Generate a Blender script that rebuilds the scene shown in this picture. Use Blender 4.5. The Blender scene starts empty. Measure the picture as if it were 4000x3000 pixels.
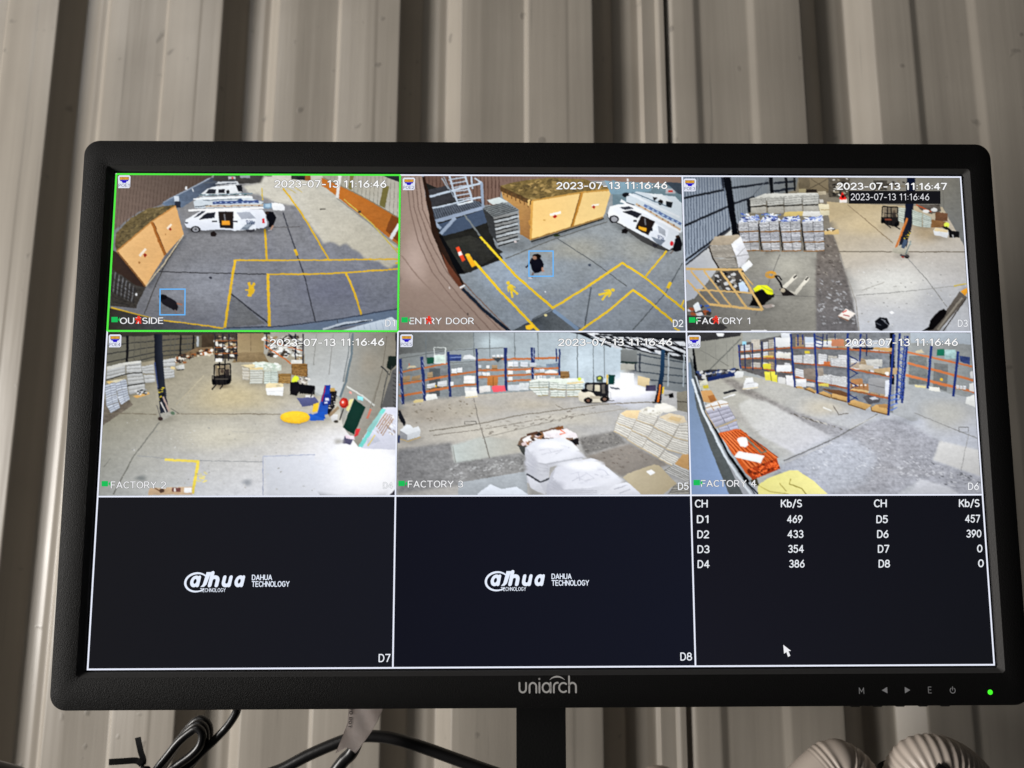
import bpy, bmesh, math, random
import numpy as np
from mathutils import Matrix, Vector, geometry

scn = bpy.context.scene
COL = scn.collection

# ------------------------------------------------------------------ camera
cam_d = bpy.data.cameras.new("camera")
cam = bpy.data.objects.new("camera", cam_d)
COL.objects.link(cam)
cam.matrix_world = Matrix(((0.991109, 0.017681, 0.131870, 0.08487),
                           (0.133032, -0.147959, -0.980005, -0.63074),
                           (0.002184, 0.988835, -0.148996, -0.09590),
                           (0, 0, 0, 1)))
cam_d.sensor_width = 36.0
cam_d.lens = 25.2
cam_d.clip_start = 0.01
cam_d.clip_end = 50
cam_d.dof.use_dof = True
cam_d.dof.focus_distance = 0.39
cam_d.dof.aperture_fstop = 9.0
scn.camera = cam

# ------------------------------------------------------------------ light
world = bpy.data.worlds.new("World")
scn.world = world
world.use_nodes = True
bg = world.node_tree.nodes["Background"]
bg.inputs[0].default_value = (0.92, 0.96, 1.0, 1)
bg.inputs[1].default_value = 0.017

def area_lamp(name, loc, target, sx, sy, power, col):
    d = bpy.data.lights.new(name, 'AREA')
    d.shape = 'RECTANGLE'; d.size = sx; d.size_y = sy
    d.energy = power; d.color = col
    o = bpy.data.objects.new(name, d); COL.objects.link(o)
    o.location = loc
    o.rotation_euler = (Vector(target) - Vector(loc)).to_track_quat('-Z', 'Y').to_euler()
    return o
area_lamp("key_lamp", (-2.8, -1.6, -0.2), (0, 0, 0), 0.8, 1.1, 98, (1.0, 0.965, 0.92))
area_lamp("sheen_lamp", (-1.75, -1.9, 1.75), (-0.3, 0, 0.3), 0.8, 0.6, 8.5, (1.0, 0.97, 0.93))  # unseen lamp added so its reflection lays a sheen on the upper left wall

scn.view_settings.view_transform = 'Standard'
scn.view_settings.look = 'None'
scn.view_settings.exposure = 0.0
scn.view_settings.gamma = 1.0
scn.view_settings.use_curve_mapping = False

# ------------------------------------------------------------------ helpers
def s2l(c):
    c = c / 255.0
    return c / 12.92 if c <= 0.04045 else ((c + 0.055) / 1.055) ** 2.4
def lin(c): return tuple(s2l(v) for v in c)

def mat(name, base, rough=0.5, spec=0.5, metal=0.0):
    m = bpy.data.materials.new(name); m.use_nodes = True
    b = m.node_tree.nodes["Principled BSDF"]
    b.inputs["Base Color"].default_value = (*base, 1)
    b.inputs["Roughness"].default_value = rough
    b.inputs["Metallic"].default_value = metal
    b.inputs["Specular IOR Level"].default_value = spec
    return m
def nd(m, t, **kw):
    n = m.node_tree.nodes.new(t)
    for k, v in kw.items():
        if k in n.inputs: n.inputs[k].default_value = v
        else: setattr(n, k, v)
    return n
def lk(m, a, b): m.node_tree.links.new(a, b)

def add_bump(m, scale, strength, dist=0.0005, stretch=(1, 1, 1), detail=3.0):
    b = m.node_tree.nodes["Principled BSDF"]
    tc = nd(m, "ShaderNodeTexCoord"); mp = nd(m, "ShaderNodeMapping")
    mp.inputs["Scale"].default_value = stretch
    no = nd(m, "ShaderNodeTexNoise"); no.inputs["Scale"].default_value = scale; no.inputs["Detail"].default_value = detail
    bu = nd(m, "ShaderNodeBump"); bu.inputs["Strength"].default_value = strength; bu.inputs["Distance"].default_value = dist
    lk(m, tc.outputs["Object"], mp.inputs["Vector"]); lk(m, mp.outputs[0], no.inputs["Vector"])
    lk(m, no.outputs["Fac"], bu.inputs["Height"]); lk(m, bu.outputs[0], b.inputs["Normal"])
    return no

def mesh_obj(name, verts, faces, m, parent=None, smooth=False):
    me = bpy.data.meshes.new(name)
    me.from_pydata([tuple(v) for v in verts], [], [tuple(f) for f in faces])
    me.validate(); me.update()
    if m: me.materials.append(m)
    if smooth:
        for p in me.polygons: p.use_smooth = True
    o = bpy.data.objects.new(name, me); COL.objects.link(o)
    if parent: o.parent = parent
    return o
def bm_obj(name, bm, m, parent=None, smooth=False):
    bmesh.ops.recalc_face_normals(bm, faces=bm.faces)
    me = bpy.data.meshes.new(name); bm.to_mesh(me); bm.free()
    if m: me.materials.append(m)
    if smooth:
        for p in me.polygons: p.use_smooth = True
    o = bpy.data.objects.new(name, me); COL.objects.link(o)
    if parent: o.parent = parent
    return o
def tag(o, label, cat, group=None):
    o["label"] = label; o["category"] = cat
    if group: o["group"] = group
    return o
def empty(name, loc=(0, 0, 0)):
    o = bpy.data.objects.new(name, None); COL.objects.link(o); o.location = loc
    o.empty_display_size = 0.05
    return o

def catmull(pts, n=10):
    P = [Vector(p) for p in pts]
    P = [P[0] * 2 - P[1]] + P + [P[-1] * 2 - P[-2]]
    out = []
    for i in range(1, len(P) - 2):
        a, b, c, d = P[i - 1:i + 3]
        for k in range(n):
            t = k / n
            out.append(0.5 * ((2 * b) + (c - a) * t + (2 * a - 5 * b + 4 * c - d) * t * t + (3 * b - a - 3 * c + d) * t ** 3))
    out.append(P[-2]); return out
def tube(pts, rad, nseg=12, flat=None):
    """tube along points; rad number or function(arc length); flat=(w,t): rectangular band"""
    V, F = [], []
    n = len(pts); up = None; s = 0.0
    for i, p in enumerate(pts):
        t = (pts[min(i + 1, n - 1)] - pts[max(i - 1, 0)]).normalized()
        if up is None:
            up = Vector((0, -1, 0)) - t * t.dot(Vector((0, -1, 0)))
            up = up.normalized() if up.length > 1e-4 else t.orthogonal().normalized()
        else:
            up = (up - t * up.dot(t)).normalized()
        sd = t.cross(up)
        if i: s += (p - pts[i - 1]).length
        if flat:
            w, th = flat
            for a, b in ((-1, -1), (1, -1), (1, 1), (-1, 1)):
                V.append(p + sd * (a * w / 2) + up * (b * th / 2))
        else:
            r = rad(s) if callable(rad) else rad
            for k in range(nseg):
                an = 2 * math.pi * k / nseg
                V.append(p + up * (math.cos(an) * r) + sd * (math.sin(an) * r))
    m_ = 4 if flat else nseg
    for i in range(n - 1):
        for k in range(m_):
            F.append((i * m_ + k, i * m_ + (k + 1) % m_, (i + 1) * m_ + (k + 1) % m_, (i + 1) * m_ + k))
    F.append(tuple(range(m_))[::-1]); F.append(tuple((n - 1) * m_ + k for k in range(m_)))
    return V, F

# ------------------------------------------------------------------ materials
def steel_paint():
    m = mat("painted_steel", (0.43, 0.395, 0.345), 0.36, 0.5)
    b = m.node_tree.nodes["Principled BSDF"]
    tc = nd(m, "ShaderNodeTexCoord")
    # long vertical streaks of dirt
    mp = nd(m, "ShaderNodeMapping"); mp.inputs["Scale"].default_value = (70, 70, 1.1)
    lk(m, tc.outputs["Object"], mp.inputs[0])
    n1 = nd(m, "ShaderNodeTexNoise"); n1.inputs["Scale"].default_value = 1.0; n1.inputs["Detail"].default_value = 4
    lk(m, mp.outputs[0], n1.inputs["Vector"])
    # broad grime
    n2 = nd(m, "ShaderNodeTexNoise"); n2.inputs["Scale"].default_value = 9.0; n2.inputs["Detail"].default_value = 5
    lk(m, tc.outputs["Object"], n2.inputs["Vector"])
    # small specks
    n3 = nd(m, "ShaderNodeTexNoise"); n3.inputs["Scale"].default_value = 55.0; n3.inputs["Detail"].default_value = 2
    lk(m, tc.outputs["Object"], n3.inputs["Vector"])
    r3 = nd(m, "ShaderNodeMapRange"); r3.inputs[1].default_value = 0.69; r3.inputs[2].default_value = 0.76
    lk(m, n3.outputs["Fac"], r3.inputs[0])
    # thin scratches / runs
    mp4 = nd(m, "ShaderNodeMapping"); mp4.inputs["Scale"].default_value = (260, 260, 6)
    lk(m, tc.outputs["Object"], mp4.inputs[0])
    n4 = nd(m, "ShaderNodeTexNoise"); n4.inputs["Scale"].default_value = 1.0; n4.inputs["Detail"].default_value = 2
    lk(m, mp4.outputs[0], n4.inputs["Vector"])
    r4 = nd(m, "ShaderNodeMapRange"); r4.inputs[1].default_value = 0.70; r4.inputs[2].default_value = 0.78
    lk(m, n4.outputs["Fac"], r4.inputs[0])
    def mixc(fac, a, bcol):
        x = nd(m, "ShaderNodeMix", data_type='RGBA', blend_type='MIX')
        if hasattr(fac, "node"): lk(m, fac, x.inputs[0])
        else: x.inputs[0].default_value = fac
        if hasattr(a, "node"): lk(m, a, x.inputs[6])
        else: x.inputs[6].default_value = (*a, 1)
        x.inputs[7].default_value = (*bcol, 1)
        return x.outputs[2]
    ra = nd(m, "ShaderNodeMapRange"); ra.inputs[1].default_value = 0.35; ra.inputs[2].default_value = 0.7; ra.inputs[4].default_value = 0.7
    lk(m, n1.outputs["Fac"], ra.inputs[0])
    c = mixc(ra.outputs[0], (0.485, 0.438, 0.374), (0.39, 0.349, 0.297))
    rb = nd(m, "ShaderNodeMapRange"); rb.inputs[1].default_value = 0.45; rb.inputs[2].default_value = 0.75; rb.inputs[4].default_value = 0.55
    lk(m, n2.outputs["Fac"], rb.inputs[0])
    c = mixc(rb.outputs[0], c, (0.355, 0.316, 0.268))
    k3 = nd(m, "ShaderNodeMath", operation='MULTIPLY'); k3.inputs[1].default_value = 0.45
    lk(m, r3.outputs[0], k3.inputs[0]); c = mixc(k3.outputs[0], c, (0.16, 0.145, 0.13))
    k4 = nd(m, "ShaderNodeMath", operation='MULTIPLY'); k4.inputs[1].default_value = 0.5
    lk(m, r4.outputs[0], k4.inputs[0]); c = mixc(k4.outputs[0], c, (0.2, 0.185, 0.165))
    lk(m, c, b.inputs["Base Color"])
    rr = nd(m, "ShaderNodeMapRange"); rr.inputs[3].default_value = 0.27; rr.inputs[4].default_value = 0.46
    lk(m, n2.outputs["Fac"], rr.inputs[0]); lk(m, rr.outputs[0], b.inputs["Roughness"])
    # oil-canning + fine orange peel
    mp5 = nd(m, "ShaderNodeMapping"); mp5.inputs["Scale"].default_value = (60, 60, 3)
    lk(m, tc.outputs["Object"], mp5.inputs[0])
    n5 = nd(m, "ShaderNodeTexNoise"); n5.inputs["Scale"].default_value = 1.0; n5.inputs["Detail"].default_value = 3
    lk(m, mp5.outputs[0], n5.inputs["Vector"])
    bu = nd(m, "ShaderNodeBump"); bu.inputs["Strength"].default_value = 0.5; bu.inputs["Distance"].default_value = 0.0011
    lk(m, n5.outputs["Fac"], bu.inputs["Height"])
    bu2 = nd(m, "ShaderNodeBump"); bu2.inputs["Strength"].default_value = 0.25; bu2.inputs["Distance"].default_value = 0.0008
    lk(m, r3.outputs[0], bu2.inputs["Height"]); lk(m, bu.outputs[0], bu2.inputs["Normal"])
    lk(m, bu2.outputs[0], b.inputs["Normal"])
    return m
M_STEEL = steel_paint()
M_BEZEL = mat("bezel_plastic", (0.0062, 0.0058, 0.0058), 0.6, 0.26)
add_bump(M_BEZEL, 1900, 0.8, 0.0004, detail=4.0)
M_LIP = mat("bezel_lip_plastic", (0.055, 0.053, 0.052), 0.48, 0.4)
add_bump(M_LIP, 1400, 0.35, 0.0002)
M_BACK = mat("housing_plastic", (0.008, 0.008, 0.008), 0.6, 0.3)
add_bump(M_BACK, 700, 0.4, 0.0003)
M_CABLE = mat("cable_rubber", (0.012, 0.0115, 0.012), 0.34, 0.5)
add_bump(M_CABLE, 220, 0.25, 0.0004)
M_TIE = mat("tie_plastic", (0.006, 0.006, 0.007), 0.5, 0.3)
add_bump(M_TIE, 500, 0.3, 0.0003)
M_PAPER = mat("tag_paper", (0.60, 0.53, 0.50), 0.8, 0.2)
add_bump(M_PAPER, 160, 0.35, 0.0006)
M_INK = mat("black_ink", (0.01, 0.01, 0.01), 0.6, 0.2)
M_HOSE = mat("hose_plastic", (0.62, 0.535, 0.465), 0.42, 0.5)
_n = add_bump(M_HOSE, 60, 0.25, 0.0008)
M_CUFF = mat("cuff_plastic", (0.60, 0.51, 0.44), 0.4, 0.5)
add_bump(M_CUFF, 60, 0.2, 0.0008)
M_PRINT = mat("grey_print", (0.8, 0.78, 0.76), 0.4, 0.5)
add_bump(M_PRINT, 400, 0.1, 0.0002)
M_MARK = mat("faint_print", (0.5, 0.5, 0.52), 0.5, 0.4)
add_bump(M_MARK, 400, 0.1, 0.0002)
M_LED = bpy.data.materials.new("green_led"); M_LED.use_nodes = True
_b = M_LED.node_tree.nodes["Principled BSDF"]
_b.inputs["Base Color"].default_value = (0.02, 0.3, 0.02, 1)
_b.inputs["Emission Color"].default_value = (*lin((70, 250, 40)), 1); _b.inputs["Emission Strength"].default_value = 1.1

def screen_material():
    m = bpy.data.materials.new("lit_screen"); m.use_nodes = True
    nt = m.node_tree; nt.nodes.clear()
    out = nd(m, "ShaderNodeOutputMaterial")
    at = nd(m, "ShaderNodeAttribute", attribute_name="picture")
    em = nd(m, "ShaderNodeEmission"); lk(m, at.outputs["Color"], em.inputs["Color"])
    lk(m, em.outputs[0], out.inputs["Surface"])
    return m
M_SCREEN = screen_material()

# ------------------------------------------------------------------ wall
P0, PITCH, OPEN, SLOPE, DEPTH = -0.49326, 0.19, 0.062, 0.018, 0.019
LAP = 0.1436
def rounded(profile, r=0.0016, seg=3):
    out = []
    for i, (x, y) in enumerate(profile):
        if i in (0, len(profile) - 1): out.append((x, y)); continue
        p = Vector((x, y)); a = Vector(profile[i - 1]); b = Vector(profile[i + 1])
        da, db = (a - p), (b - p)
        ra = min(r, da.length * 0.45); rb = min(r, db.length * 0.45)
        A = p + da.normalized() * ra; B = p + db.normalized() * rb
        for k in range(seg + 1):
            t = k / seg
            q = A * (1 - t) ** 2 + p * (2 * t * (1 - t)) + B * t * t
            out.append((q.x, q.y))
    return out
def rib(xl):
    return [(xl, 0), (xl + SLOPE, DEPTH), (xl + .031, DEPTH), (xl + .0363, DEPTH - .0008), (xl + .0415, DEPTH), (xl + OPEN - SLOPE, DEPTH), (xl + OPEN, 0)]
PAN = PITCH - OPEN
def left_pan(xr):
    a = lambda f: xr + PAN * f
    return [(a(0.16), 0.0004), (a(0.485), 0.0052), (a(0.515), 0.0016), (a(0.80), 0.0002), (a(0.82), 0.0006)]
def right_pan(xr):
    a = lambda f: xr + PAN * f
    return [(a(0.25), 0), (a(0.30), 0.0024), (a(0.63), 0.0024), (a(0.68), 0)]
prof_l = []
for k in range(-5, 4):
    xl = P0 + k * PITCH
    prof_l += rib(xl)
    if k < 3: prof_l += left_pan(xl + OPEN)
prof_l.append((LAP, 0.0))
prof_r = [(LAP - 0.02, 0.0034), (LAP + 0.004, 0.0034), (LAP + 0.008, 0.001)]
k = 3
prof_r += right_pan(P0 + 3 * PITCH + OPEN)
for k in range(4, 10):
    xl = P0 + k * PITCH
    prof_r += rib(xl)
    prof_r += right_pan(xl + OPEN)
wall = empty("wall"); wall["kind"] = "structure"
wall["label"] = "beige painted corrugated steel wall with vertical ribs behind the monitor"
def sheet(prof, thick=0.0008, z0=-0.95, z1=1.25, nz=3):
    pr = rounded(prof)
    V, F = [], []
    n = len(pr)
    for side in (0, 1):
        for j in range(nz):
            z = z0 + (z1 - z0) * j / (nz - 1)
            for x, y in pr: V.append((x, y + side * thick, z))
    for side in (0, 1):
        o = side * n * nz
        for j in range(nz - 1):
            for i in range(n - 1):
                f = (o + j * n + i, o + j * n + i + 1, o + (j + 1) * n + i + 1, o + (j + 1) * n + i)
                F.append(f if side == 0 else f[::-1])
    o = n * nz
    for j in range(nz - 1):
        for i in (0, n - 1):
            F.append((j * n + i, (j + 1) * n + i, o + (j + 1) * n + i, o + j * n + i))
    ob = mesh_obj("steel_sheet", V, F, M_STEEL, wall, smooth=True)
    ob.data.set_sharp_from_angle(angle=math.radians(28))
    return ob
sheet(prof_l); sheet(prof_r)
# ------------------------------------------------------------------ monitor
monitor = empty("monitor")
MR = Matrix(((0.989346, 0.002414, 0.145563, 0.049836),
             (0.145522, -0.045328, -0.988316, -0.243691),
             (0.004213, 0.998969, -0.045196, -0.053143),
             (0, 0, 0, 1)))
monitor.matrix_world = MR
tag(monitor, "black framed computer monitor showing a grid of security camera pictures", "monitor")
mm = 0.001
SW, SH = 476.0, 267.8           # lit area in millimetres
BL, BR, BT, BB = -255.6, 254.9, 152.5, -153.8

def rrect(l, r, b, t, rad, z, n=8):
    pts = []
    for cx, cy, a0 in ((r - rad, t - rad, 0), (l + rad, t - rad, 90), (l + rad, b + rad, 180), (r - rad, b + rad, 270)):
        for k in range(n + 1):
            a = math.radians(a0 + 90 * k / n)
            pts.append(Vector(((cx + rad * math.cos(a)) * mm, (cy + rad * math.sin(a)) * mm, z * mm)))
    return pts
def loft(rings, cap0=False, cap1=False):
    n = len(rings[0]); V = [v for r in rings for v in r]; F = []
    for i in range(len(rings) - 1):
        for k in range(n):
            F.append((i * n + k, i * n + (k + 1) % n, (i + 1) * n + (k + 1) % n, (i + 1) * n + k))
    if cap0: F.append(tuple(range(n))[::-1])
    if cap1: F.append(tuple((len(rings) - 1) * n + k for k in range(n)))
    return V, F
il, ir, it, ib = -SW / 2 - 4.4, SW / 2 + 4.2, SH / 2 + 3.9, -SH / 2 - 3.4
V, F = loft([rrect(BL + 1, BR - 1, BB + 1, BT - 1, 8, -14), rrect(BL, BR, BB, BT, 8.5, -12), rrect(BL, BR, BB, BT, 8.5, 1.6),
             rrect(BL + .25, BR - .25, BB + .25, BT - .25, 8.3, 2.2), rrect(BL + .9, BR - .9, BB + .9, BT - .9, 8, 2.5),
             rrect(il - .4, ir + .4, ib - .4, it + .4, 2.2, 2.5), rrect(il, ir, ib, it, 2, 2.35)])
bez = mesh_obj("bezel", V, F, M_BEZEL, monitor, smooth=True)
bez.data.set_sharp_from_angle(angle=math.radians(40))
V, F = loft([rrect(il, ir, ib, it, 2, 2.34), rrect(-SW / 2 - 1.6, SW / 2 + 1.6, -SH / 2 - 1.3, SH / 2 + 1.5, .6, 0.2),
             rrect(-SW / 2 - 1.5, SW / 2 + 1.5, -SH / 2 - 1.2, SH / 2 + 1.4, .6, -1.0)])
lip = mesh_obj("lip", V, F, M_LIP, bez, smooth=True)
lip.data.set_sharp_from_angle(angle=math.radians(30))
V, F = loft([rrect(BL + 1.2, BR - 1.2, BB + 1.2, BT - 1.2, 8, -13.9), rrect(BL + 12, BR - 12, BB + 12, BT - 12, 10, -26),
             rrect(-120, 120, -85, 85, 14, -44), rrect(-112, 112, -78, 78, 12, -47)], cap1=True)
mesh_obj("back_housing", V, F, M_BACK, monitor, smooth=True).data.set_sharp_from_angle(angle=math.radians(35))
V, F = loft([rrect(-13.8, 15.0, -330, 60, 3, -62, 5), rrect(-13.8, 15.0, -330, 60, 3, -48.5, 5)], True, True)
neck = mesh_obj("stand_neck", V, F, M_BACK, monitor, smooth=True)
neck.data.set_sharp_from_angle(angle=math.radians(35))

# panel glass behind the picture
V, F = loft([rrect(-SW / 2 - 1.6, SW / 2 + 1.6, -SH / 2 - 1.3, SH / 2 + 1.5, .5, -3), rrect(-SW / 2 - 1.6, SW / 2 + 1.6, -SH / 2 - 1.3, SH / 2 + 1.5, .5, -0.05)], True, True)
M_GLASS = mat("panel_glass", (0.004, 0.004, 0.005), 0.4, 0.4); add_bump(M_GLASS, 900, 0.1, 0.0001)
screen = mesh_obj("screen", V, F, M_GLASS, monitor)

# ------------------------------------------------------------------ flat picture drawing
def proj_map(quad, rect):
    """projective map taking four picture corners (TL,TR,BR,BL) to a rectangle (l,t,r,b) in mm"""
    l, t, r, b = rect
    dst = [(l, t), (r, t), (r, b), (l, b)]
    A = []; B = []
    for (x, y), (u, v) in zip(quad, dst):
        A.append([x, y, 1, 0, 0, 0, -u * x, -u * y]); B.append(u)
        A.append([0, 0, 0, x, y, 1, -v * x, -v * y]); B.append(v)
    h = np.linalg.solve(np.array(A, float), np.array(B, float))
    def f(x, y):
        w = h[6] * x + h[7] * y + 1
        return (h[0] * x + h[1] * y + h[2]) / w, (h[3] * x + h[4] * y + h[5]) / w
    return f

_tc = {}
def _arc(cx, cy, rx, ry, a0, a1, n=12):
    return [(cx + rx * math.cos(math.radians(a0 + (a1 - a0) * k / n)), cy + ry * math.sin(math.radians(a0 + (a1 - a0) * k / n))) for k in range(n + 1)]
GLYPH = {   # stroke lettering, capital height 1: (width, strokes)
    '0': (.60, [_arc(.3, .5, .3, .5, 0, 360, 18)]), '1': (.46, [[(.08, .82), (.32, 1), (.32, 0)]]),
    '2': (.60, [_arc(.3, .71, .28, .29, 165, -35) + [(0, 0), (.6, 0)]]), '3': (.58, [_arc(.28, .75, .25, .25, 150, -90) + _arc(.28, .25, .3, .25, 90, -150)]),
    '4': (.64, [[(.46, 0), (.46, 1), (0, .28), (.64, .28)]]), '5': (.58, [[(.54, 1), (.1, 1), (.06, .55)] + _arc(.27, .32, .3, .32, 125, -150)]),
    '6': (.60, [_arc(.3, .31, .29, .31, 0, 360, 16), [(.46, 1), (.12, .58), (.02, .34)]]), '7': (.58, [[(0, 1), (.58, 1), (.2, 0)]]),
    '8': (.60, [_arc(.3, .76, .24, .24, 0, 360, 14), _arc(.3, .27, .3, .27, 0, 360, 16)]), '9': (.60, [_arc(.3, .69, .29, .31, 0, 360, 16), [(.58, .66), (.48, .42), (.14, 0)]]),
    '-': (.42, [[(.03, .4), (.39, .4)]]), ':': (.06, [[(.03, .12), (.03, .121)], [(.03, .6), (.03, .601)]]), '/': (.36, [[(0, -.12), (.36, 1.04)]]), ' ': (.22, []),
    'A': (.70, [[(0, 0), (.35, 1), (.70, 0)], [(.13, .32), (.57, .32)]]), 'C': (.62, [_arc(.36, .5, .36, .5, 48, 312, 16)]), 'D': (.64, [[(0, 0), (0, 1), (.25, 1)] + _arc(.27, .5, .37, .5, 90, -90) + [(0, 0)]]),
    'E': (.52, [[(.52, 1), (0, 1), (0, 0), (.52, 0)], [(0, .52), (.46, .52)]]), 'F': (.50, [[(.50, 1), (0, 1), (0, 0)], [(0, .5), (.44, .5)]]), 'G': (.68, [_arc(.36, .5, .36, .5, 48, 330, 16) + [(.68, .46), (.42, .46)]]),
    'H': (.64, [[(0, 0), (0, 1)], [(.64, 0), (.64, 1)], [(0, .52), (.64, .52)]]), 'I': (.04, [[(.02, 0), (.02, 1)]]), 'K': (.60, [[(0, 0), (0, 1)], [(.58, 1), (.02, .42)], [(.2, .58), (.62, 0)]]), 'L': (.48, [[(0, 1), (0, 0), (.48, 0)]]),
    'M': (.78, [[(0, 0), (0, 1), (.39, .3), (.78, 1), (.78, 0)]]), 'N': (.66, [[(0, 0), (0, 1), (.66, 0), (.66, 1)]]), 'O': (.76, [_arc(.38, .5, .38, .5, 0, 360, 20)]), 'P': (.54, [[(0, 0), (0, 1), (.26, 1)] + _arc(.27, .73, .27, .27, 90, -90) + [(0, .46)]]),
    'R': (.60, [[(0, 0), (0, 1), (.28, 1)] + _arc(.29, .73, .27, .27, 90, -90) + [(0, .46)], [(.3, .46), (.60, 0)]]), 'S': (.56, [_arc(.28, .75, .26, .25, 40, 270, 12) + _arc(.28, .25, .28, .25, 90, -140, 12)]), 'T': (.64, [[(0, 1), (.64, 1)], [(.32, 1), (.32, 0)]]),
    'U': (.64, [[(0, 1), (0, .32)] + _arc(.32, .32, .32, .32, 180, 360) + [(.64, 1)]]), 'Y': (.66, [[(0, 1), (.33, .48), (.66, 1)], [(.33, .48), (.33, 0)]]), 'b': (.52, [[(0, 1.02), (0, 0)], _arc(.26, .34, .26, .34, 0, 360, 16)]),
    'a': (.54, [_arc(.26, .33, .26, .33, 0, 360, 16), [(.54, .66), (.54, 0)]]), 'h': (.52, [[(0, 1), (0, 0)], [(0, .4)] + _arc(.26, .4, .26, .26, 180, 0) + [(.52, 0)]]), 'u': (.52, [[(0, .66), (0, .26)] + _arc(.26, .26, .26, .26, 180, 360) + [(.52, .66)], [(.52, .4), (.52, 0)]]),
}
def text_tris(s, bold, weight=0.115):
    key = (s, bold, weight)
    if key in _tc: return _tc[key]
    vs, ts = [], []; x = 0.0; w = (weight + 2.0 * bold) / 2
    for ch in s:
        adv, strokes = GLYPH[ch]
        for st in strokes:
            for i in range(len(st) - 1):
                (ax, ay), (bx, by) = st[i], st[i + 1]
                d = math.hypot(bx - ax, by - ay) or 1e-6; nx, ny = -(by - ay) / d * w, (bx - ax) / d * w
                o = len(vs)
                vs += [(x + ax + nx, ay + ny), (x + ax - nx, ay - ny), (x + bx - nx, by - ny), (x + bx + nx, by + ny)]; ts += [(o, o + 1, o + 2), (o, o + 2, o + 3)]
            for (ax, ay) in st:
                o = len(vs); vs += [(x + ax + w * math.cos(k * math.pi / 4), ay + w * math.sin(k * math.pi / 4)) for k in range(8)]; ts += [(o, o + k, o + k + 1) for k in range(1, 7)]
        x += adv + .24
    vs = [(a * .73, b * .73) for a, b in vs]
    _tc[key] = (vs, ts); return _tc[key]

def clip_tri(tri, rect):
    """clip a list of (x, y, colour4) to rect l,t,r,b"""
    l, t, r, b = rect
    def cut(poly, ax, lim, sgn):
        out = []
        for i in range(len(poly)):
            A, B = poly[i], poly[(i + 1) % len(poly)]
            da, db = sgn * (A[ax] - lim), sgn * (B[ax] - lim)
            if da >= 0: out.append(A)
            if (da >= 0) != (db >= 0):
                k = da / (da - db)
                out.append((A[0] + (B[0] - A[0]) * k, A[1] + (B[1] - A[1]) * k, tuple(a + (c - a) * k for a, c in zip(A[2], B[2]))))
        return out
    for ax, lim, sgn in ((0, l, 1), (0, r, -1), (1, b, 1), (1, t, -1)):
        tri = cut(tri, ax, lim, sgn)
        if len(tri) < 3: return []
    return tri

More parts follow.
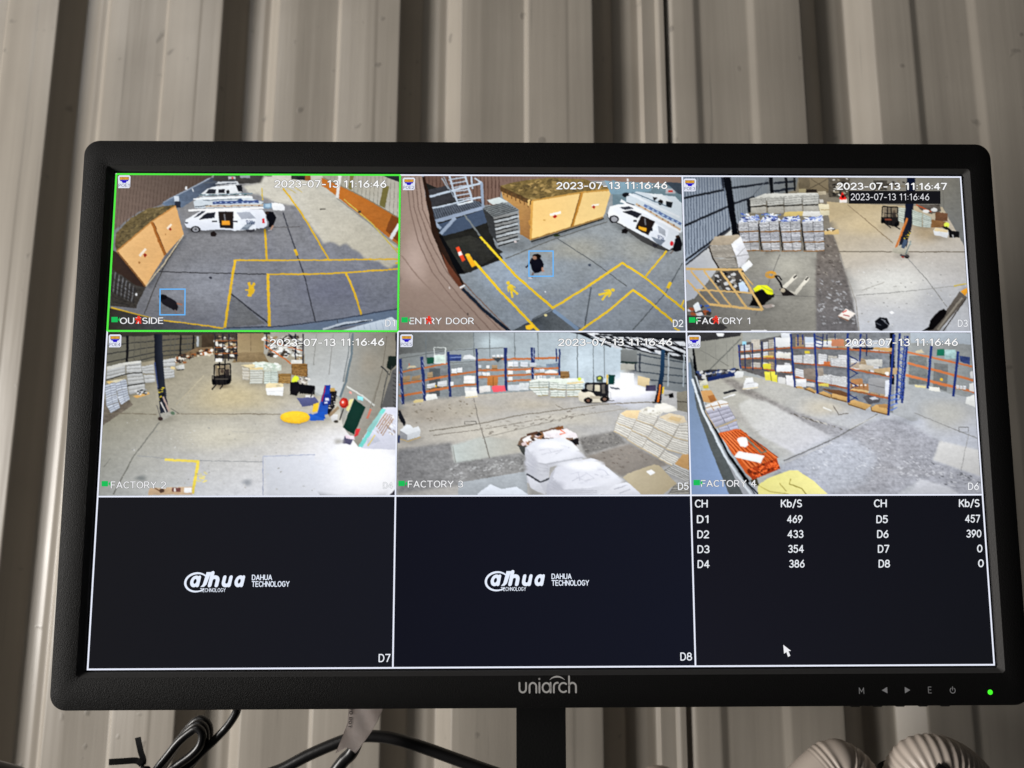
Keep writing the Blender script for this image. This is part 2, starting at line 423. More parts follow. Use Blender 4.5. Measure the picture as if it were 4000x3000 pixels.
class Picture:
    STEP = 0.003
    def __init__(s, rect, quad=None):
        s.rect = rect; s.f = proj_map(quad, rect) if quad else (lambda x, y: (x, y))
        s.V = []; s.F = []; s.C = []; s.layer = 0; s.hist = []; s.raster = quad is not None; s.soup = []; s.gain = 1.0; s.fe = 0.0; s.mul = False; s.seed = int(abs(rect[0]) * 7 + abs(rect[1]) * 3)
        s.rng = random.Random(len(str(quad)) * 7 + 3)
    def emit(s, pts, tris, cols):
        s.layer += 1; z = s.layer * s.STEP
        if len(tris) < 200 and not s.mul: s.hist.append((pts, tris, cols))
        P = [s.f(*p) for p in pts]
        if s.raster:
            s.soup.append((np.array(P), np.array(tris), np.array(cols), s.fe, s.mul)); return
        for t in tris:
            q = clip_tri([(P[i][0], P[i][1], cols[i]) for i in t], s.rect)
            if not q: continue
            o = len(s.V)
            for x, y, c in q: s.V.append((x * mm, y * mm, z * mm)); s.C.append(c)
            ids = list(range(o, o + len(q)))
            ar = sum(q[i][0] * q[(i + 1) % len(q)][1] - q[(i + 1) % len(q)][0] * q[i][1] for i in range(len(q)))
            s.F.append(ids if ar > 0 else ids[::-1])
    def cols(s, pts, col, g):
        if isinstance(col[0], tuple):
            (p0, c0), (p1, c1) = col
            c0, c1 = lin(c0), lin(c1); d = (p1[0] - p0[0], p1[1] - p0[1]); L2 = d[0] ** 2 + d[1] ** 2
            out = []
            for p in pts:
                t = ((p[0] - p0[0]) * d[0] + (p[1] - p0[1]) * d[1]) / L2; t = max(0, min(1, t))
                out.append(tuple(a + (b - a) * t for a, b in zip(c0, c1)) + (g,))
            return out
        c = lin(col)
        if s.raster and len(pts) > 3 and not s.mul:      # form shading: a little lighter above, darker below
            y0 = min(p[1] for p in pts); y1 = max(p[1] for p in pts); k = min(1.0, (y1 - y0) / 60.0)
            return [(*(v * (1 + k * (.07 - .19 * (p[1] - y0) / max(1e-6, y1 - y0))) for v in c), g) for p in pts]
        return [(*c, g)] * len(pts)
    def P(s, pts, col, g=0.10):
        if len(pts) == 3: tr = [(0, 1, 2)]
        else: tr = [tuple(t) for t in geometry.tessellate_polygon([[Vector((x, y, 0)) for x, y in pts]])]
        s.emit(pts, tr, s.cols(pts, col, g))
    def fP(s, pts, col, fe=14, g=0.10):
        """patch with a soft, feathered edge"""
        s.fe = fe; s.P(pts, col, g); s.fe = 0.0
    def sh(s, pts, k=0.6, fe=6):
        """soft shade lying on what is already drawn"""
        if not s.raster: return
        s.fe = fe; s.mul = True
        s.emit(pts, [tuple(t) for t in geometry.tessellate_polygon([[Vector((x, y, 0)) for x, y in pts]])], [(k, k, k, 0)] * len(pts))
        s.fe = 0.0; s.mul = False
    def she(s, cx, cy, rx, ry, k=0.6, fe=7):
        s.sh([(cx + rx * math.cos(a * math.pi / 8), cy + ry * math.sin(a * math.pi / 8)) for a in range(16)], k, fe)
    def R(s, x0, y0, x1, y1, col, g=0.08): s.P([(x0, y0), (x1, y0), (x1, y1), (x0, y1)], col, g)
    def G(s, x0, y0, x1, y1, c00, c10, c11, c01, g=0.1, n=8):
        """smooth four-corner blend"""
        A = [np.array(lin(c)) for c in (c00, c10, c11, c01)]
        pts = []; cl = []; tr = []
        for j in range(n + 1):
            for i in range(n + 1):
                u, v = i / n, j / n
                pts.append((x0 + (x1 - x0) * u, y0 + (y1 - y0) * v))
                c = A[0] * (1 - u) * (1 - v) + A[1] * u * (1 - v) + A[2] * u * v + A[3] * (1 - u) * v
                cl.append((*c, g))
        for j in range(n):
            for i in range(n):
                a = j * (n + 1) + i
                tr += [(a, a + 1, a + n + 2), (a, a + n + 2, a + n + 1)]
        s.emit(pts, tr, cl)
    def under(s, x, y):
        """colour already drawn at a point of the picture"""
        for pts, tris, cols in reversed(s.hist):
            for t in tris:
                (ax, ay), (bx, by), (cx, cy) = pts[t[0]], pts[t[1]], pts[t[2]]
                d = (by - cy) * (ax - cx) + (cx - bx) * (ay - cy)
                if abs(d) < 1e-9: continue
                u = ((by - cy) * (x - cx) + (cx - bx) * (y - cy)) / d; v = ((cy - ay) * (x - cx) + (ax - cx) * (y - cy)) / d
                if u >= -1e-6 and v >= -1e-6 and u + v <= 1.000001:
                    return np.array(cols[t[0]]) * u + np.array(cols[t[1]]) * v + np.array(cols[t[2]]) * (1 - u - v)
        return np.array((.1, .1, .1, .1))
    def soft(s, cx, cy, rx, ry, col, _base=None, g=0.1, n=24):
        """blob that fades into what is already drawn"""
        pts = [(cx, cy)]; tr = []; a = np.array((*lin(col), g)); RR = ((0.25, .88), (0.5, .6), (0.75, .25), (1.0, 0.0))
        cl = [tuple(a)]
        for rr, w in RR:
            for k in range(n):
                an = 2 * math.pi * k / n; wob = 1 + .12 * math.sin(3 * an + cx) * rr
                q = (cx + rx * rr * wob * math.cos(an), cy + ry * rr * wob * math.sin(an)); pts.append(q)
                cl.append(tuple(a * w + s.under(*q) * (1 - w)))
        for k in range(n):
            k2 = (k + 1) % n; tr.append((0, 1 + k, 1 + k2))
            for j in range(len(RR) - 1):
                o, o2 = 1 + j * n, 1 + (j + 1) * n
                tr += [(o + k, o2 + k, o2 + k2), (o + k, o2 + k2, o + k2)]
        s.emit(pts, tr, cl)
    def E(s, cx, cy, rx, ry, col, g=0.05, n=16):
        s.P([(cx + rx * math.cos(2 * math.pi * k / n), cy + ry * math.sin(2 * math.pi * k / n)) for k in range(n)], col, g)
    def L(s, pts, w, col, g=0.05, w2=None):
        w2 = w if w2 is None else w2
        n = len(pts); le = []; ri = []
        for i in range(n):
            a = pts[max(i - 1, 0)]; b = pts[min(i + 1, n - 1)]
            dx, dy = b[0] - a[0], b[1] - a[1]; d = math.hypot(dx, dy) or 1
            ww = (w + (w2 - w) * i / (n - 1)) / 2
            le.append((pts[i][0] - dy / d * ww, pts[i][1] + dx / d * ww)); ri.append((pts[i][0] + dy / d * ww, pts[i][1] - dx / d * ww))
        q = le + ri
        tr = []
        for i in range(n - 1): tr += [(i, i + 1, n + i + 1), (i, n + i + 1, n + i)]
        s.emit(q, tr, s.cols(q, col, g))
    def box(s, x0, y0, x1, y1, w, col):
        keep = s.raster
        if w > 8: s.raster = False          # overlay drawn by the recorder, not by the camera
        s._box(x0, y0, x1, y1, w, col); s.raster = keep
    def _box(s, x0, y0, x1, y1, w, col):
        s.L([(x0, y0 - w / 2), (x0, y1 + w / 2)], w, col, 0); s.L([(x1, y0 - w / 2), (x1, y1 + w / 2)], w, col, 0)
        s.L([(x0, y0), (x1, y0)], w, col, 0); s.L([(x0, y1), (x1, y1)], w, col, 0)
    def bil(s, q, u, v):
        (ax, ay), (bx, by), (cx, cy), (dx, dy) = q
        return (ax * (1 - u) * (1 - v) + bx * u * (1 - v) + cx * u * v + dx * (1 - u) * v,
                ay * (1 - u) * (1 - v) + by * u * (1 - v) + cy * u * v + dy * (1 - u) * v)
    def stack(s, q, nx, ny, cl, cd, jit=14, g=0.16, gap=0.12, base=None, vgap=0.03):
        """pile of bags or cartons on quad TL,TR,BR,BL: ny courses with dark joints"""
        s.sh([(q[3][0] - 6, q[3][1] - 8), (q[2][0] + 8, q[2][1] - 8), (q[2][0] + 12, q[2][1] + 10), (q[3][0] - 2, q[3][1] + 10)], .62, 5)
        s.P(q, cd, g)
        pts = []; tr = []; cs = []
        for j in range(ny):
            for i in range(nx):
                u0, u1 = (i + vgap) / nx, (i + 1 - vgap) / nx; v0, v1 = (j + gap * s.rng.uniform(.4, 1)) / ny, (j + 1 - gap * .3) / ny
                o = len(pts)
                pts += [s.bil(q, u0, v0), s.bil(q, u1, v0), s.bil(q, u1, v1), s.bil(q, u0, v1)]
                d = s.rng.uniform(-jit, jit); c = lin(tuple(max(0, min(255, k + d)) for k in cl)); c2 = lin(tuple(max(0, min(255, (k + d) * .8)) for k in cl))
                cs += [(*c, g), (*c, g), (*c2, g), (*c2, g)]; tr += [(o, o + 1, o + 2), (o, o + 2, o + 3)]
        s.emit(pts, tr, cs)
        if base: s.L([q[3], q[2]], 7, base)
    def scatter(s, q, n, size, cols, g=0.1, flat=0.5, ang=0.0, mix=0.0):
        """n small flecks spread over quad q"""
        pts = []; tr = []; cs = []
        for k in range(n):
            x, y = s.bil(q, s.rng.random(), s.rng.random()); r = size * s.rng.uniform(.4, 1.3); a0 = ang + s.rng.uniform(-.5, .5)
            c = lin(s.rng.choice(cols)); o = len(pts); m_ = 5
            if mix: c = tuple(np.array(c) * (1 - mix) + s.under(x, y)[:3] * mix)
            for i in range(m_):
                a = 2 * math.pi * i / m_ + s.rng.uniform(-.4, .4); px = r * math.cos(a); py = r * flat * math.sin(a)
                pts.append((x + px * math.cos(a0) - py * math.sin(a0), y + px * math.sin(a0) + py * math.cos(a0))); cs.append((*c, g))
            for i in range(1, m_ - 1): tr.append((o, o + i, o + i + 1))
        s.emit(pts, tr, cs)
    def comb(s, a0, a1, b0, b1, n, w, col, g=0.05):
        """n parallel strokes running from line a0-a1 to line b0-b1"""
        for k in range(n):
            t = k / (n - 1)
            s.L([(a0[0] + (a1[0] - a0[0]) * t, a0[1] + (a1[1] - a0[1]) * t), (b0[0] + (b1[0] - b0[0]) * t, b0[1] + (b1[1] - b0[1]) * t)], w, col, g)
    def T(s, txt, x0, x1, yb, h, col, bold=0.012, edge=None, eb=0.07, slope=0.0, skew=0.0):
        vs, ts = text_tris(txt, 0.0)
        xs = [v[0] for v in vs]; xm, xM = min(xs), max(xs); cap = 0.73
        for c, o in (((edge, eb),) if edge else ()) + ((col, bold),):
            v2, t2 = text_tris(txt, o)
            pts = [(x0 + (x - xm) / (xM - xm) * (x1 - x0) + skew * (y / cap) * h, yb + slope * (x - xm) / (xM - xm) - y / cap * h) for x, y in v2]
            s.emit(pts, t2, [(*lin(c), 0.0)] * len(pts))
    def pixels(s, nx=420, ny=236, ss=2):
        """turn the drawn shapes into a grid of screen pixels as a camera and its encoder would leave them:
        slightly wavy outlines, grain, softness and sharpening halos"""
        W, H = nx * ss, ny * ss; l, t, r, b = s.rect
        buf = np.zeros((H, W, 4)); rg = np.random.default_rng(s.seed)
        def blur(a, sg):
            n = max(1, int(sg * 2.5)); k = np.exp(-.5 * (np.arange(-n, n + 1) / sg) ** 2); k /= k.sum()
            for ax in (0, 1):
                pad = [(0, 0)] * a.ndim; pad[ax] = (n, n); q = np.pad(a, pad, mode='edge'); o = 0
                for i_, kk in enumerate(k): o = o + kk * (q[i_:i_ + a.shape[0]] if ax == 0 else q[:, i_:i_ + a.shape[1]])
                a = o
            return a
        def fill(P, T, C, dst, mask):
            X = (P[:, 0] - l) / (r - l) * W - .5; Y = (t - P[:, 1]) / (t - b) * H - .5
            for i, j, k in T:
                xs = (X[i], X[j], X[k]); ys = (Y[i], Y[j], Y[k])
                x0 = max(0, math.floor(min(xs))); x1 = min(W - 1, math.ceil(max(xs))); y0 = max(0, math.floor(min(ys))); y1 = min(H - 1, math.ceil(max(ys)))
                if x0 > x1 or y0 > y1: continue
                d = (ys[1] - ys[2]) * (xs[0] - xs[2]) + (xs[2] - xs[1]) * (ys[0] - ys[2])
                if abs(d) < 1e-9: continue
                gx = np.arange(x0, x1 + 1)[None, :]; gy = np.arange(y0, y1 + 1)[:, None]
                u = ((ys[1] - ys[2]) * (gx - xs[2]) + (xs[2] - xs[1]) * (gy - ys[2])) / d; v = ((ys[2] - ys[0]) * (gx - xs[2]) + (xs[0] - xs[2]) * (gy - ys[2])) / d
                m = (u >= -1e-6) & (v >= -1e-6) & (u + v <= 1 + 1e-6)
                if m.any():
                    w = 1 - u - v
                    col = u[..., None] * C[i] + v[..., None] * C[j] + w[..., None] * C[k]
                    dst[y0:y1 + 1, x0:x1 + 1][m] = col[m]
                    if mask is not None: mask[y0:y1 + 1, x0:x1 + 1][m] = 1.0
        for P, T, C, fe, mul in s.soup:
            if not fe: fill(P, T, C, buf, None); continue
            tmp = np.zeros((H, W, 4)); mk = np.zeros((H, W, 1)); fill(P, T, C, tmp, mk)
            ys_, xs_ = np.nonzero(mk[..., 0])
            if len(ys_) == 0: continue
            e = int(fe * 3) + 2; a0, a1, b0, b1 = max(0, ys_.min() - e), min(H, ys_.max() + e + 1), max(0, xs_.min() - e), min(W, xs_.max() + e + 1)
            mb = blur(mk[a0:a1, b0:b1], fe)
            if mul:
                kk = float(C[0][0]); buf[a0:a1, b0:b1, :3] *= 1 - (1 - kk) * mb
            else:
                cb = blur(tmp[a0:a1, b0:b1], fe) / np.maximum(mb, 1e-4)
                buf[a0:a1, b0:b1] = buf[a0:a1, b0:b1] * (1 - mb) + cb * mb
        def vnoise(cell_x, cell_y):
            hx, hy = int(W / cell_x) + 3, int(H / cell_y) + 3; g_ = rg.random((hy, hx))
            fx = np.arange(W) / cell_x; fy = np.arange(H) / cell_y; ix = fx.astype(int); iy = fy.astype(int)
            tx = fx - ix; ty = fy - iy; tx = tx * tx * (3 - 2 * tx); ty = ty * ty * (3 - 2 * ty)
            A = g_[iy][:, ix]; B = g_[iy][:, ix + 1]; C_ = g_[iy + 1][:, ix]; D = g_[iy + 1][:, ix + 1]
            top = A + (B - A) * tx[None, :]; bot = C_ + (D - C_) * tx[None, :]
            return top + (bot - top) * ty[:, None] - .5
        # wavy outlines
        dx = vnoise(16, 16) * 1.6 + vnoise(5, 5) * 1.0; dy = vnoise(16, 16) * 1.6 + vnoise(5, 5) * 1.0
        yy, xx = np.mgrid[0:H, 0:W]
        buf = buf[np.clip(np.rint(yy + dy), 0, H - 1).astype(int), np.clip(np.rint(xx + dx), 0, W - 1).astype(int)]
        rgb = buf[..., :3]; g_ = buf[..., 3:]
        grain = vnoise(60, 40) * .45 + vnoise(24, 12) * .55 + vnoise(9, 6) * .8 + vnoise(4, 3) * .9 + vnoise(30, 3) * .45
        rgb = rgb * np.clip(1 + g_ * grain[..., None] * 1.05 + .025 * (vnoise(90, 70) + vnoise(3, 3))[..., None], .15, 2.2)
        sg = blur(rgb ** (1 / 2.2), 1.05)
        sg = sg + .30 * (sg - blur(sg, 2.6)) + .15 * (sg - blur(sg, 16))
        sg = np.clip(sg, 0, None); sg = sg * s.gain + .045 * blur(sg ** 2.5, 18)
        vx = (xx / W - .5) * 2; vy = (yy / H - .5) * 2
        sg = sg * (1.03 - .13 * np.clip(vx ** 2 * .7 + vy ** 2 * .5, 0, 1.2) ** 1.5)[..., None]
        rgb = np.clip(sg, .02, 1.0) ** 2.2
        return rgb.reshape(ny, ss, nx, ss, 3).mean((1, 3))
    def build(s, name, label=None):
        V = np.array(s.V, dtype=np.float32).reshape(-1, 3); C = np.array(s.C, dtype=np.float32).reshape(-1, 4)
        F = [list(f) for f in s.F]
        if s.soup:
            px = s.pixels(); ny, nx = px.shape[:2]; l, t, r, b = s.rect
            gx = np.linspace(l, r, nx); gy = np.linspace(t, b, ny)
            GV = np.stack([np.tile(gx, ny) * mm, np.repeat(gy, nx) * mm, np.full(nx * ny, .02 * mm)], 1)
            GC = np.concatenate([px.reshape(-1, 3), np.ones((nx * ny, 1))], 1)
            i = (np.arange(ny - 1)[:, None] * nx + np.arange(nx - 1)[None, :]).ravel()
            GF = np.stack([i, i + nx, i + nx + 1, i + 1], 1)
            o = len(GV); V = np.concatenate([GV, V]); C = np.concatenate([GC, C])
            sizes = np.concatenate([np.full(len(GF), 4), np.array([len(f) for f in F], dtype=int)])
            loops = np.concatenate([GF.ravel(), np.array([k + o for f in F for k in f], dtype=int)])
        else:
            sizes = np.array([len(f) for f in F]); loops = np.array([k for f in F for k in f])
        me = bpy.data.meshes.new(name)
        me.vertices.add(len(V)); me.vertices.foreach_set("co", V.astype(np.float32).ravel())
        me.loops.add(len(loops)); me.loops.foreach_set("vertex_index", loops.astype(np.int32))
        me.polygons.add(len(sizes)); st_ = np.concatenate([[0], np.cumsum(sizes)[:-1]])
        me.polygons.foreach_set("loop_start", st_.astype(np.int32))
        me.update(calc_edges=True); me.validate()
        at = me.color_attributes.new("picture", 'FLOAT_COLOR', 'POINT')
        at.data.foreach_set("color", C.astype(np.float32).ravel())
        me.materials.append(M_SCREEN)
        o = bpy.data.objects.new(name, me); COL.objects.link(o); o.parent = screen
        if label: o["label"] = label
        return o

CW, CH = SW / 3, SH / 3
def cell(c, r, pad=0.45):
    return (-SW / 2 + c * CW + pad, SH / 2 - r * CH - pad, -SW / 2 + (c + 1) * CW - pad, SH / 2 - (r + 1) * CH + pad)
WHT = (246, 248, 255); INK = (25, 26, 30)
def osd(p, poe, stamp, sx0, sx1, sy, sh, name, nx0, nx1, ny, nh, dn, dx0, dx1, dy, dh, ix, iy, gx, gy, red=None, sslope=0):
    """port badge, time stamp, channel name and number drawn over a camera picture"""
    w = 92; p.raster = False; p.layer = 20
    p.P([(ix + 10, iy), (ix + w - 10, iy), (ix + w, iy + 10), (ix + w - 3, iy + w - 8), (ix + w - 12, iy + w), (ix + 2, iy + w), (ix, iy + 10)], (226, 230, 244), 0.02)
    p.R(ix + 12, iy + 12, ix + w - 12, iy + 33, (120, 60, 40), 0)
    for k in range(7): p.R(ix + 15 + k * 9.3, iy + 14, ix + 20.5 + k * 9.3, iy + 31, (250, 190, 60), 0)
    p.P([(ix + 14, iy + 34), (ix + w - 14, iy + 34), (ix + w - 18, iy + 42), (ix + w - 28, iy + 44), (ix + w - 34, iy + 55), (ix + 34, iy + 55), (ix + 28, iy + 44), (ix + 18, iy + 42)], (38, 20, 190), 0)
    p.T(poe, ix + 5, ix + w - 8, iy + w - 10, 20, (60, 62, 110), 0.0)
    p.T(stamp, sx0, sx1, sy, sh, (250, 250, 250), 0.03, (58, 58, 58), 0.075, sslope)
    p.T(name, nx0, nx1, ny, nh, (240, 240, 242), 0.015, (60, 60, 64), 0.05)
    p.T(dn, dx0, dx1, dy, dh, (240, 242, 246), 0.02, (90, 92, 96), 0.05)
    p.P([(gx, gy - 20), (gx + 46, gy - 20), (gx + 46, gy + 18), (gx, gy + 18)], (30, 190, 90), 0.02)
    p.P([(gx + 48, gy), (gx + 62, gy - 18), (gx + 64, gy + 18)], (30, 190, 90), 0.02)
    if red:
        rx, ry = red
        p.E(rx, ry - 20, 11, 10, (235, 60, 45), 0)
        p.P([(rx - 20, ry - 12), (rx, ry - 14), (rx + 20, ry - 16), (rx + 12, ry + 4), (rx + 22, ry + 28), (rx + 8, ry + 26), (rx, ry + 10), (rx - 12, ry + 28), (rx - 22, ry + 26), (rx - 10, ry + 2), (rx - 28, ry + 2)], (235, 60, 45), 0)
        p.L([(rx - 24, ry - 14), (rx + 22, ry + 10)], 6, (200, 40, 30), 0)
YL = (214, 176, 52); YD = (190, 150, 40)
def feed_outside():
    p = Picture(cell(0, 0), [(93, 62), (2150, 78), (2145, 1190), (35, 1180)])
    p.G(20, 50, 2170, 1200, (138, 137, 138), (142, 142, 144), (112, 118, 134), (112, 113, 118), 0.22)
    p.soft(760, 860, 420, 230, (138, 141, 150), None, 0.22)
    p.soft(1650, 900, 380, 180, (108, 111, 126), None, 0.2)
    # ribbed brown wall
    p.P([(60, 60), (800, 60), (760, 100), (560, 215), (400, 285), (250, 330), (60, 470)], (((100, 250), (128, 110, 100)), ((720, 80), (84, 72, 66))), 0.12)
    for k in range(26):
        x = 100 + k * 25
        p.L([(x, 60), (x - 40 + k * 1.5, 470 - k * 15)], 4, (106 - k, 91 - k, 83 - k), 0)
    p.P([(770, 90), (420, 272), (470, 300), (570, 300), (720, 200), (860, 120), (900, 75)], (((420, 280), (112, 128, 150)), ((820, 100), (66, 72, 86))), 0.2)
    p.L([(430, 262), (770, 92)], 9, (150, 160, 175))
    p.R(510, 218, 545, 258, (205, 214, 225)); p.R(515, 255, 556, 300, (50, 54, 66)); p.R(588, 150, 604, 172, (225, 228, 232)); p.L([(640, 165), (650, 185)], 8, (210, 214, 220))
    p.P([(800, 62), (1165, 66), (1160, 130), (940, 132), (790, 108)], (72, 70, 69), 0.2)
    p.R(900, 80, 955, 102, (190, 190, 195)); p.R(925, 84, 940, 96, (200, 60, 60)); p.R(990, 74, 1060, 92, (150, 155, 165)); p.R(905, 98, 950, 104, (40, 40, 44))
    # sunlit concrete
    p.fP([(1168, 66), (1600, 66), (1640, 160), (1760, 280), (1960, 440), (2150, 590), (2150, 700), (2080, 740), (1990, 690), (1900, 668), (1850, 620), (1800, 592), (1760, 556), (1715, 580), (1690, 562), (1645, 548), (1600, 560), (1500, 430), (1395, 290), (1250, 268), (1120, 205), (1060, 200), (1010, 150), (1140, 128)], (((1200, 80), (206, 203, 192)), ((1950, 640), (184, 179, 164))), 3.0, 0.13)
    p.soft(1380, 140, 200, 60, (206, 203, 192), (192, 188, 172), 0.1)
    p.R(1165, 66, 1220, 80, (120, 118, 110)); p.R(1360, 72, 1500, 104, (60, 60, 60), 0.4); p.R(1400, 84, 1460, 106, (40, 42, 46)); p.R(1460, 70, 1500, 110, (150, 96, 50))
    # right side fence
    p.P([(1585, 66), (2160, 70), (2160, 400), (1900, 245), (1590, 100)], (((1600, 80), (170, 165, 148)), ((2100, 300), (196, 192, 180))), 0.1)
    for k in range(18):
        x = 1650 + k * 29
        p.L([(x, 70), (x - 12, 120 + (x - 1640) * .5)], 4, (150, 146, 134), 0)
    p.P([(1785, 75), (1815, 75), (1800, 180), (1775, 170)], (135, 125, 80)); p.P([(2030, 150), (2072, 155), (2040, 310), (2000, 290)], (128, 120, 72))
    p.P([(2000, 66), (2160, 66), (2160, 130), (2060, 95)], (50, 52, 58))
    p.P([(1580, 92), (1720, 150), (1900, 240), (2145, 385), (2150, 585), (2080, 525), (1900, 385), (1700, 232), (1610, 165), (1582, 150)], (((1600, 120), (196, 120, 52)), ((2100, 480), (178, 108, 48))), 0.12)
    p.P([(2090, 360), (2145, 385), (2150, 560), (2050, 470)], (128, 74, 38))
    p.L([(1690, 236), (1900, 395), (2140, 585)], 8, (150, 146, 136)); p.L([(1592, 90), (1900, 238), (2150, 385)], 7, (140, 130, 110))
    p.L([(1712, 70), (1694, 236)], 22, (232, 230, 226)); p.L([(2148, 425), (2086, 530)], 26, (226, 226, 226))
    p.L([(1745, 245), (1960, 430), (2140, 632)], 8, (205, 186, 92))
    # joints
    p.L([(1300, 340), (1390, 590), (1460, 790), (1545, 1118)], 9, (66, 68, 76)); p.L([(390, 755), (640, 766), (950, 774), (1190, 780)], 7, (62, 62, 66))
    p.L([(925, 915), (1060, 1020), (1220, 1142)], 11, (58, 60, 66)); p.P([(925, 930), (960, 945), (1180, 1135), (890, 1160)], (106, 108, 112), 0.25)
    p.L([(580, 495), (430, 740), (360, 900), (300, 1060)], 6, (70, 68, 66)); p.L([(1180, 445), (1430, 440)], 5, (96, 94, 96))
    p.R(1570, 312, 1612, 320, (90, 86, 80)); p.R(1848, 330, 1868, 344, (70, 66, 60))
    # yellow markings
    for pts, w in (([(1147, 160), (1152, 250)], 10), ([(1172, 455), (1186, 672)], 20), ([(950, 678), (1550, 680), (2145, 674)], 13), ([(957, 676), (885, 1162)], 24),
                   ([(1188, 780), (1500, 780), (1800, 768), (2145, 744)], 14), ([(1196, 776), (1212, 1185)], 27), ([(1765, 774), (1830, 920), (1892, 1108)], 18),
                   ([(1300, 165), (1430, 335), (1560, 545), (1637, 674)], 15), ([(440, 1108), (880, 1164)], 15), ([(55, 1012), (240, 1062), (355, 1092)], 13),
                   ([(1330, 165), (1398, 203)], 5), ([(1385, 160), (1440, 195)], 5), ([(1388, 600), (1412, 646)], 24), ([(105, 1150), (180, 1170)], 22), ([(2125, 600), (2145, 606)], 14), ([(2120, 705), (2145, 700)], 14)):
        p.L(pts, w * .8, YL if w > 12 else (206, 184, 92), 0.1)
    p.P([(1058, 866), (1096, 872), (1096, 902), (1076, 932), (1054, 924)], YL); p.L([(1058, 838), (1070, 872)], 22, YL); p.L([(1100, 840), (1084, 872)], 20, YL)
    p.L([(1034, 890), (1062, 892)], 9, YL); p.L([(1098, 886), (1088, 914)], 9, YL); p.E(1062, 932, 16, 9, YL)
    p.sh([(306, 862), (440, 655), (582, 490), (600, 510), (470, 690), (330, 885)], .55, 6)
    # sea container
    p.P([(60, 600), (110, 625), (310, 868), (240, 900), (60, 760)], (62, 48, 42))
    p.P([(80, 560), (90, 480), (200, 372), (320, 305), (510, 280), (524, 288), (350, 400), (95, 610)], (112, 98, 68), 0.5)
    p.scatter([(95, 500), (330, 310), (500, 285), (120, 585)], 70, 16, [(84, 74, 54), (146, 128, 86), (108, 95, 66), (76, 68, 52)], 0.3, .4, -.6, .35)
    p.P([(95, 612), (345, 404), (522, 286), (582, 490), (442, 645), (306, 864)], (((200, 500), (232, 188, 130)), ((500, 560), (214, 168, 112))), 0.08)
    p.L([(92, 612), (345, 402), (522, 285)], 10, (190, 138, 80)); p.L([(100, 616), (306, 862)], 12, (130, 92, 56)); p.L([(348, 404), (445, 640)], 17, (164, 104, 50)); p.L([(360, 404), (456, 636)], 5, (110, 70, 40))
    p.L([(308, 862), (440, 700), (580, 495)], 8, (205, 190, 160))
    p.P([(255, 640), (300, 588), (314, 598), (268, 652)], (240, 226, 205)); p.P([(288, 636), (300, 625), (314, 640), (298, 655)], (150, 40, 30)); p.P([(456, 450), (486, 414), (498, 424), (468, 460)], (240, 226, 205)); p.P([(474, 452), (484, 443), (494, 455), (482, 466)], (150, 40, 30))
    p.E(260, 692, 8, 8, (170, 120, 70)); p.L([(450, 485), (446, 495)], 8, (170, 120, 70))
    # pallets and dirt below the container
    p.P([(60, 735), (235, 855), (310, 868), (250, 980), (240, 1020), (50, 1000)], (70, 66, 62), 0.4)
    for k in range(13): p.L([(75 + k * 13, 750 + k * 10), (58 + k * 13.5, 900 + k * 7)], 6, (120, 122, 128) if k % 2 else (52, 50, 52), 0.3)
    for k in range(6): p.L([(62, 800 + k * 34), (220 - k * 8, 905 + k * 18)], 4, (48, 46, 46), 0.2)
    p.P([(45, 1015), (240, 1064), (420, 1108), (880, 1168), (880, 1190), (30, 1190)], (((60, 1100), (58, 54, 46)), ((800, 1180), (92, 96, 108))), 0.2)
    p.E(240, 918, 8, 9, (220, 222, 225))
    # vans
    p.P([(690, 215), (745, 172), (800, 150), (990, 138), (1012, 190), (955, 206), (840, 205), (720, 222)], (222, 226, 230)); p.P([(735, 200), (768, 168), (815, 172), (808, 202)], (50, 52, 60)); p.R(832, 170, 876, 198, (46, 46, 52)); p.P([(955, 138), (1002, 142), (1010, 192), (975, 186)], (36, 38, 44))
    p.E(900, 190, 12, 14, (40, 40, 44)); p.L([(720, 125), (960, 112)], 9, (90, 96, 104)); p.P([(800, 140), (830, 116), (970, 116), (985, 140)], (206, 210, 214)); p.L([(770, 140), (960, 128)], 6, (60, 66, 76))
    p.P([(650, 258), (700, 226), (1075, 218), (1085, 240), (1160, 262), (1120, 296), (740, 304), (660, 306)], (205, 214, 222)); p.L([(650, 240), (1078, 226)], 10, (240, 244, 248)); p.L([(690, 214), (1080, 202)], 9, (120, 138, 150)); p.L([(720, 250), (1000, 240)], 6, (120, 130, 140))
    for k in range(9): p.R(700 + k * 40, 206, 718 + k * 40, 214, (210, 225, 230) if k % 2 else (70, 100, 100))
    p.sh([(590, 430), (1200, 430), (1235, 470), (1180, 486), (620, 480)], .42, 6)
    p.P([(590, 415), (598, 386), (650, 356), (700, 326), (740, 314), (1150, 316), (1176, 350), (1188, 430), (1165, 448), (940, 463), (840, 458), (720, 464), (602, 442)], (((700, 320), (236, 239, 246)), ((720, 470), (206, 211, 222))), 0.04)
    p.P([(690, 385), (740, 343), (812, 334), (806, 376)], (44, 46, 54)); p.P([(652, 374), (710, 326), (748, 318), (690, 364)], (60, 64, 74)); p.P([(594, 404), (612, 406), (612, 416), (596, 414)], (40, 40, 46))
    p.P([(833, 330), (942, 330), (940, 452), (845, 446)], (44, 38, 36)); p.R(858, 396, 916, 426, (226, 156, 54)); p.L([(875, 350), (882, 395)], 10, (120, 120, 124)); p.P([(942, 330), (1100, 334), (1106, 460), (946, 466)], (224, 229, 238))
    p.P([(962, 335), (1060, 334), (1106, 380), (1002, 386)], (170, 176, 188)); p.P([(988, 460), (1062, 402), (1106, 402), (1048, 460)], (122, 132, 146)); p.P([(1010, 440), (1050, 420), (1080, 420), (1040, 445)], (150, 160, 172)); p.T("9726", 1036, 1100, 418, 22, (60, 70, 100), 0.02)
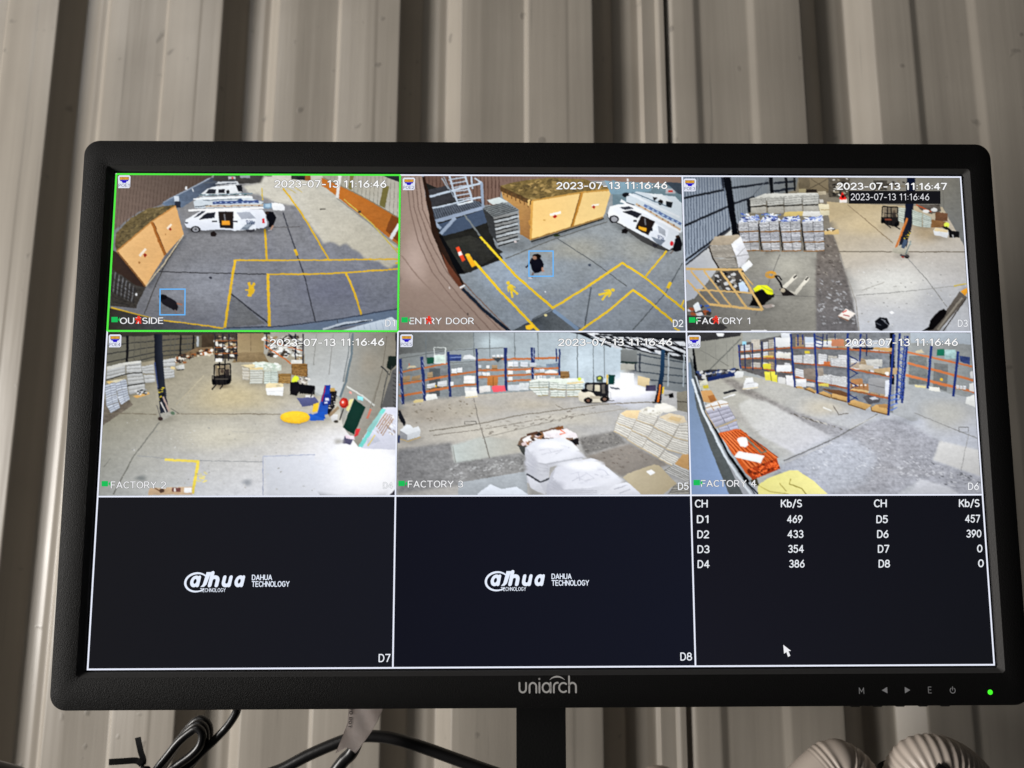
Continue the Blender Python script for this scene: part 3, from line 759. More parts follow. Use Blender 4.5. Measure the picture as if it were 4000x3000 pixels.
    p.R(790, 394, 825, 404, (44, 44, 50)); p.R(930, 395, 972, 405, (44, 44, 50))
    p.E(668, 456, 36, 24, (36, 36, 40)); p.E(668, 457, 24, 17, (150, 152, 158)); p.E(668, 457, 10, 8, (90, 92, 98)); p.P([(1030, 460), (1098, 456), (1092, 474), (1042, 478)], (60, 60, 66)); p.P([(1150, 385), (1166, 378), (1168, 415), (1150, 412)], (200, 40, 50))
    p.L([(614, 320), (1165, 304)], 14, (240, 242, 246)); p.L([(740, 292), (1180, 284)], 12, (196, 180, 160)); p.L([(790, 268), (1125, 258)], 20, (72, 88, 134)); p.L([(660, 296), (760, 284)], 6, (90, 96, 104))
    for k in range(8): p.R(800 + k * 40, 260, 816 + k * 40, 270, (150, 170, 205)); p.R(770 + k * 50, 286, 784 + k * 50, 292, (130, 90, 70))
    p.P([(960, 258), (990, 236), (1020, 256)], (60, 80, 120)); p.R(1160, 272, 1222, 308, (130, 158, 182)); p.R(1172, 276, 1210, 300, (170, 196, 214)); p.P([(1218, 268), (1300, 278), (1316, 300), (1312, 327), (1228, 322)], (232, 234, 238))
    p.P([(1178, 326), (1228, 334), (1254, 376), (1240, 412), (1226, 444), (1198, 446), (1200, 410), (1186, 384)], (24, 24, 30)); p.E(1184, 340, 14, 12, (54, 42, 38)); p.L([(1232, 430), (1212, 466)], 10, (176, 140, 120)); p.E(1208, 466, 14, 5, (150, 150, 155))
    p.P([(775, 480), (800, 468), (822, 490), (812, 508), (778, 506)], (40, 34, 34)); p.E(778, 803, 13, 9, (58, 60, 70))
    # kerb and parked bonnet along the bottom
    p.P([(880, 1160), (1300, 1158), (1700, 1110), (2150, 1030), (2150, 1100), (1700, 1165), (1400, 1200), (860, 1200)], (((1000, 1180), (98, 112, 134)), ((2100, 1060), (108, 124, 146))), 0.12)
    p.L([(900, 1162), (1300, 1152), (1700, 1104), (2150, 1028)], 9, (66, 74, 90)); p.P([(1680, 1200), (1900, 1140), (2100, 1088), (2150, 1120), (2150, 1200)], (205, 218, 232), 0.05)
    p.L([(1600, 1175), (1760, 1130), (1960, 1110)], 14, (188, 198, 210)); p.L([(1730, 1150), (1950, 1112)], 6, (40, 44, 54)); p.L([(1660, 1170), (1900, 1116)], 5, (60, 66, 78)); p.L([(1700, 1100), (1708, 1130)], 5, (60, 64, 70))
    for k in range(6): p.L([(1850 + k * 45, 1150 - k * 6), (1860 + k * 45, 1180)], 4, (170, 186, 204))
    # person in the detection box
    p.she(480, 1010, 80, 50, .75, 10)
    p.P([(402, 930), (430, 918), (472, 938), (530, 970), (545, 1010), (536, 1040), (512, 1036), (470, 1010), (432, 988), (410, 960)], (36, 34, 40)); p.L([(535, 985), (575, 995)], 12, (150, 110, 96)); p.L([(520, 1030), (545, 1085)], 10, (120, 110, 110)); p.E(440, 940, 26, 18, (24, 22, 26))
    p.box(415, 886, 597, 1070, 9, (104, 184, 252))
    osd(p, "POE1", "2023-07-13 11:16:46", 1238, 2052, 155, 46, "OUTSIDE", 120, 436, 1130, 40, "D1", 2056, 2126, 1156, 44, 98, 66, 58, 1102, (256, 1104), 5)
    return p.build("camera_view", "yard with white vans and a yellow sea container, framed in green")

def feed_entry():
    p = Picture(cell(1, 0), [(50, 80), (2105, 90), (2122, 1215), (45, 1212)])
    p.G(30, 70, 2150, 1230, (126, 128, 126), (166, 172, 174), (130, 137, 146), (124, 135, 146), 0.2)
    p.soft(900, 800, 420, 200, (150, 163, 176), None, 0.2); p.soft(1350, 620, 330, 120, (158, 158, 150), None, 0.2); p.soft(1800, 620, 260, 160, (156, 158, 154), None, 0.2)
    # brown ribbed wall at the back
    p.P([(150, 70), (2150, 70), (2150, 150), (1600, 125), (1000, 110), (800, 150), (760, 300), (150, 300)], (((300, 100), (110, 84, 74)), ((1400, 100), (146, 122, 110))), 0.1)
    for k in range(44): p.L([(200 + k * 27, 72), (205 + k * 27, 300 if k < 22 else 130)], 6, (88, 66, 58) if k < 22 else (122, 98, 88), 0)
    # dark loading bay
    p.P([(200, 120), (660, 330), (700, 420), (740, 590), (800, 690), (520, 800), (470, 800), (400, 700), (300, 480)], (38, 38, 36), 0.25)
    p.P([(320, 440), (660, 330), (700, 420), (560, 470), (360, 525)], (72, 86, 108), 0.12); p.P([(560, 650), (690, 622), (725, 668), (620, 708)], (24, 24, 26)); p.P([(380, 560), (560, 520), (800, 640), (560, 790), (470, 760)], (48, 48, 44), 0.3)
    p.L([(515, 365), (632, 525)], 12, (120, 126, 128))
    # landing, rails and ladder
    p.P([(262, 325), (600, 262), (662, 300), (660, 318), (305, 420)], (96, 104, 116), 0.3)
    p.comb((280, 330), (620, 268), (310, 400), (655, 305), 22, 5, (54, 58, 68)); p.P([(300, 405), (660, 302), (664, 328), (312, 430)], (150, 164, 186)); p.P([(235, 190), (400, 150), (470, 260), (262, 320)], (62, 62, 66), 0.3)
    for a, b, w in (((205, 80), (240, 240), 20), ((235, 242), (640, 136), 16), ((262, 326), (640, 238), 12), ((640, 130), (652, 310), 20), ((405, 84), (470, 296), 14), ((520, 84), (575, 276), 14), ((565, 84), (575, 180), 12), ((590, 100), (640, 135), 12), ((300, 430), (345, 470), 22), ((450, 390), (345, 510), 26)):
        p.L([a, b], w, (196, 208, 222) if w < 20 else (150, 164, 184), 0.06)
    for k in range(7): p.L([(400 + k * 10, 112 + k * 30), (530 + k * 8, 92 + k * 30)], 9, (188, 200, 214), 0.06)
    p.L([(345, 100), (400, 180)], 8, (170, 180, 190)); p.L([(360, 90), (440, 240)], 8, (150, 160, 172)); p.L([(470, 296), (580, 270)], 12, (220, 228, 236))
    # curved steel door in front
    p.P([(40, 80), (205, 84), (240, 300), (300, 520), (380, 720), (500, 880), (640, 1020), (860, 1220), (30, 1220)], (((80, 300), (172, 150, 138)), ((500, 1150), (146, 128, 118))), 0.06)
    p.soft(150, 700, 140, 260, (188, 168, 158), None, .05)
    for k, (x0, c) in enumerate(((90, 108), (122, 104), (152, 100), (182, 96))): p.L([(x0, 90), (x0 + 30, 330), (x0 + 90 + k * 12, 560), (x0 + 190 + k * 22, 780), (x0 + 330 + k * 30, 960), (x0 + 560 + k * 40, 1215)], 8, (c + 28, c + 8, c - 1), 0.03)
    p.L([(55, 660), (190, 830), (420, 1060), (560, 1215)], 10, (150, 130, 120)); p.L([(50, 980), (200, 1080), (330, 1215)], 8, (150, 130, 120))
    p.P([(205, 90), (225, 90), (320, 480), (480, 800), (520, 880), (490, 890), (380, 740), (280, 500)], (48, 34, 28), 0.2)
    p.P([(350, 640), (400, 720), (480, 830), (505, 880), (480, 890), (400, 790)], (104, 62, 46)); p.P([(330, 520), (350, 520), (520, 790), (470, 800)], (18, 18, 20)); p.L([(485, 898), (522, 884)], 12, (220, 220, 222)); p.L([(505, 905), (660, 1060), (850, 1215)], 22, (34, 42, 54))
    # pallet pile
    p.P([(680, 262), (770, 240), (838, 275), (720, 295)], (206, 214, 214)); p.P([(650, 318), (800, 278), (916, 330), (730, 390)], (132, 138, 140), 0.3); p.comb((660, 322), (735, 384), (800, 282), (912, 330), 7, 6, (70, 72, 74))
    p.P([(650, 320), (732, 388), (770, 588), (700, 500)], (58, 60, 62), 0.3)
    for k in range(8):
        y = 372 + k * 27
        p.P([(728 + k * 4, y + 14), (908 + (k % 3) * 14, y - 26), (910 + (k % 3) * 12, y - 10), (732 + k * 4, y + 32)], (176, 182, 186) if k % 2 else (140, 142, 142), 0.3); p.P([(732 + k * 4, y + 32), (908 + (k % 3) * 10, y - 10), (904, y), (738 + k * 4, y + 42)], (40, 40, 40), 0.3)
    p.E(890, 566, 12, 8, (210, 200, 200))
    # container
    p.sh([(990, 550), (1300, 456), (1540, 385), (1550, 410), (1300, 492), (1000, 590)], .55, 7); p.sh([(700, 520), (770, 600), (960, 560), (1000, 560), (940, 620), (760, 640)], .6, 8)
    p.P([(775, 158), (900, 125), (1120, 96), (1400, 110), (1600, 180), (1590, 192), (1380, 200), (1010, 268)], (128, 108, 66), 0.45)
    p.scatter([(800, 160), (1150, 105), (1560, 175), (1020, 255)], 80, 26, [(92, 78, 50), (166, 140, 88), (116, 98, 60), (188, 158, 100), (80, 68, 46)], 0.3, .4, -.2, .3)
    p.P([(775, 158), (1012, 268), (1000, 556), (925, 510), (915, 330), (800, 250)], (((800, 180), (196, 152, 92)), ((960, 540), (146, 106, 66))), 0.15); p.P([(775, 158), (1012, 266), (1010, 300), (780, 196)], (92, 70, 44), 0.4)
    for k in range(7): p.L([(800 + k * 30, 185 + k * 14), (803 + k * 30, 225 + k * 15)], 7, (110, 76, 44), 0.2)
    p.P([(1010, 266), (1380, 204), (1595, 186), (1530, 390), (1310, 455), (1000, 556)], (((1010, 400), (240, 202, 132)), ((1560, 300), (232, 204, 142))), 0.05)
    p.L([(1010, 266), (1380, 206), (1595, 186)], 12, (196, 152, 80)); p.L([(1012, 268), (1000, 555)], 16, (212, 162, 84)); p.L([(1380, 206), (1305, 456)], 16, (190, 136, 60)); p.L([(1366, 210), (1296, 458)], 6, (120, 84, 40)); p.L([(1000, 552), (1300, 460), (1530, 388)], 10, (150, 116, 66)); p.L([(1004, 566), (1300, 474), (1536, 398)], 9, (44, 42, 36))
    p.P([(1140, 360), (1222, 342), (1222, 362), (1142, 380)], (246, 240, 224)); p.P([(1160, 385), (1178, 368), (1196, 380), (1178, 396)], (176, 34, 30)); p.P([(1448, 298), (1502, 288), (1500, 300), (1450, 310)], (246, 240, 224)); p.P([(1450, 316), (1464, 304), (1478, 314), (1466, 328)], (176, 34, 30)); p.R(1090, 402, 1110, 414, (210, 170, 100)); p.E(994, 424, 10, 20, (190, 140, 70)); p.P([(980, 260), (996, 256), (990, 310), (978, 300)], (226, 190, 120)); p.E(1190, 520, 26, 9, (50, 60, 34))
    # pale wall, vans
    p.P([(1600, 110), (1640, 126), (2150, 150), (2150, 330), (1600, 300)], (118, 140, 150), 0.15); p.P([(1540, 120), (1640, 126), (1900, 140), (1880, 200), (1640, 220), (1590, 220)], (138, 168, 184), 0.1); p.R(1990, 180, 2060, 215, (190, 190, 196)); p.R(2010, 192, 2040, 205, (200, 70, 60)); p.P([(1980, 130), (2150, 140), (2150, 230), (2080, 215)], (70, 80, 92), 0.2); p.E(1700, 225, 30, 18, (34, 36, 42)); p.L([(1712, 104), (1712, 126)], 14, (235, 235, 235))
    p.P([(1700, 240), (1780, 200), (2060, 240), (2150, 330), (2150, 500), (1990, 480), (1700, 300)], (206, 216, 224), 0.05); p.P([(1860, 215), (1960, 220), (2040, 280), (2000, 300)], (226, 232, 236)); p.E(1950, 280, 18, 20, (40, 36, 36)); p.P([(1990, 270), (2040, 280), (2030, 320), (1990, 310)], (40, 44, 50)); p.P([(1890, 240), (1930, 245), (1905, 270)], (50, 54, 60))
    p.sh([(1540, 380), (1660, 440), (1900, 610), (2010, 650), (1980, 670), (1640, 480)], .5, 7)
    p.P([(1555, 360), (1570, 400), (1660, 450), (1800, 560), (1900, 610), (2000, 640), (2060, 620), (1700, 400)], (74, 74, 74))
    p.P([(1564, 360), (1580, 310), (1640, 294), (1730, 290), (1850, 350), (2000, 440), (2085, 500), (2060, 590), (2010, 628), (1960, 600), (1830, 530), (1640, 430), (1570, 390)], (((1650, 300), (238, 241, 246)), ((1900, 600), (212, 218, 226))), 0.03)
    p.P([(1670, 348), (1740, 336), (1810, 366), (1780, 396)], (44, 46, 54)); p.P([(1650, 318), (1730, 306), (1780, 322), (1690, 334)], (64, 68, 78)); p.P([(1810, 378), (1910, 420), (1860, 520), (1762, 470)], (44, 36, 34)); p.P([(1788, 452), (1845, 465), (1842, 494), (1786, 474)], (228, 170, 50)); p.L([(1835, 400), (1840, 446)], 10, (120, 120, 124))
    p.P([(1905, 430), (2010, 482), (1975, 600), (1862, 520)], (226, 231, 240)); p.P([(1930, 450), (1985, 478), (1985, 530), (1935, 500)], (172, 178, 188)); p.P([(1880, 530), (1985, 560), (1950, 600), (1900, 560)], (126, 136, 150)); p.T("9726", 1928, 1975, 540, 24, (60, 70, 100), 0.02, None, 0, 22)
    p.E(1610, 402, 36, 28, (40, 40, 44)); p.E(1612, 402, 24, 20, (160, 162, 168)); p.P([(1890, 580), (1930, 590), (1920, 606), (1896, 600)], (50, 50, 56)); p.E(2028, 580, 14, 18, (206, 44, 54)); p.R(1750, 408, 1775, 424, (40, 40, 46)); p.R(1868, 470, 1892, 490, (40, 40, 46))
    for a, b, w, c in (((1660, 266), (2100, 495), 18, (238, 241, 246)), ((1720, 216), (2090, 390), 16, (226, 232, 238)), ((1770, 290), (2095, 480), 14, (202, 178, 150)), ((1830, 300), (2100, 440), 20, (104, 124, 168)), ((1700, 280), (1760, 300), 8, (90, 96, 104)), ((1740, 205), (2000, 310), 7, (110, 130, 146))): p.L([a, b], w, c)
    for k in range(7): p.R(1850 + k * 36, 308 + k * 19, 1866 + k * 36, 322 + k * 19, (170, 190, 214)); p.R(1790 + k * 42, 298 + k * 24, 1800 + k * 42, 308 + k * 24, (140, 100, 76))
    p.P([(2060, 540), (2090, 530), (2105, 580), (2098, 630), (2060, 640), (2030, 630)], (26, 26, 32)); p.L([(2040, 630), (2020, 656)], 10, (120, 110, 106)); p.E(2072, 530, 14, 12, (60, 46, 40)); p.P([(1665, 480), (1690, 470), (1714, 486), (1700, 508), (1668, 502)], (30, 28, 30))
    # joints and yellow lines
    p.L([(820, 690), (1010, 610), (1190, 540), (1560, 420)], 6, (96, 96, 92)); p.L([(1160, 520), (1440, 700), (1700, 890)], 6, (92, 96, 98)); p.L([(1440, 900), (1390, 1200)], 10, (86, 92, 98)); p.L([(2105, 720), (1980, 940), (1740, 1205)], 7, (90, 96, 100)); p.L([(1150, 1055), (1010, 1130)], 9, (92, 98, 102)); p.P([(1000, 1140), (1160, 1062), (1380, 1200), (1300, 1220), (850, 1220)], (((1000, 1150), (66, 72, 76)), ((1300, 1180), (100, 106, 112))), 0.25); p.L([(1165, 1062), (1345, 1200)], 26, (120, 140, 164))
    for pts, w in (([(632, 530), (900, 820), (1165, 1048)], 20), ([(585, 705), (760, 900), (1060, 1215)], 22), ([(1160, 1046), (1400, 902), (1670, 720)], 20), ([(1665, 718), (1830, 825), (2115, 1060)], 18), ([(1990, 635), (1832, 824)], 16), ([(1350, 1215), (1560, 1070), (1745, 916)], 18), ([(1740, 912), (1900, 1030), (2040, 1150)], 18), ([(2016, 862), (1996, 906)], 26), ([(2115, 990), (2092, 1036)], 14), ([(2040, 1190), (2080, 1210)], 14)):
        p.L(pts, w * .85, (226, 192, 50), 0.08)
    p.L([(545, 668), (588, 745)], 34, (232, 170, 40)); p.E(543, 664, 20, 12, (240, 190, 60)); p.P([(965, 1175), (1010, 1160), (1030, 1185), (1000, 1205), (970, 1198)], (236, 190, 50))
    p.L([(466, 604), (514, 706)], 26, (220, 76, 44)); p.L([(482, 640), (494, 664)], 26, (240, 232, 226))
    def walker(cx, cy, a, k):
        ca, sa = math.cos(a), math.sin(a)
        t = lambda x, y: (cx + (x * ca - y * sa) * k, cy + (x * sa + y * ca) * k)
        c = (224, 196, 62)
        p.P([t(-14, -28), t(14, -28), t(16, 22), t(-14, 22)], c); p.L([t(-8, 20), t(-22, 64)], 15 * k, c); p.L([t(8, 20), t(24, 62)], 15 * k, c); p.L([t(-14, -22), t(-28, 14)], 9 * k, c); p.L([t(14, -22), t(28, 10)], 9 * k, c); p.E(*t(0, -44), 14 * k, 12 * k, c)
    walker(858, 905, -.5, 1.0); walker(1560, 938, -2.0 + math.pi + 2.0 - 2.1, 1.0)
    p.E(1430, 736, 12, 9, (70, 78, 92)); p.R(1104, 924, 1116, 934, (210, 216, 220)); p.E(1110, 1098, 12, 9, (214, 204, 150)); p.E(545, 1090, 6, 10, (90, 80, 76)); p.E(412, 900, 6, 10, (200, 190, 186))
    # person in the box
    p.she(1030, 815, 60, 22, .7, 8)
    p.P([(1000, 690), (1030, 668), (1075, 690), (1096, 730), (1090, 770), (1060, 790), (1030, 796), (1010, 770), (998, 720)], (22, 22, 32)); p.E(1046, 672, 32, 20, (26, 20, 20)); p.E(1030, 682, 16, 14, (150, 116, 98)); p.L([(1002, 700), (985, 735), (965, 754)], 12, (40, 34, 40)); p.L([(1088, 750), (1084, 785), (1100, 775)], 13, (170, 130, 112)); p.L([(1020, 790), (1006, 828)], 14, (110, 96, 90)); p.E(998, 830, 16, 6, (190, 190, 196))
    p.box(988, 637, 1164, 820, 9, (104, 184, 252))
    osd(p, "POE2", "2023-07-13 11:16:46", 1190, 2002, 178, 46, "ENTRY DOOR", 120, 588, 1162, 42, "D2", 2034, 2108, 1182, 46, 60, 94, 62, 1134, (262, 1134), -2)
    return p.build("camera_view", "yellow container, white van and a walker boxed in blue")

def feed_factory1():
    p = Picture(cell(2, 0), [(40, 85), (2047, 87), (2117, 1195), (62, 1195)]); p.gain = 1.05
    p.G(20, 70, 2140, 1210, (120, 110, 90), (120, 112, 96), (150, 152, 156), (100, 100, 98), 0.14)
    # far end and right wall
    p.P([(880, 70), (1250, 70), (1250, 180), (1100, 200), (880, 190)], (104, 94, 76), 0.2); p.R(960, 95, 1095, 185, (122, 110, 88)); p.L([(960, 170), (1090, 100)], 5, (80, 72, 60)); p.L([(970, 100), (1090, 180)], 5, (90, 80, 64))
    p.G(1240, 70, 2060, 300, (110, 106, 96), (142, 140, 134), (132, 130, 124), (120, 112, 98), 0.15)
    p.P([(1730, 70), (2060, 70), (2085, 600), (2040, 560), (1900, 440), (1900, 280), (1730, 270)], (((1750, 120), (132, 128, 116)), ((2050, 500), (112, 114, 114))), 0.12); p.L([(1920, 90), (1935, 430)], 5, (110, 108, 102)); p.L([(2000, 540), (2075, 600)], 14, (60, 60, 62))
    # floor
    p.P([(1080, 262), (1250, 275), (1500, 285), (1920, 300), (2090, 600), (2125, 1210), (1310, 1210), (1260, 960), (1190, 680), (1130, 500), (1095, 380)], (((1400, 300), (176, 160, 128)), ((1600, 1150), (188, 192, 200))), 0.1)
    p.soft(1350, 420, 230, 120, (190, 174, 142), (180, 166, 136), .1); p.soft(1550, 860, 420, 200, (206, 206, 202), (190, 186, 176), .1); p.soft(1900, 1000, 220, 200, (172, 174, 178), (184, 182, 178), .1); p.soft(1800, 480, 190, 100, (164, 148, 122), (178, 164, 136), .12)
    p.P([(500, 620), (1010, 615), (1000, 800), (1005, 1210), (60, 1210), (60, 980), (400, 720)], (((700, 640), (150, 148, 140)), ((300, 1150), (100, 98, 94))), 0.16); p.soft(800, 720, 200, 130, (168, 166, 156), (146, 144, 138), .14)
    p.fP([(1050, 500), (1130, 500), (1190, 690), (1265, 960), (1310, 1210), (1000, 1210), (995, 800), (1012, 620)], (((1080, 520), (112, 104, 96)), ((1150, 1100), (104, 102, 104))), 3.5, 0.3)
    p.scatter([(1010, 820), (1225, 830), (1290, 1140), (1010, 1150)], 120, 13, [(170, 172, 176), (76, 74, 76), (134, 134, 138), (190, 192, 196)], .1, .45, .4, .45); p.scatter([(1040, 520), (1140, 520), (1200, 780), (1010, 800)], 50, 12, [(140, 134, 126), (84, 78, 74)], .1, .4, .4)
    for pts, w, c in (([(1160, 620), (1600, 622), (2085, 622)], 7, (112, 104, 92)), ([(1230, 280), (1560, 560)], 6, (140, 124, 100)), ([(1660, 660), (1800, 820), (1950, 1020)], 6, (136, 136, 134)), ([(1290, 935), (1560, 915), (2080, 860)], 5, (150, 150, 148)), ([(740, 640), (650, 870), (560, 1080)], 5, (112, 110, 106)), ([(700, 935), (1000, 945)], 6, (116, 114, 110)), ([(1170, 640), (1290, 980), (1310, 1190)], 6, (150, 146, 140)), ([(1330, 900), (1500, 840)], 5, (160, 158, 152))): p.L(pts, w, c)
    p.scatter([(1300, 660), (1900, 660), (2050, 1150), (1330, 1160)], 90, 7, [(150, 150, 150), (206, 206, 204), (164, 162, 158)], .05, .5)
    p.L([(2000, 866), (2090, 850)], 9, (196, 176, 90))
    # corrugated left wall in bays
    p.P([(40, 80), (880, 80), (860, 180), (700, 220), (540, 300), (440, 470), (60, 730), (45, 700)], (((80, 400), (150, 162, 178)), ((800, 150), (104, 106, 104))), 0.08)
    for k in range(17): p.L([(60 + k * 20, 90), (62 + k * 21, 660 - k * 12)], 8, (98, 108, 124), .02)
    for k in range(14): p.L([(395 + k * 20, 90), (430 + k * 16, 440 - k * 16)], 6, (112, 120, 128), .02)
    for pts in ([(50, 240), (340, 180)], [(50, 440), (370, 300)], [(55, 690), (385, 450)], [(385, 170), (665, 130)], [(400, 280), (560, 230)], [(700, 130), (860, 118)], [(700, 190), (850, 165)]): p.L(pts, 16, (40, 44, 52))
    p.L([(540, 230), (660, 100)], 5, (90, 96, 104))
    p.P([(60, 720), (385, 465), (440, 480), (420, 560), (330, 700), (120, 960), (60, 980)], (((100, 760), (168, 172, 180)), ((400, 500), (196, 196, 192))), 0.06); p.L([(60, 720), (385, 462)], 12, (60, 62, 68))
    p.P([(335, 85), (388, 85), (440, 505), (400, 505)], (16, 18, 24)); p.P([(320, 90), (336, 90), (345, 170), (330, 170)], (40, 44, 54)); p.P([(665, 88), (692, 88), (700, 214), (676, 214)], (22, 24, 28)); p.P([(780, 88), (798, 88), (802, 205), (786, 205)], (26, 27, 30)); p.P([(842, 88), (856, 88), (858, 188), (846, 188)], (34, 34, 34)); p.P([(505, 250), (530, 250), (535, 340), (515, 345)], (30, 32, 36))
    # stacked pallets behind
    p.P([(520, 250), (640, 205), (1020, 200), (1030, 250), (660, 260)], (196, 196, 190), 0.1)
    for k, (x0, x1) in enumerate(((528, 645), (650, 770), (772, 905), (908, 1026))):
        t = 240 - k * 8
        p.stack([(x0, t), (x1, t - 6), (x1, 285 - k * 3), (x0, 300 - k * 3)], 1, 4, (188, 188, 182), (110, 110, 106), 12, .2); p.P([(x0 + 4, 305 - k * 4), (x1, 300 - k * 4), (x1, 345), (x0 + 6, 350)], (160, 158, 150), 0.2); p.L([(x0, 302 - k * 4), (x1, 296 - k * 4)], 8, (40, 38, 36))
    p.P([(1020, 280), (1098, 282), (1102, 360), (1040, 366)], (206, 198, 170)); p.L([(1040, 325), (1100, 320)], 5, (150, 130, 90)); p.R(880, 170, 930, 198, (150, 140, 110)); p.R(930, 175, 1010, 196, (46, 40, 36), .3); p.R(1020, 188, 1075, 212, (170, 160, 138), .2); p.R(1030, 248, 1056, 270, (190, 188, 182))
    p.P([(775, 338), (912, 332), (905, 366), (765, 368)], (196, 176, 116)); p.P([(912, 332), (1030, 330), (1042, 366), (905, 368)], (208, 208, 204)); p.scatter([(470, 350), (750, 345), (740, 400), (450, 420)], 60, 15, [(236, 240, 246), (74, 96, 170), (150, 166, 200), (110, 128, 120)], .1, .45)
    # front pallets of printed bags: three high, four wide
    for k, (x0, x1) in enumerate(((440, 585), (590, 735), (742, 890), (902, 1058))):
        p.P([(x0 + 30, 375), (x1 - 10, 366), (x1, 400), (x0, 420)], (206, 212, 226), 0.25); p.scatter([(x0 + 30, 376), (x1 - 10, 368), (x1, 398), (x0, 416)], 26, 15, [(84, 104, 178), (230, 234, 240), (120, 138, 190), (60, 70, 120)], .1, .4)
        a = 20 - k * 6
        p.stack([(x0, 408 + a * .3), (x1, 400), (x1, 470), (x0 + 6, 478)], 2, 6, (202, 204, 208), (104, 104, 108), 22, .15, .25); p.stack([(x0 + 10, 486), (x1 + 2, 480), (x1 + 2, 546), (x0 + 16, 552)], 2, 6, (196, 198, 204), (98, 98, 104), 22, .15, .25); p.stack([(x0 + 20, 560), (x1 + 6, 556), (x1 + 4, 612), (x0 + 30, 614)], 2, 5, (206, 206, 208), (110, 110, 112), 20, .15, .25)
        for y in (479, 553, 617): p.L([(x0 + 10, y + 2), (x1 + 4, y - 4)], 8, (132, 98, 62))
        p.L([(x0 - 4, 420), (x0 + 18, 612)], 9, (36, 34, 36))
    # white sack pile by the wall
    p.P([(230, 578), (270, 515), (440, 502), (460, 515), (380, 575)], (170, 158, 140), .15); p.stack([(232, 582), (388, 572), (428, 664), (250, 668)], 1, 9, (176, 170, 160), (120, 114, 106), 10, .1, .2); p.stack([(260, 672), (415, 668), (440, 735), (300, 740)], 1, 6, (170, 166, 158), (112, 108, 102), 10, .1, .2)
    p.P([(388, 572), (460, 512), (490, 585), (520, 660), (480, 720), (440, 738), (425, 660)], (((400, 600), (230, 232, 238)), ((500, 690), (188, 188, 192))), .12); p.L([(395, 660), (515, 645)], 5, (150, 150, 152)); p.L([(420, 664), (495, 590)], 5, (160, 160, 162)); p.P([(460, 730), (515, 685), (545, 715), (480, 775)], (226, 230, 236)); p.L([(228, 580), (255, 670), (300, 742)], 10, (50, 44, 40))
    # pallet truck, hose coil, clutter
    p.P([(260, 790), (330, 750), (480, 760), (520, 900), (440, 930), (330, 900)], (74, 70, 66), .4); p.scatter([(250, 790), (470, 760), (500, 900), (320, 890)], 40, 18, [(30, 30, 32), (190, 190, 190), (120, 116, 110), (60, 58, 56)], .1, .7); p.P([(440, 850), (470, 832), (512, 890), (505, 915), (450, 910)], (190, 206, 226))
    for r in (40, 30, 20): p.L([(675 + r * math.cos(a / 2), 788 + r * .62 * math.sin(a / 2)) for a in range(14)], 6, (196, 142, 52))
    for a, b in (((860, 792), (745, 900)), ((945, 806), (850, 925))): p.L([a, b], 26, (212, 208, 196)); p.L([(a[0], a[1]), (a[0] - 22, a[1] + 20)], 12, (60, 58, 56))
    p.L([(745, 895), (850, 925)], 22, (200, 196, 184)); p.L([(705, 795), (745, 850), (762, 905)], 13, (30, 28, 30)); p.L([(700, 798), (735, 800), (752, 830)], 10, (34, 32, 34)); p.P([(735, 890), (770, 880), (850, 935), (760, 940)], (44, 40, 40)); p.E(760, 900, 18, 16, (180, 170, 150))
    # crouching worker
    p.she(620, 1010, 110, 40, .6, 10); p.she(830, 920, 120, 34, .75, 10); p.she(1480, 1178, 70, 20, .55, 8); p.she(1220, 1105, 80, 16, .6, 6)
    p.P([(540, 940), (560, 905), (620, 890), (680, 915), (690, 950), (640, 985), (620, 1020), (560, 1010), (515, 1010), (540, 970)], (22, 20, 20)); p.P([(545, 890), (580, 862), (650, 862), (690, 905), (690, 935), (650, 930), (610, 885), (560, 915)], (216, 222, 40), .15); p.L([(600, 868), (690, 915)], 8, (170, 180, 60)); p.P([(650, 940), (700, 925), (696, 950), (660, 960)], (30, 28, 28)); p.P([(600, 1010), (690, 995), (692, 1020), (640, 1030)], (150, 140, 134)); p.E(690, 1010, 12, 6, (180, 176, 170))
    # timber frame
    W = (200, 168, 112)
    for a, b, w in (((62, 748), (470, 752), 16), ((70, 828), (225, 1000), 13), ((225, 1000), (612, 1040), 17), ((446, 754), (615, 1042), 18), ((95, 760), (305, 1005), 13), ((190, 760), (390, 1018), 13), ((312, 762), (500, 1028), 15), ((120, 896), (540, 918), 12), ((470, 770), (545, 862), 9)): p.L([a, b], w, W, .08)
    p.scatter([(80, 1010), (230, 1010), (230, 1080), (70, 1080)], 30, 22, [(150, 84, 56), (200, 200, 204), (70, 96, 160), (60, 54, 50)], .1, .6); p.P([(110, 1010), (150, 985), (170, 1040), (130, 1060)], (222, 226, 230)); p.P([(65, 1080), (240, 1090), (360, 1170), (300, 1200), (65, 1200)], (60, 58, 58), .3)
    p.P([(530, 1185), (640, 1185), (650, 1200), (520, 1200)], (220, 220, 222))
    # steel column with hand truck, forklift, bags and desk at the right
    p.P([(1665, 88), (1722, 88), (1722, 180), (1712, 290), (1700, 420), (1650, 620), (1590, 630), (1640, 420), (1650, 290)], (((1660, 200), (20, 26, 46)), ((1650, 600), (40, 40, 46))), .05); p.scatter([(1640, 470), (1690, 470), (1670, 530), (1640, 530)], 18, 9, [(190, 170, 50), (40, 40, 44)], 0, .5, .5)
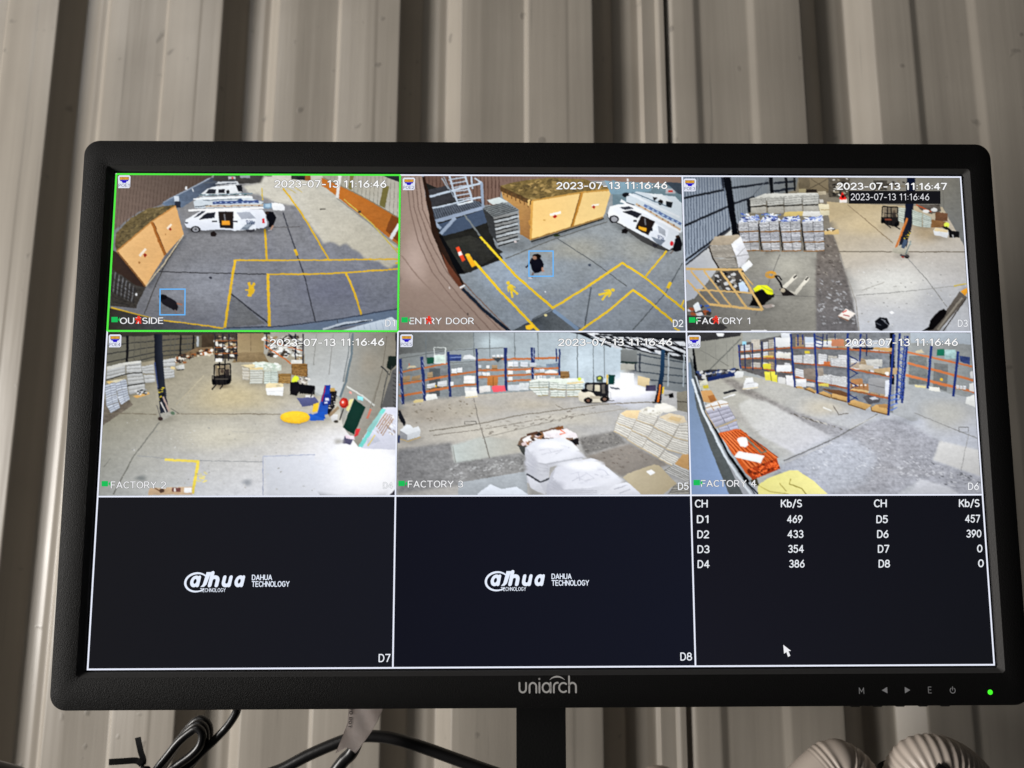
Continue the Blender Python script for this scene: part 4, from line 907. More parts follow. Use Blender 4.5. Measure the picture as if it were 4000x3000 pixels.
    p.L([(1665, 380), (1570, 620)], 16, (190, 116, 60)); p.P([(1560, 600), (1640, 560), (1680, 640), (1620, 640), (1550, 625)], (170, 166, 152), .2); p.L([(1690, 545), (1650, 640)], 10, (120, 130, 128)); p.L([(1675, 548), (1693, 570)], 9, (150, 160, 156)); p.P([(1640, 530), (1668, 540), (1640, 600), (1616, 590)], (70, 84, 104)); p.E(1660, 655, 18, 14, (28, 26, 26)); p.E(1630, 655, 12, 9, (150, 60, 50)); p.L([(1610, 645), (1675, 652)], 12, (90, 88, 90))
    p.she(1540, 440, 90, 16, .55, 7); p.she(1640, 650, 80, 14, .6, 6); p.she(1900, 520, 90, 14, .6, 7)
    p.R(1492, 300, 1592, 372, (116, 106, 90), .3); p.P([(1478, 372), (1600, 372), (1606, 425), (1560, 440), (1495, 418), (1472, 398)], (34, 32, 32), .2)
    for a, b, w in (((1486, 296), (1478, 392), 8), ((1594, 300), (1602, 420), 8), ((1484, 298), (1596, 302), 9), ((1522, 300), (1520, 420), 7), ((1548, 300), (1548, 425), 7), ((1480, 402), (1545, 448), 7), ((1560, 430), (1612, 460), 7), ((1500, 345), (1590, 350), 5)): p.L([a, b], w, (22, 21, 23))
    p.E(1488, 402, 16, 15, (18, 18, 20)); p.E(1588, 425, 18, 15, (18, 18, 20)); p.R(1502, 384, 1552, 396, (120, 66, 50)); p.P([(1556, 340), (1584, 342), (1586, 372), (1556, 372)], (56, 50, 46)); p.E(1570, 332, 9, 10, (90, 78, 66))
    p.stack([(1600, 300), (1650, 305), (1640, 420), (1598, 400)], 1, 7, (190, 196, 186), (130, 132, 122), 10, .15); p.stack([(1700, 320), (1775, 345), (1770, 445), (1700, 430)], 1, 8, (190, 200, 190), (128, 136, 126), 10, .15); p.stack([(1778, 345), (1840, 375), (1832, 448), (1776, 445)], 1, 7, (196, 204, 196), (128, 136, 126), 10, .15)
    p.P([(1730, 285), (1900, 280), (1910, 330), (1840, 350), (1760, 320)], (90, 84, 78), .4); p.L([(1730, 285), (1840, 335)], 10, (170, 82, 46)); p.E(1800, 330, 24, 12, (214, 214, 212)); p.E(1860, 320, 24, 14, (206, 206, 204)); p.P([(1868, 335), (1955, 345), (1960, 400), (1868, 400)], (104, 74, 54), .3); p.P([(1840, 390), (1945, 405), (1935, 448), (1836, 448)], (130, 96, 62), .3)
    p.E(1950, 428, 20, 18, (214, 226, 90)); p.P([(1910, 440), (1950, 440), (1985, 470), (2040, 475), (2040, 520), (1970, 520), (1960, 470)], (28, 28, 30), .1); p.P([(1852, 470), (1870, 447), (1960, 465), (1965, 495), (1950, 522), (1860, 500)], (210, 212, 214)); p.P([(1858, 472), (1870, 448), (1960, 466), (1955, 482)], (214, 196, 156)); p.L([(1990, 500), (2000, 525)], 8, (170, 170, 170))
    p.R(1095, 95, 1250, 230, (84, 78, 68), .5); p.scatter([(1105, 95), (1245, 95), (1230, 240), (1130, 230)], 40, 14, [(200, 196, 186), (50, 46, 42), (150, 140, 120), (34, 32, 30)], .1, .5); p.R(1175, 245, 1228, 270, (220, 212, 206)); p.P([(1172, 245), (1196, 195), (1226, 245)], (222, 40, 34), 0); p.E(1200, 226, 10, 12, (40, 20, 20)); p.R(1182, 244, 1220, 250, (240, 60, 44), 0)
    p.R(1420, 110, 1520, 180, (70, 66, 60), .5); p.scatter([(1420, 110), (1650, 110), (1650, 175), (1420, 175)], 20, 16, [(120, 112, 98), (56, 52, 48)], .1, .5)
    # odds and ends on the floor
    p.P([(1060, 475), (1165, 460), (1172, 495), (1065, 500)], (196, 170, 118)); p.scatter([(1070, 450), (1150, 450), (1150, 475), (1070, 475)], 14, 12, [(220, 220, 220), (50, 50, 54)], .1, .6)
    p.P([(1158, 1082), (1215, 1032), (1288, 1066), (1235, 1112)], (226, 218, 212)); p.P([(1158, 1082), (1235, 1112), (1232, 1122), (1160, 1092)], (130, 100, 84)); p.L([(1195, 1075), (1245, 1085)], 7, (160, 80, 80)); p.L([(1190, 1058), (1222, 1045)], 9, (200, 90, 84)); p.P([(1530, 1056), (1548, 1046), (1568, 1060), (1548, 1070)], (236, 238, 242))
    p.P([(1425, 1120), (1460, 1092), (1510, 1098), (1532, 1140), (1515, 1170), (1470, 1188), (1430, 1165)], (26, 28, 34), .2); p.L([(1470, 1105), (1500, 1120)], 7, (130, 134, 142)); p.L([(1490, 1120), (1525, 1150)], 6, (120, 124, 132)); p.L([(1435, 1135), (1470, 1150)], 6, (90, 94, 102))
    p.P([(2040, 905), (2098, 950), (1985, 1080), (1880, 1200), (1800, 1200), (1930, 1060)], (98, 92, 86), .2); p.L([(2060, 950), (1880, 1180)], 14, (140, 134, 124)); p.L([(2085, 960), (1920, 1190)], 8, (60, 54, 50)); p.P([(2045, 905), (2095, 878), (2100, 905), (2082, 938)], (226, 160, 56)); p.P([(1830, 1110), (1890, 1045), (1925, 1032), (1948, 1050), (1930, 1090), (1850, 1180), (1760, 1195), (1815, 1160)], (20, 18, 20), .05)
    p.raster = False; p.layer = 14
    p.R(1243, 183, 1908, 276, (22, 22, 26), 0.02)
    p.T("2023-07-13 11:16:46", 1256, 1826, 248, 44, (232, 232, 236), 0.0)
    osd(p, "POE3", "2023-07-13 11:16:47", 1156, 1954, 172, 44, "FACTORY 1", 132, 520, 1142, 42, "D3", 2028, 2100, 1160, 46, 46, 98, 78, 1116, (274, 1114), 0)
    return p.build("camera_view", "factory floor with bagged pallets, timber frame and pallet truck")
def feed_factory2():
    p = Picture(cell(0, 1), [(108, 22), (2178, 30), (2165, 1182), (45, 1186)]); p.gain = 1.05
    p.G(30, 10, 2200, 1200, (140, 134, 116), (170, 168, 160), (228, 230, 242), (158, 160, 154), 0.12)
    # floor blend: warm at the back, bluish bright towards the door
    p.G(60, 180, 2200, 612, (150, 142, 122), (158, 152, 138), (196, 192, 182), (142, 138, 122), 0.14)
    p.G(40, 610, 2200, 1200, (142, 138, 122), (196, 192, 182), (236, 238, 250), (166, 168, 164), 0.12)
    p.soft(1000, 480, 400, 170, (186, 174, 142), (166, 156, 130), .14); p.soft(1950, 940, 560, 300, (244, 246, 255), None, .04); p.soft(900, 760, 420, 140, (190, 186, 172), (174, 172, 162), .12)
    p.fP([(1225, 905), (1700, 890), (1900, 880), (2200, 900), (2200, 1200), (1250, 1200)], (((1250, 1000), (192, 195, 202)), ((1750, 950), (238, 240, 250))), 4, .05); p.L([(1225, 1185), (1222, 905)], 6, (158, 164, 182)); p.L([(1222, 906), (1500, 898), (1800, 880)], 6, (170, 176, 194))
    p.soft(2050, 1020, 520, 260, (252, 252, 255), None, .02)
    p.soft(350, 1060, 60, 30, (126, 130, 130), (158, 160, 156)); p.soft(1110, 1090, 50, 36, (150, 154, 160), (186, 190, 194)); p.P([(60, 500), (260, 500), (290, 540), (70, 690)], (112, 104, 94), .3)
    # left corrugated wall
    p.P([(100, 20), (880, 20), (870, 180), (700, 200), (500, 215), (350, 240), (100, 300)], (((150, 150), (114, 112, 100)), ((800, 100), (92, 84, 68))), .12)
    for y0, y1 in ((60, 50), (120, 90), (180, 130), (240, 170), (285, 200)): p.L([(100, y0), (460, y1 - 5), (740, y1 - 25)], 8, (66, 66, 64))
    for x in (300, 345, 390, 560, 590, 680, 700): p.L([(x, 30), (x - 4, 225)], 5, (92, 90, 82))
    for x, y in ((250, 250), (630, 190), (724, 160)): p.L([(x, 30), (x - 4, y)], 18 if x < 300 else 12, (30, 30, 32))
    p.P([(100, 20), (1270, 20), (1270, 44), (100, 52)], (60, 56, 50), .2)
    # far end
    p.R(780, 40, 870, 160, (70, 58, 46), .3); p.G(1035, 35, 1225, 172, (150, 130, 98), (140, 122, 92), (150, 132, 100), (158, 140, 108), .1); p.L([(1130, 40), (1132, 165)], 4, (120, 104, 80)); p.P([(1040, 172), (1220, 168), (1260, 240), (1000, 240)], (132, 114, 86), .2)
    p.R(875, 40, 1035, 215, (70, 62, 54), .5)
    p.scatter([(880, 50), (1030, 50), (1030, 200), (880, 200)], 60, 18, [(214, 212, 204), (60, 54, 48), (170, 150, 116), (120, 110, 96), (40, 40, 46)], .1, .5)
    for x in (878, 932, 975, 1032): p.L([(x, 40), (x, 230)], 8, (36, 36, 46))
    for y in (90, 135, 180): p.L([(878, y), (1034, y - 4)], 6, (150, 90, 50))
    p.scatter([(1225, 60), (1500, 60), (1500, 250), (1260, 190)], 120, 20, [(206, 206, 200), (70, 62, 54), (150, 130, 100), (110, 100, 90), (224, 224, 220), (44, 42, 44)], .1, .55)
    for x in (1245, 1450, 1505): p.L([(x, 40), (x, 150 if x < 1300 else 250)], 9, (34, 36, 52))
    p.L([(1230, 120), (1420, 250)], 9, (196, 106, 52)); p.L([(1225, 80), (1500, 160)], 6, (180, 100, 56)); p.L([(1400, 40), (1510, 110)], 6, (40, 42, 60))
    p.P([(740, 140), (860, 130), (880, 180), (640, 215), (600, 200)], (120, 100, 76), .5); p.scatter([(610, 190), (860, 140), (870, 180), (640, 220)], 40, 16, [(200, 190, 170), (150, 90, 50), (60, 50, 44), (226, 222, 214)], .1, .6); p.R(745, 55, 760, 130, (170, 176, 180))
    # right concrete wall
    p.P([(1515, 40), (2200, 30), (2200, 640), (1900, 840), (1790, 690), (1760, 500), (1600, 480), (1520, 330)], (((1560, 200), (172, 176, 176)), ((2100, 300), (140, 134, 120))), .1)
    p.P([(1515, 40), (1845, 36), (1840, 200), (1770, 480), (1620, 470), (1540, 400)], (((1550, 100), (166, 166, 160)), ((1750, 350), (184, 188, 190))), .1); p.L([(1600, 42), (1580, 260)], 5, (140, 140, 136)); p.L([(1720, 42), (1690, 330)], 5, (142, 142, 140))
    p.L([(1858, 36), (1850, 180), (1810, 380), (1770, 490)], 16, (110, 124, 132)); p.L([(1838, 36), (1828, 180), (1790, 380)], 8, (130, 136, 138)); p.soft(1980, 250, 110, 120, (156, 150, 138), (146, 140, 128)); p.L([(2100, 60), (2070, 300), (2000, 560)], 5, (116, 110, 100))
    p.L([(1815, 412), (1930, 480), (2015, 548)], 12, (206, 208, 204)); p.L([(1815, 412), (1770, 640)], 7, (150, 150, 146)); p.L([(2045, 380), (1960, 640)], 5, (130, 126, 116))
    p.P([(2110, 200), (2170, 200), (2172, 260), (2130, 300), (2100, 280)], (34, 44, 40)); p.P([(2160, 40), (2200, 40), (2200, 200), (2165, 200)], (40, 42, 44)); p.L([(2060, 270), (2120, 330), (2140, 270)], 10, (60, 62, 62)); p.P([(2140, 300), (2200, 260), (2200, 560), (2060, 570)], (98, 98, 98), .15)
    for k in range(9): p.L([(2146, 320 + k * 28), (2200, 340 + k * 30)], 7, (66, 66, 68))
    p.L([(2110, 300), (2060, 560)], 8, (90, 90, 88))
    # doorway glare bottom right, teal post and stacked goods seen through it
    p.P([(2075, 560), (2200, 560), (2200, 860), (1920, 850), (1930, 780)], (216, 218, 232), .06); p.P([(2068, 566), (2098, 574), (1930, 842), (1900, 838)], (126, 214, 206)); p.scatter([(2090, 610), (2200, 620), (2200, 760), (2010, 740)], 46, 18, [(244, 246, 252), (190, 180, 176), (220, 224, 236), (170, 160, 160)], .05, .4, .9); p.P([(2050, 600), (2075, 610), (1985, 740), (1960, 720)], (150, 200, 196))
    p.comb((2100, 600), (2150, 640), (2030, 700), (2070, 760), 5, 8, (178, 150, 130)); p.P([(1960, 780), (2020, 750), (2060, 800), (1970, 830)], (196, 200, 214)); p.L([(2020, 756), (1970, 832)], 8, (220, 200, 120))
    # fittings on the wall
    p.P([(1868, 498), (1952, 560), (1870, 752), (1788, 700)], (26, 56, 48), .06); p.L([(1868, 498), (1788, 700)], 6, (190, 190, 180)); p.P([(1895, 478), (1935, 490), (1932, 516), (1895, 506)], (150, 224, 236)); p.P([(1835, 505), (1866, 500), (1830, 590), (1812, 580)], (214, 206, 150))
    p.E(1798, 530, 32, 36, (166, 44, 36)); p.E(1792, 528, 20, 23, (206, 70, 54)); p.E(1790, 526, 8, 8, (230, 210, 200)); p.L([(1795, 570), (1768, 650)], 8, (60, 56, 54)); p.P([(1838, 446), (1856, 450), (1854, 468), (1836, 462)], (224, 160, 150)); p.L([(1990, 570), (1965, 640)], 16, (200, 120, 100)); p.P([(1888, 712), (1916, 710), (1896, 760), (1872, 770)], (206, 60, 66))
    p.P([(1700, 612), (1756, 610), (1748, 664), (1712, 660)], (206, 206, 206)); p.E(1742, 660, 16, 10, (70, 66, 60)); p.P([(1805, 760), (1875, 770), (1845, 826), (1790, 814)], (90, 88, 112), .2); p.P([(1802, 756), (1870, 760), (1878, 790), (1815, 780)], (232, 214, 226), .2); p.soft(1760, 800, 50, 30, (170, 168, 164), (206, 206, 212)); p.L([(1760, 560), (1690, 620)], 22, (150, 130, 106))
    p.she(1460, 655, 130, 40, .66, 9); p.she(1640, 640, 70, 24, .6, 8); p.she(1500, 478, 120, 18, .55, 8); p.she(1310, 478, 80, 12, .6, 6); p.she(520, 640, 80, 18, .65, 7)
    # pallet wrapper: blue mast with yellow turntable, weigh plate
    p.P([(1460, 492), (1590, 486), (1625, 540), (1500, 556)], (86, 90, 128), .1); p.P([(1690, 440), (1748, 445), (1730, 560), (1690, 610), (1655, 596)], (30, 30, 36), .3); p.scatter([(1690, 460), (1745, 460), (1720, 580), (1670, 580)], 20, 10, [(200, 196, 190), (60, 60, 64)], .1, .5); p.P([(1700, 425), (1730, 425), (1735, 450), (1700, 450)], (180, 150, 90))
    p.P([(1580, 540), (1620, 526), (1610, 590), (1572, 595)], (226, 192, 64), .1); p.P([(1660, 405), (1702, 402), (1680, 610), (1602, 620), (1620, 560)], (((1680, 420), (34, 60, 150)), ((1640, 600), (40, 84, 170))), .06); p.P([(1650, 470), (1706, 465), (1700, 540), (1645, 548)], (30, 50, 130)); p.L([(1664, 410), (1640, 520)], 8, (170, 40, 60)); p.R(1664, 496, 1690, 516, (200, 206, 226)); p.R(1660, 520, 1680, 536, (190, 196, 220))
    p.P([(1602, 600), (1655, 588), (1665, 640), (1560, 655), (1545, 625)], (36, 84, 176)); p.P([(1530, 612), (1560, 605), (1658, 640), (1655, 652), (1560, 655)], (46, 96, 186))
    p.E(1450, 634, 106, 46, (150, 140, 120), .1, 28); p.E(1450, 630, 106, 44, (232, 186, 48), .06, 28); p.E(1450, 627, 94, 36, (240, 196, 58), .12, 28)
    # pallets of bags in the middle
    p.P([(1060, 262), (1160, 252), (1165, 275), (1120, 280)], (214, 200, 160)); p.stack([(1070, 278), (1122, 282), (1122, 368), (1072, 364)], 1, 4, (204, 200, 188), (150, 140, 120), 8, .1); p.P([(1165, 240), (1240, 238), (1350, 260), (1350, 300), (1230, 300), (1160, 280)], (196, 204, 192), .2)
    p.scatter([(1160, 245), (1330, 245), (1350, 295), (1180, 290)], 40, 18, [(224, 230, 222), (176, 190, 176), (206, 214, 204)], .1, .4); p.stack([(1126, 290), (1220, 286), (1220, 392), (1124, 392)], 1, 6, (206, 208, 200), (150, 148, 134), 8, .12); p.P([(1126, 280), (1220, 276), (1220, 290), (1126, 294)], (214, 196, 150)); p.stack([(1226, 305), (1325, 300), (1325, 392), (1226, 394)], 2, 6, (206, 216, 208), (150, 158, 148), 10, .12); p.stack([(1330, 320), (1420, 320), (1420, 392), (1330, 386)], 1, 6, (176, 140, 84), (96, 72, 44), 10, .12, .3); p.stack([(1422, 250), (1540, 250), (1535, 345), (1425, 330)], 1, 8, (168, 128, 76), (84, 62, 40), 10, .15, .3); p.R(1420, 225, 1500, 250, (214, 212, 206), .2)
    p.P([(1242, 395), (1262, 388), (1362, 388), (1366, 418), (1242, 426)], (222, 208, 170)); p.P([(1242, 424), (1366, 416), (1362, 478), (1248, 472)], (230, 232, 234)); p.L([(1245, 448), (1364, 444)], 4, (200, 200, 200)); p.P([(1310, 404), (1335, 396), (1348, 410), (1320, 416)], (190, 180, 150))
    p.P([(1420, 385), (1432, 350), (1450, 335), (1475, 345), (1478, 385)], (210, 222, 60)); p.P([(1415, 380), (1478, 376), (1485, 440), (1460, 480), (1412, 470)], (28, 26, 30), .15); p.P([(1478, 395), (1592, 408), (1588, 468), (1482, 462)], (22, 22, 26), .05); p.R(1520, 474, 1580, 488, (206, 206, 206)); p.L([(1590, 430), (1560, 486)], 7, (60, 60, 62)); p.scatter([(1480, 345), (1550, 350), (1540, 400), (1480, 395)], 24, 12, [(210, 206, 200), (60, 58, 60), (160, 150, 140)], .1, .6)
    # forklift
    p.soft(925, 410, 90, 26, (120, 108, 88), (160, 150, 126))
    p.R(880, 258, 980, 335, (128, 116, 96), .25); p.P([(866, 335), (985, 332), (990, 372), (975, 396), (930, 404), (872, 398), (856, 378)], (34, 32, 32), .15)
    for a, b, w in (((874, 254), (866, 385), 9), ((986, 252), (990, 370), 9), ((872, 254), (988, 252), 10), ((908, 216), (906, 400), 9), ((948, 216), (946, 402), 9), ((906, 285), (948, 285), 6), ((906, 330), (948, 330), 8), ((886, 400), (856, 432), 8), ((934, 402), (912, 432), 8), ((856, 330), (858, 392), 6)): p.L([a, b], w, (24, 23, 25))
    p.P([(952, 290), (978, 292), (980, 334), (952, 334)], (52, 46, 44)); p.E(930, 304, 11, 13, (74, 62, 54)); p.E(872, 384, 15, 18, (18, 18, 20)); p.E(974, 376, 15, 18, (18, 18, 20)); p.R(880, 214, 928, 238, (226, 224, 216)); p.R(880, 356, 972, 362, (96, 90, 82)); p.E(900, 272, 6, 6, (220, 200, 150))
    # left stacks
    for (q, ny) in (([(100, 290), (235, 258), (240, 330), (95, 360)], 3), ([(238, 240), (345, 228), (355, 310), (242, 316)], 3), ([(245, 320), (358, 312), (372, 385), (250, 400)], 3), ([(250, 405), (375, 390), (380, 440), (262, 470)], 2), ([(345, 268), (440, 252), (445, 320), (358, 316)], 3), ([(362, 325), (450, 325), (450, 380), (372, 386)], 2), ([(500, 220), (592, 208), (596, 265), (505, 270)], 2), ([(508, 275), (585, 270), (588, 345), (512, 358)], 4)):
        p.stack(q, 1, ny, (198, 200, 200), (140, 140, 136), 8, .12, .15)
    p.P([(100, 268), (240, 238), (345, 226), (350, 240), (240, 258), (100, 296)], (206, 206, 200)); p.L([(95, 365), (240, 322), (355, 312)], 7, (50, 50, 50)); p.L([(245, 405), (375, 386)], 7, (50, 50, 50)); p.R(560, 268, 590, 286, (214, 196, 150)); p.P([(588, 270), (655, 250), (660, 285), (620, 296)], (190, 190, 186), .3); p.L([(600, 295), (655, 290)], 6, (50, 48, 46)); p.scatter([(596, 205), (660, 195), (660, 240), (600, 250)], 16, 16, [(150, 96, 60), (210, 206, 196), (70, 60, 54)], .1, .6)
    for (q, ny) in (([(86, 400), (166, 380), (175, 460), (95, 490)], 5), ([(95, 492), (176, 462), (186, 520), (100, 548)], 4), ([(102, 550), (188, 522), (198, 560), (130, 598), (100, 598)][:4], 3), ([(165, 370), (240, 358), (250, 420), (172, 440)], 4), ([(176, 440), (250, 422), (258, 470), (184, 500)], 3), ([(186, 500), (260, 470), (268, 500), (205, 540)], 3)):
        p.stack(q, 2, ny, (206, 214, 226), (130, 134, 146), 14, .12, .25)
    p.P([(110, 378), (170, 360), (240, 354), (170, 382)], (206, 200, 176)); p.P([(290, 478), (400, 452), (412, 462), (320, 495)], (206, 166, 104)); p.scatter([(310, 440), (390, 430), (390, 462), (310, 470)], 18, 14, [(206, 206, 206), (60, 60, 60), (150, 150, 150)], .1, .5); p.P([(100, 375), (150, 372), (120, 395)], (216, 190, 130))
    # column
    p.P([(440, 38), (498, 38), (500, 180), (518, 380), (545, 600), (490, 620), (468, 420), (444, 240)], (((450, 200), (26, 28, 36)), ((500, 200), (44, 48, 58))), .05); p.L([(445, 240), (470, 430)], 10, (60, 72, 110)); p.scatter([(470, 420), (512, 420), (520, 500), (480, 510)], 26, 11, [(210, 190, 60), (30, 30, 30)], 0, .5, -.4)
    p.L([(505, 480), (552, 598)], 12, (170, 150, 140)); p.L([(490, 520), (530, 600)], 9, (200, 196, 190)); p.P([(478, 600), (550, 590), (600, 585), (590, 610), (500, 650), (476, 640)], (150, 148, 140), .3); p.L([(560, 565), (622, 605)], 6, (110, 108, 100)); p.E(488, 638, 18, 15, (60, 50, 48)); p.E(575, 600, 16, 12, (90, 110, 90)); p.L([(460, 540), (490, 630)], 6, (90, 88, 88))
    # joints, markings
    for pts, w, c in (([(60, 598), (460, 606)], 6, (120, 112, 98)), ([(600, 605), (1000, 606), (1345, 608)], 6, (126, 118, 104)), ([(480, 665), (300, 900), (150, 1175)], 8, (116, 116, 110)), ([(800, 330), (600, 540)], 6, (176, 168, 146)), ([(320, 900), (700, 935), (1220, 945)], 5, (146, 148, 150)), ([(85, 980), (130, 920)], 5, (126, 126, 120)), ([(1000, 730), (1200, 740)], 4, (170, 168, 160))): p.L(pts, w, c)
    p.L([(520, 928), (770, 942)], 17, (224, 204, 96), .1); p.L([(760, 940), (720, 1170)], 22, (226, 206, 90), .15); p.scatter([(750, 1000), (820, 1000), (820, 1090), (745, 1090)], 16, 16, [(222, 208, 130), (200, 194, 150)], .1, .4)
    p.P([(410, 1130), (720, 1120), (715, 1176), (400, 1180)], (196, 170, 140), .15); p.L([(450, 1130), (500, 1160)], 8, (120, 90, 70)); p.R(572, 1128, 635, 1158, (120, 80, 76), .4); p.R(585, 1130, 600, 1156, (230, 226, 220)); p.R(660, 1126, 712, 1165, (232, 232, 232)); p.E(500, 1150, 20, 16, (90, 70, 60)); p.P([(2120, 1180), (2165, 1140), (2170, 1186)], (60, 56, 66))
    p.scatter([(200, 640), (1500, 660), (1600, 1150), (120, 1150)], 110, 7, [(170, 168, 160), (150, 150, 146), (196, 196, 194)], .05, .5)
    osd(p, "POE4", "2023-07-13 11:16:46", 1268, 2084, 124, 46, "FACTORY 2", 132, 530, 1132, 44, "D4", 2082, 2150, 1134, 40, 112, 38, 66, 1102, None, -4)
    return p.build("camera_view", "factory floor with yellow turntable and blue mast")

def rack_goods(p, x0, x1, y, n, hmin, hmax, cols, slope=0.0):
    w = (x1 - x0) / n
    for k in range(n):
        if p.rng.random() < .18: continue
        a = x0 + k * w + p.rng.uniform(0, .15) * w; b = x0 + (k + 1) * w - p.rng.uniform(.02, .2) * w; h = p.rng.uniform(hmin, hmax); yy = y + slope * (k + .5) / n
        c = p.rng.choice(cols)
        p.P([(a, yy - h), (b, yy - h + slope / n), (b, yy + slope / n), (a, yy)], c, .15); p.L([(a, yy - h * .5), (b, yy - h * .5)], 3, tuple(int(v * .8) for v in c))
        p.L([(a, yy - 2), (b, yy - 2)], 5, (120, 92, 60))

def rack_bay(p, x0, x1, ya, yb, h, n):
    """pallet loads standing side by side on one shelf of a rack"""
    w = (x1 - x0) / n
    for k in range(n):
        if p.rng.random() < .1: continue
        a = x0 + (k + .05) * w; b = x0 + (k + .94) * w; y0 = ya + (yb - ya) * (a - x0) / (x1 - x0) - 5; y1 = ya + (yb - ya) * (b - x0) / (x1 - x0) - 5
        t = h * p.rng.uniform(.55, .9); kind = p.rng.random()
        c = (222, 223, 226) if kind < .62 else ((178, 158, 130) if kind < .85 else (196, 192, 184))
        p.stack([(a, y0 - t), (b, y1 - t), (b, y1), (a, y0)], 1 if kind < .62 else 2, max(2, int(t / 14)), c, tuple(int(v * .78) for v in c), 8, .1, .14)
        p.L([(a, y0 + 2), (b, y1 + 2)], 5, (134, 106, 72))

def feed_factory3():
    p = Picture(cell(1, 1), [(45, 38), (2122, 38), (2152, 1210), (35, 1210)]); p.gain = 1.06
    p.G(20, 20, 2170, 1230, (150, 156, 158), (150, 160, 172), (150, 150, 152), (110, 112, 116), 0.12)
    # concrete panel wall
    p.P([(30, 30), (1660, 30), (1660, 430), (1600, 440), (1200, 480), (620, 490), (230, 520), (40, 580)], (((100, 200), (128, 132, 132)), ((1500, 300), (184, 198, 208))), .12)
    p.P([(30, 30), (590, 30), (580, 150), (40, 200)], (((60, 100), (96, 98, 98)), ((560, 100), (140, 146, 146))), .15); p.soft(730, 110, 150, 70, (186, 200, 206), (160, 166, 166), .1); p.soft(1370, 250, 160, 150, (196, 210, 220), (178, 192, 202), .1)
    for x in (240, 585, 700, 880, 1050, 1335, 1450, 1530): p.L([(x, 36), (x + 4, 240 if x < 1100 else 420)], 6, (112, 120, 124))
    for y in (170, 260, 340, 430): p.L([(45, y + 60), (400, y), (800, y - 20)], 5, (104, 108, 108))
    p.P([(45, 330), (420, 270), (820, 240), (1200, 300), (1200, 460), (620, 490), (60, 560)], (((100, 450), (122, 126, 128)), ((1100, 380), (146, 154, 158))), .2); p.R(265, 300, 345, 500, (86, 90, 92), .2); p.E(312, 428, 11, 10, (226, 180, 40))
    # roof and far right wall
    p.P([(1280, 38), (2140, 38), (2140, 260), (1960, 200), (1700, 130), (1450, 75)], (44, 46, 50), .15)
    for k in range(7):
        x = 1340 + k * 105; y = 44 + k * 10
        p.P([(x + 60, y), (x + 140, y), (x + 330, y + 110 + k * 4), (x + 270, y + 110 + k * 4)], (206, 210, 216), .3); p.L([(x + 20, y + 5), (x + 240, y + 100)], 12, (24, 25, 30))
    for k in range(4): p.L([(1480 + k * 60, 60 + k * 26), (2135, 90 + k * 55)], 9, (24, 26, 32))
    p.P([(1660, 150), (1960, 210), (2130, 250), (2140, 480), (1960, 450), (1660, 430)], (((1700, 200), (146, 150, 150)), ((2100, 400), (118, 124, 128))), .1)
    for y0, y1 in ((180, 250), (240, 300), (310, 350), (360, 400)): p.L([(1665, y0), (2130, y1 + 10)], 9, (74, 82, 90))
    for x in (1760, 1790, 2000, 2110): p.L([(x, 190), (x - 6, 430)], 12 if x < 1850 else 9, (56, 62, 72) if x < 1850 else (170, 180, 188))
    p.R(1650, 165, 1770, 250, (120, 124, 124)); p.L([(1650, 255), (1770, 262)], 14, (40, 56, 54)); p.R(1652, 268, 1752, 328, (170, 170, 162), .1)
    # floor
    p.P([(40, 580), (230, 520), (620, 488), (1000, 462), (1600, 430), (1960, 450), (2140, 480), (2160, 1220), (30, 1220)], (((600, 500), (174, 169, 160)), ((900, 1000), (172, 172, 172))), .13)
    p.soft(300, 620, 380, 120, (160, 153, 142), None, .13); p.soft(760, 760, 700, 110, (190, 186, 176), None, .13); p.soft(1250, 660, 420, 80, (188, 184, 174), None, .12)
    p.soft(1000, 560, 320, 70, (172, 166, 154), (152, 146, 134), .14); p.soft(560, 600, 300, 70, (170, 164, 152), (150, 143, 130), .14)
    p.P([(1560, 440), (1660, 425), (1760, 425), (1900, 450), (1900, 540), (1750, 580), (1560, 560)], (((1690, 430), (230, 232, 248)), ((1700, 570), (176, 178, 186))), .05); p.soft(1690, 440, 230, 120, (248, 249, 255), None, .02); p.soft(1780, 560, 160, 60, (196, 198, 204), (176, 176, 176), .08)
    p.P([(1648, 330), (1748, 336), (1742, 424), (1645, 420)], (244, 246, 255), .01)
    p.fP([(40, 880), (430, 830), (440, 960), (960, 900), (970, 1040), (560, 1130), (40, 1200)], (((100, 950), (126, 126, 128)), ((800, 1000), (140, 140, 140))), 4, .32); p.scatter([(380, 1000), (960, 940), (965, 1020), (420, 1110)], 130, 13, [(186, 188, 188), (96, 96, 96), (140, 140, 140), (200, 202, 204)], .1, .4, -.2, .5)
    p.fP([(1340, 800), (1600, 750), (1700, 840), (1400, 920)], (126, 124, 122), 3, .3); p.scatter([(1350, 810), (1590, 760), (1680, 830), (1400, 900)], 60, 10, [(160, 158, 152), (84, 82, 80)], .1, .45, -.2, .4); p.fP([(1400, 930), (1710, 840), (1920, 950), (2000, 1000), (1660, 1080)], (140, 134, 128), 3, .14); p.scatter([(1480, 900), (1750, 870), (1850, 960), (1600, 1040)], 40, 12, [(150, 142, 134), (116, 108, 102)], .1, .3)
    p.fP([(428, 855), (650, 790), (960, 820), (960, 895), (700, 940), (455, 978)], (((480, 880), (184, 192, 190)), ((900, 850), (172, 168, 158))), 2.5, .1); p.P([(480, 1120), (970, 1040), (980, 1215), (480, 1215)], (166, 172, 178), .12); p.P([(620, 1200), (710, 1132), (790, 1165), (900, 1150), (985, 1205), (985, 1220), (620, 1220)], (214, 220, 230), .06)
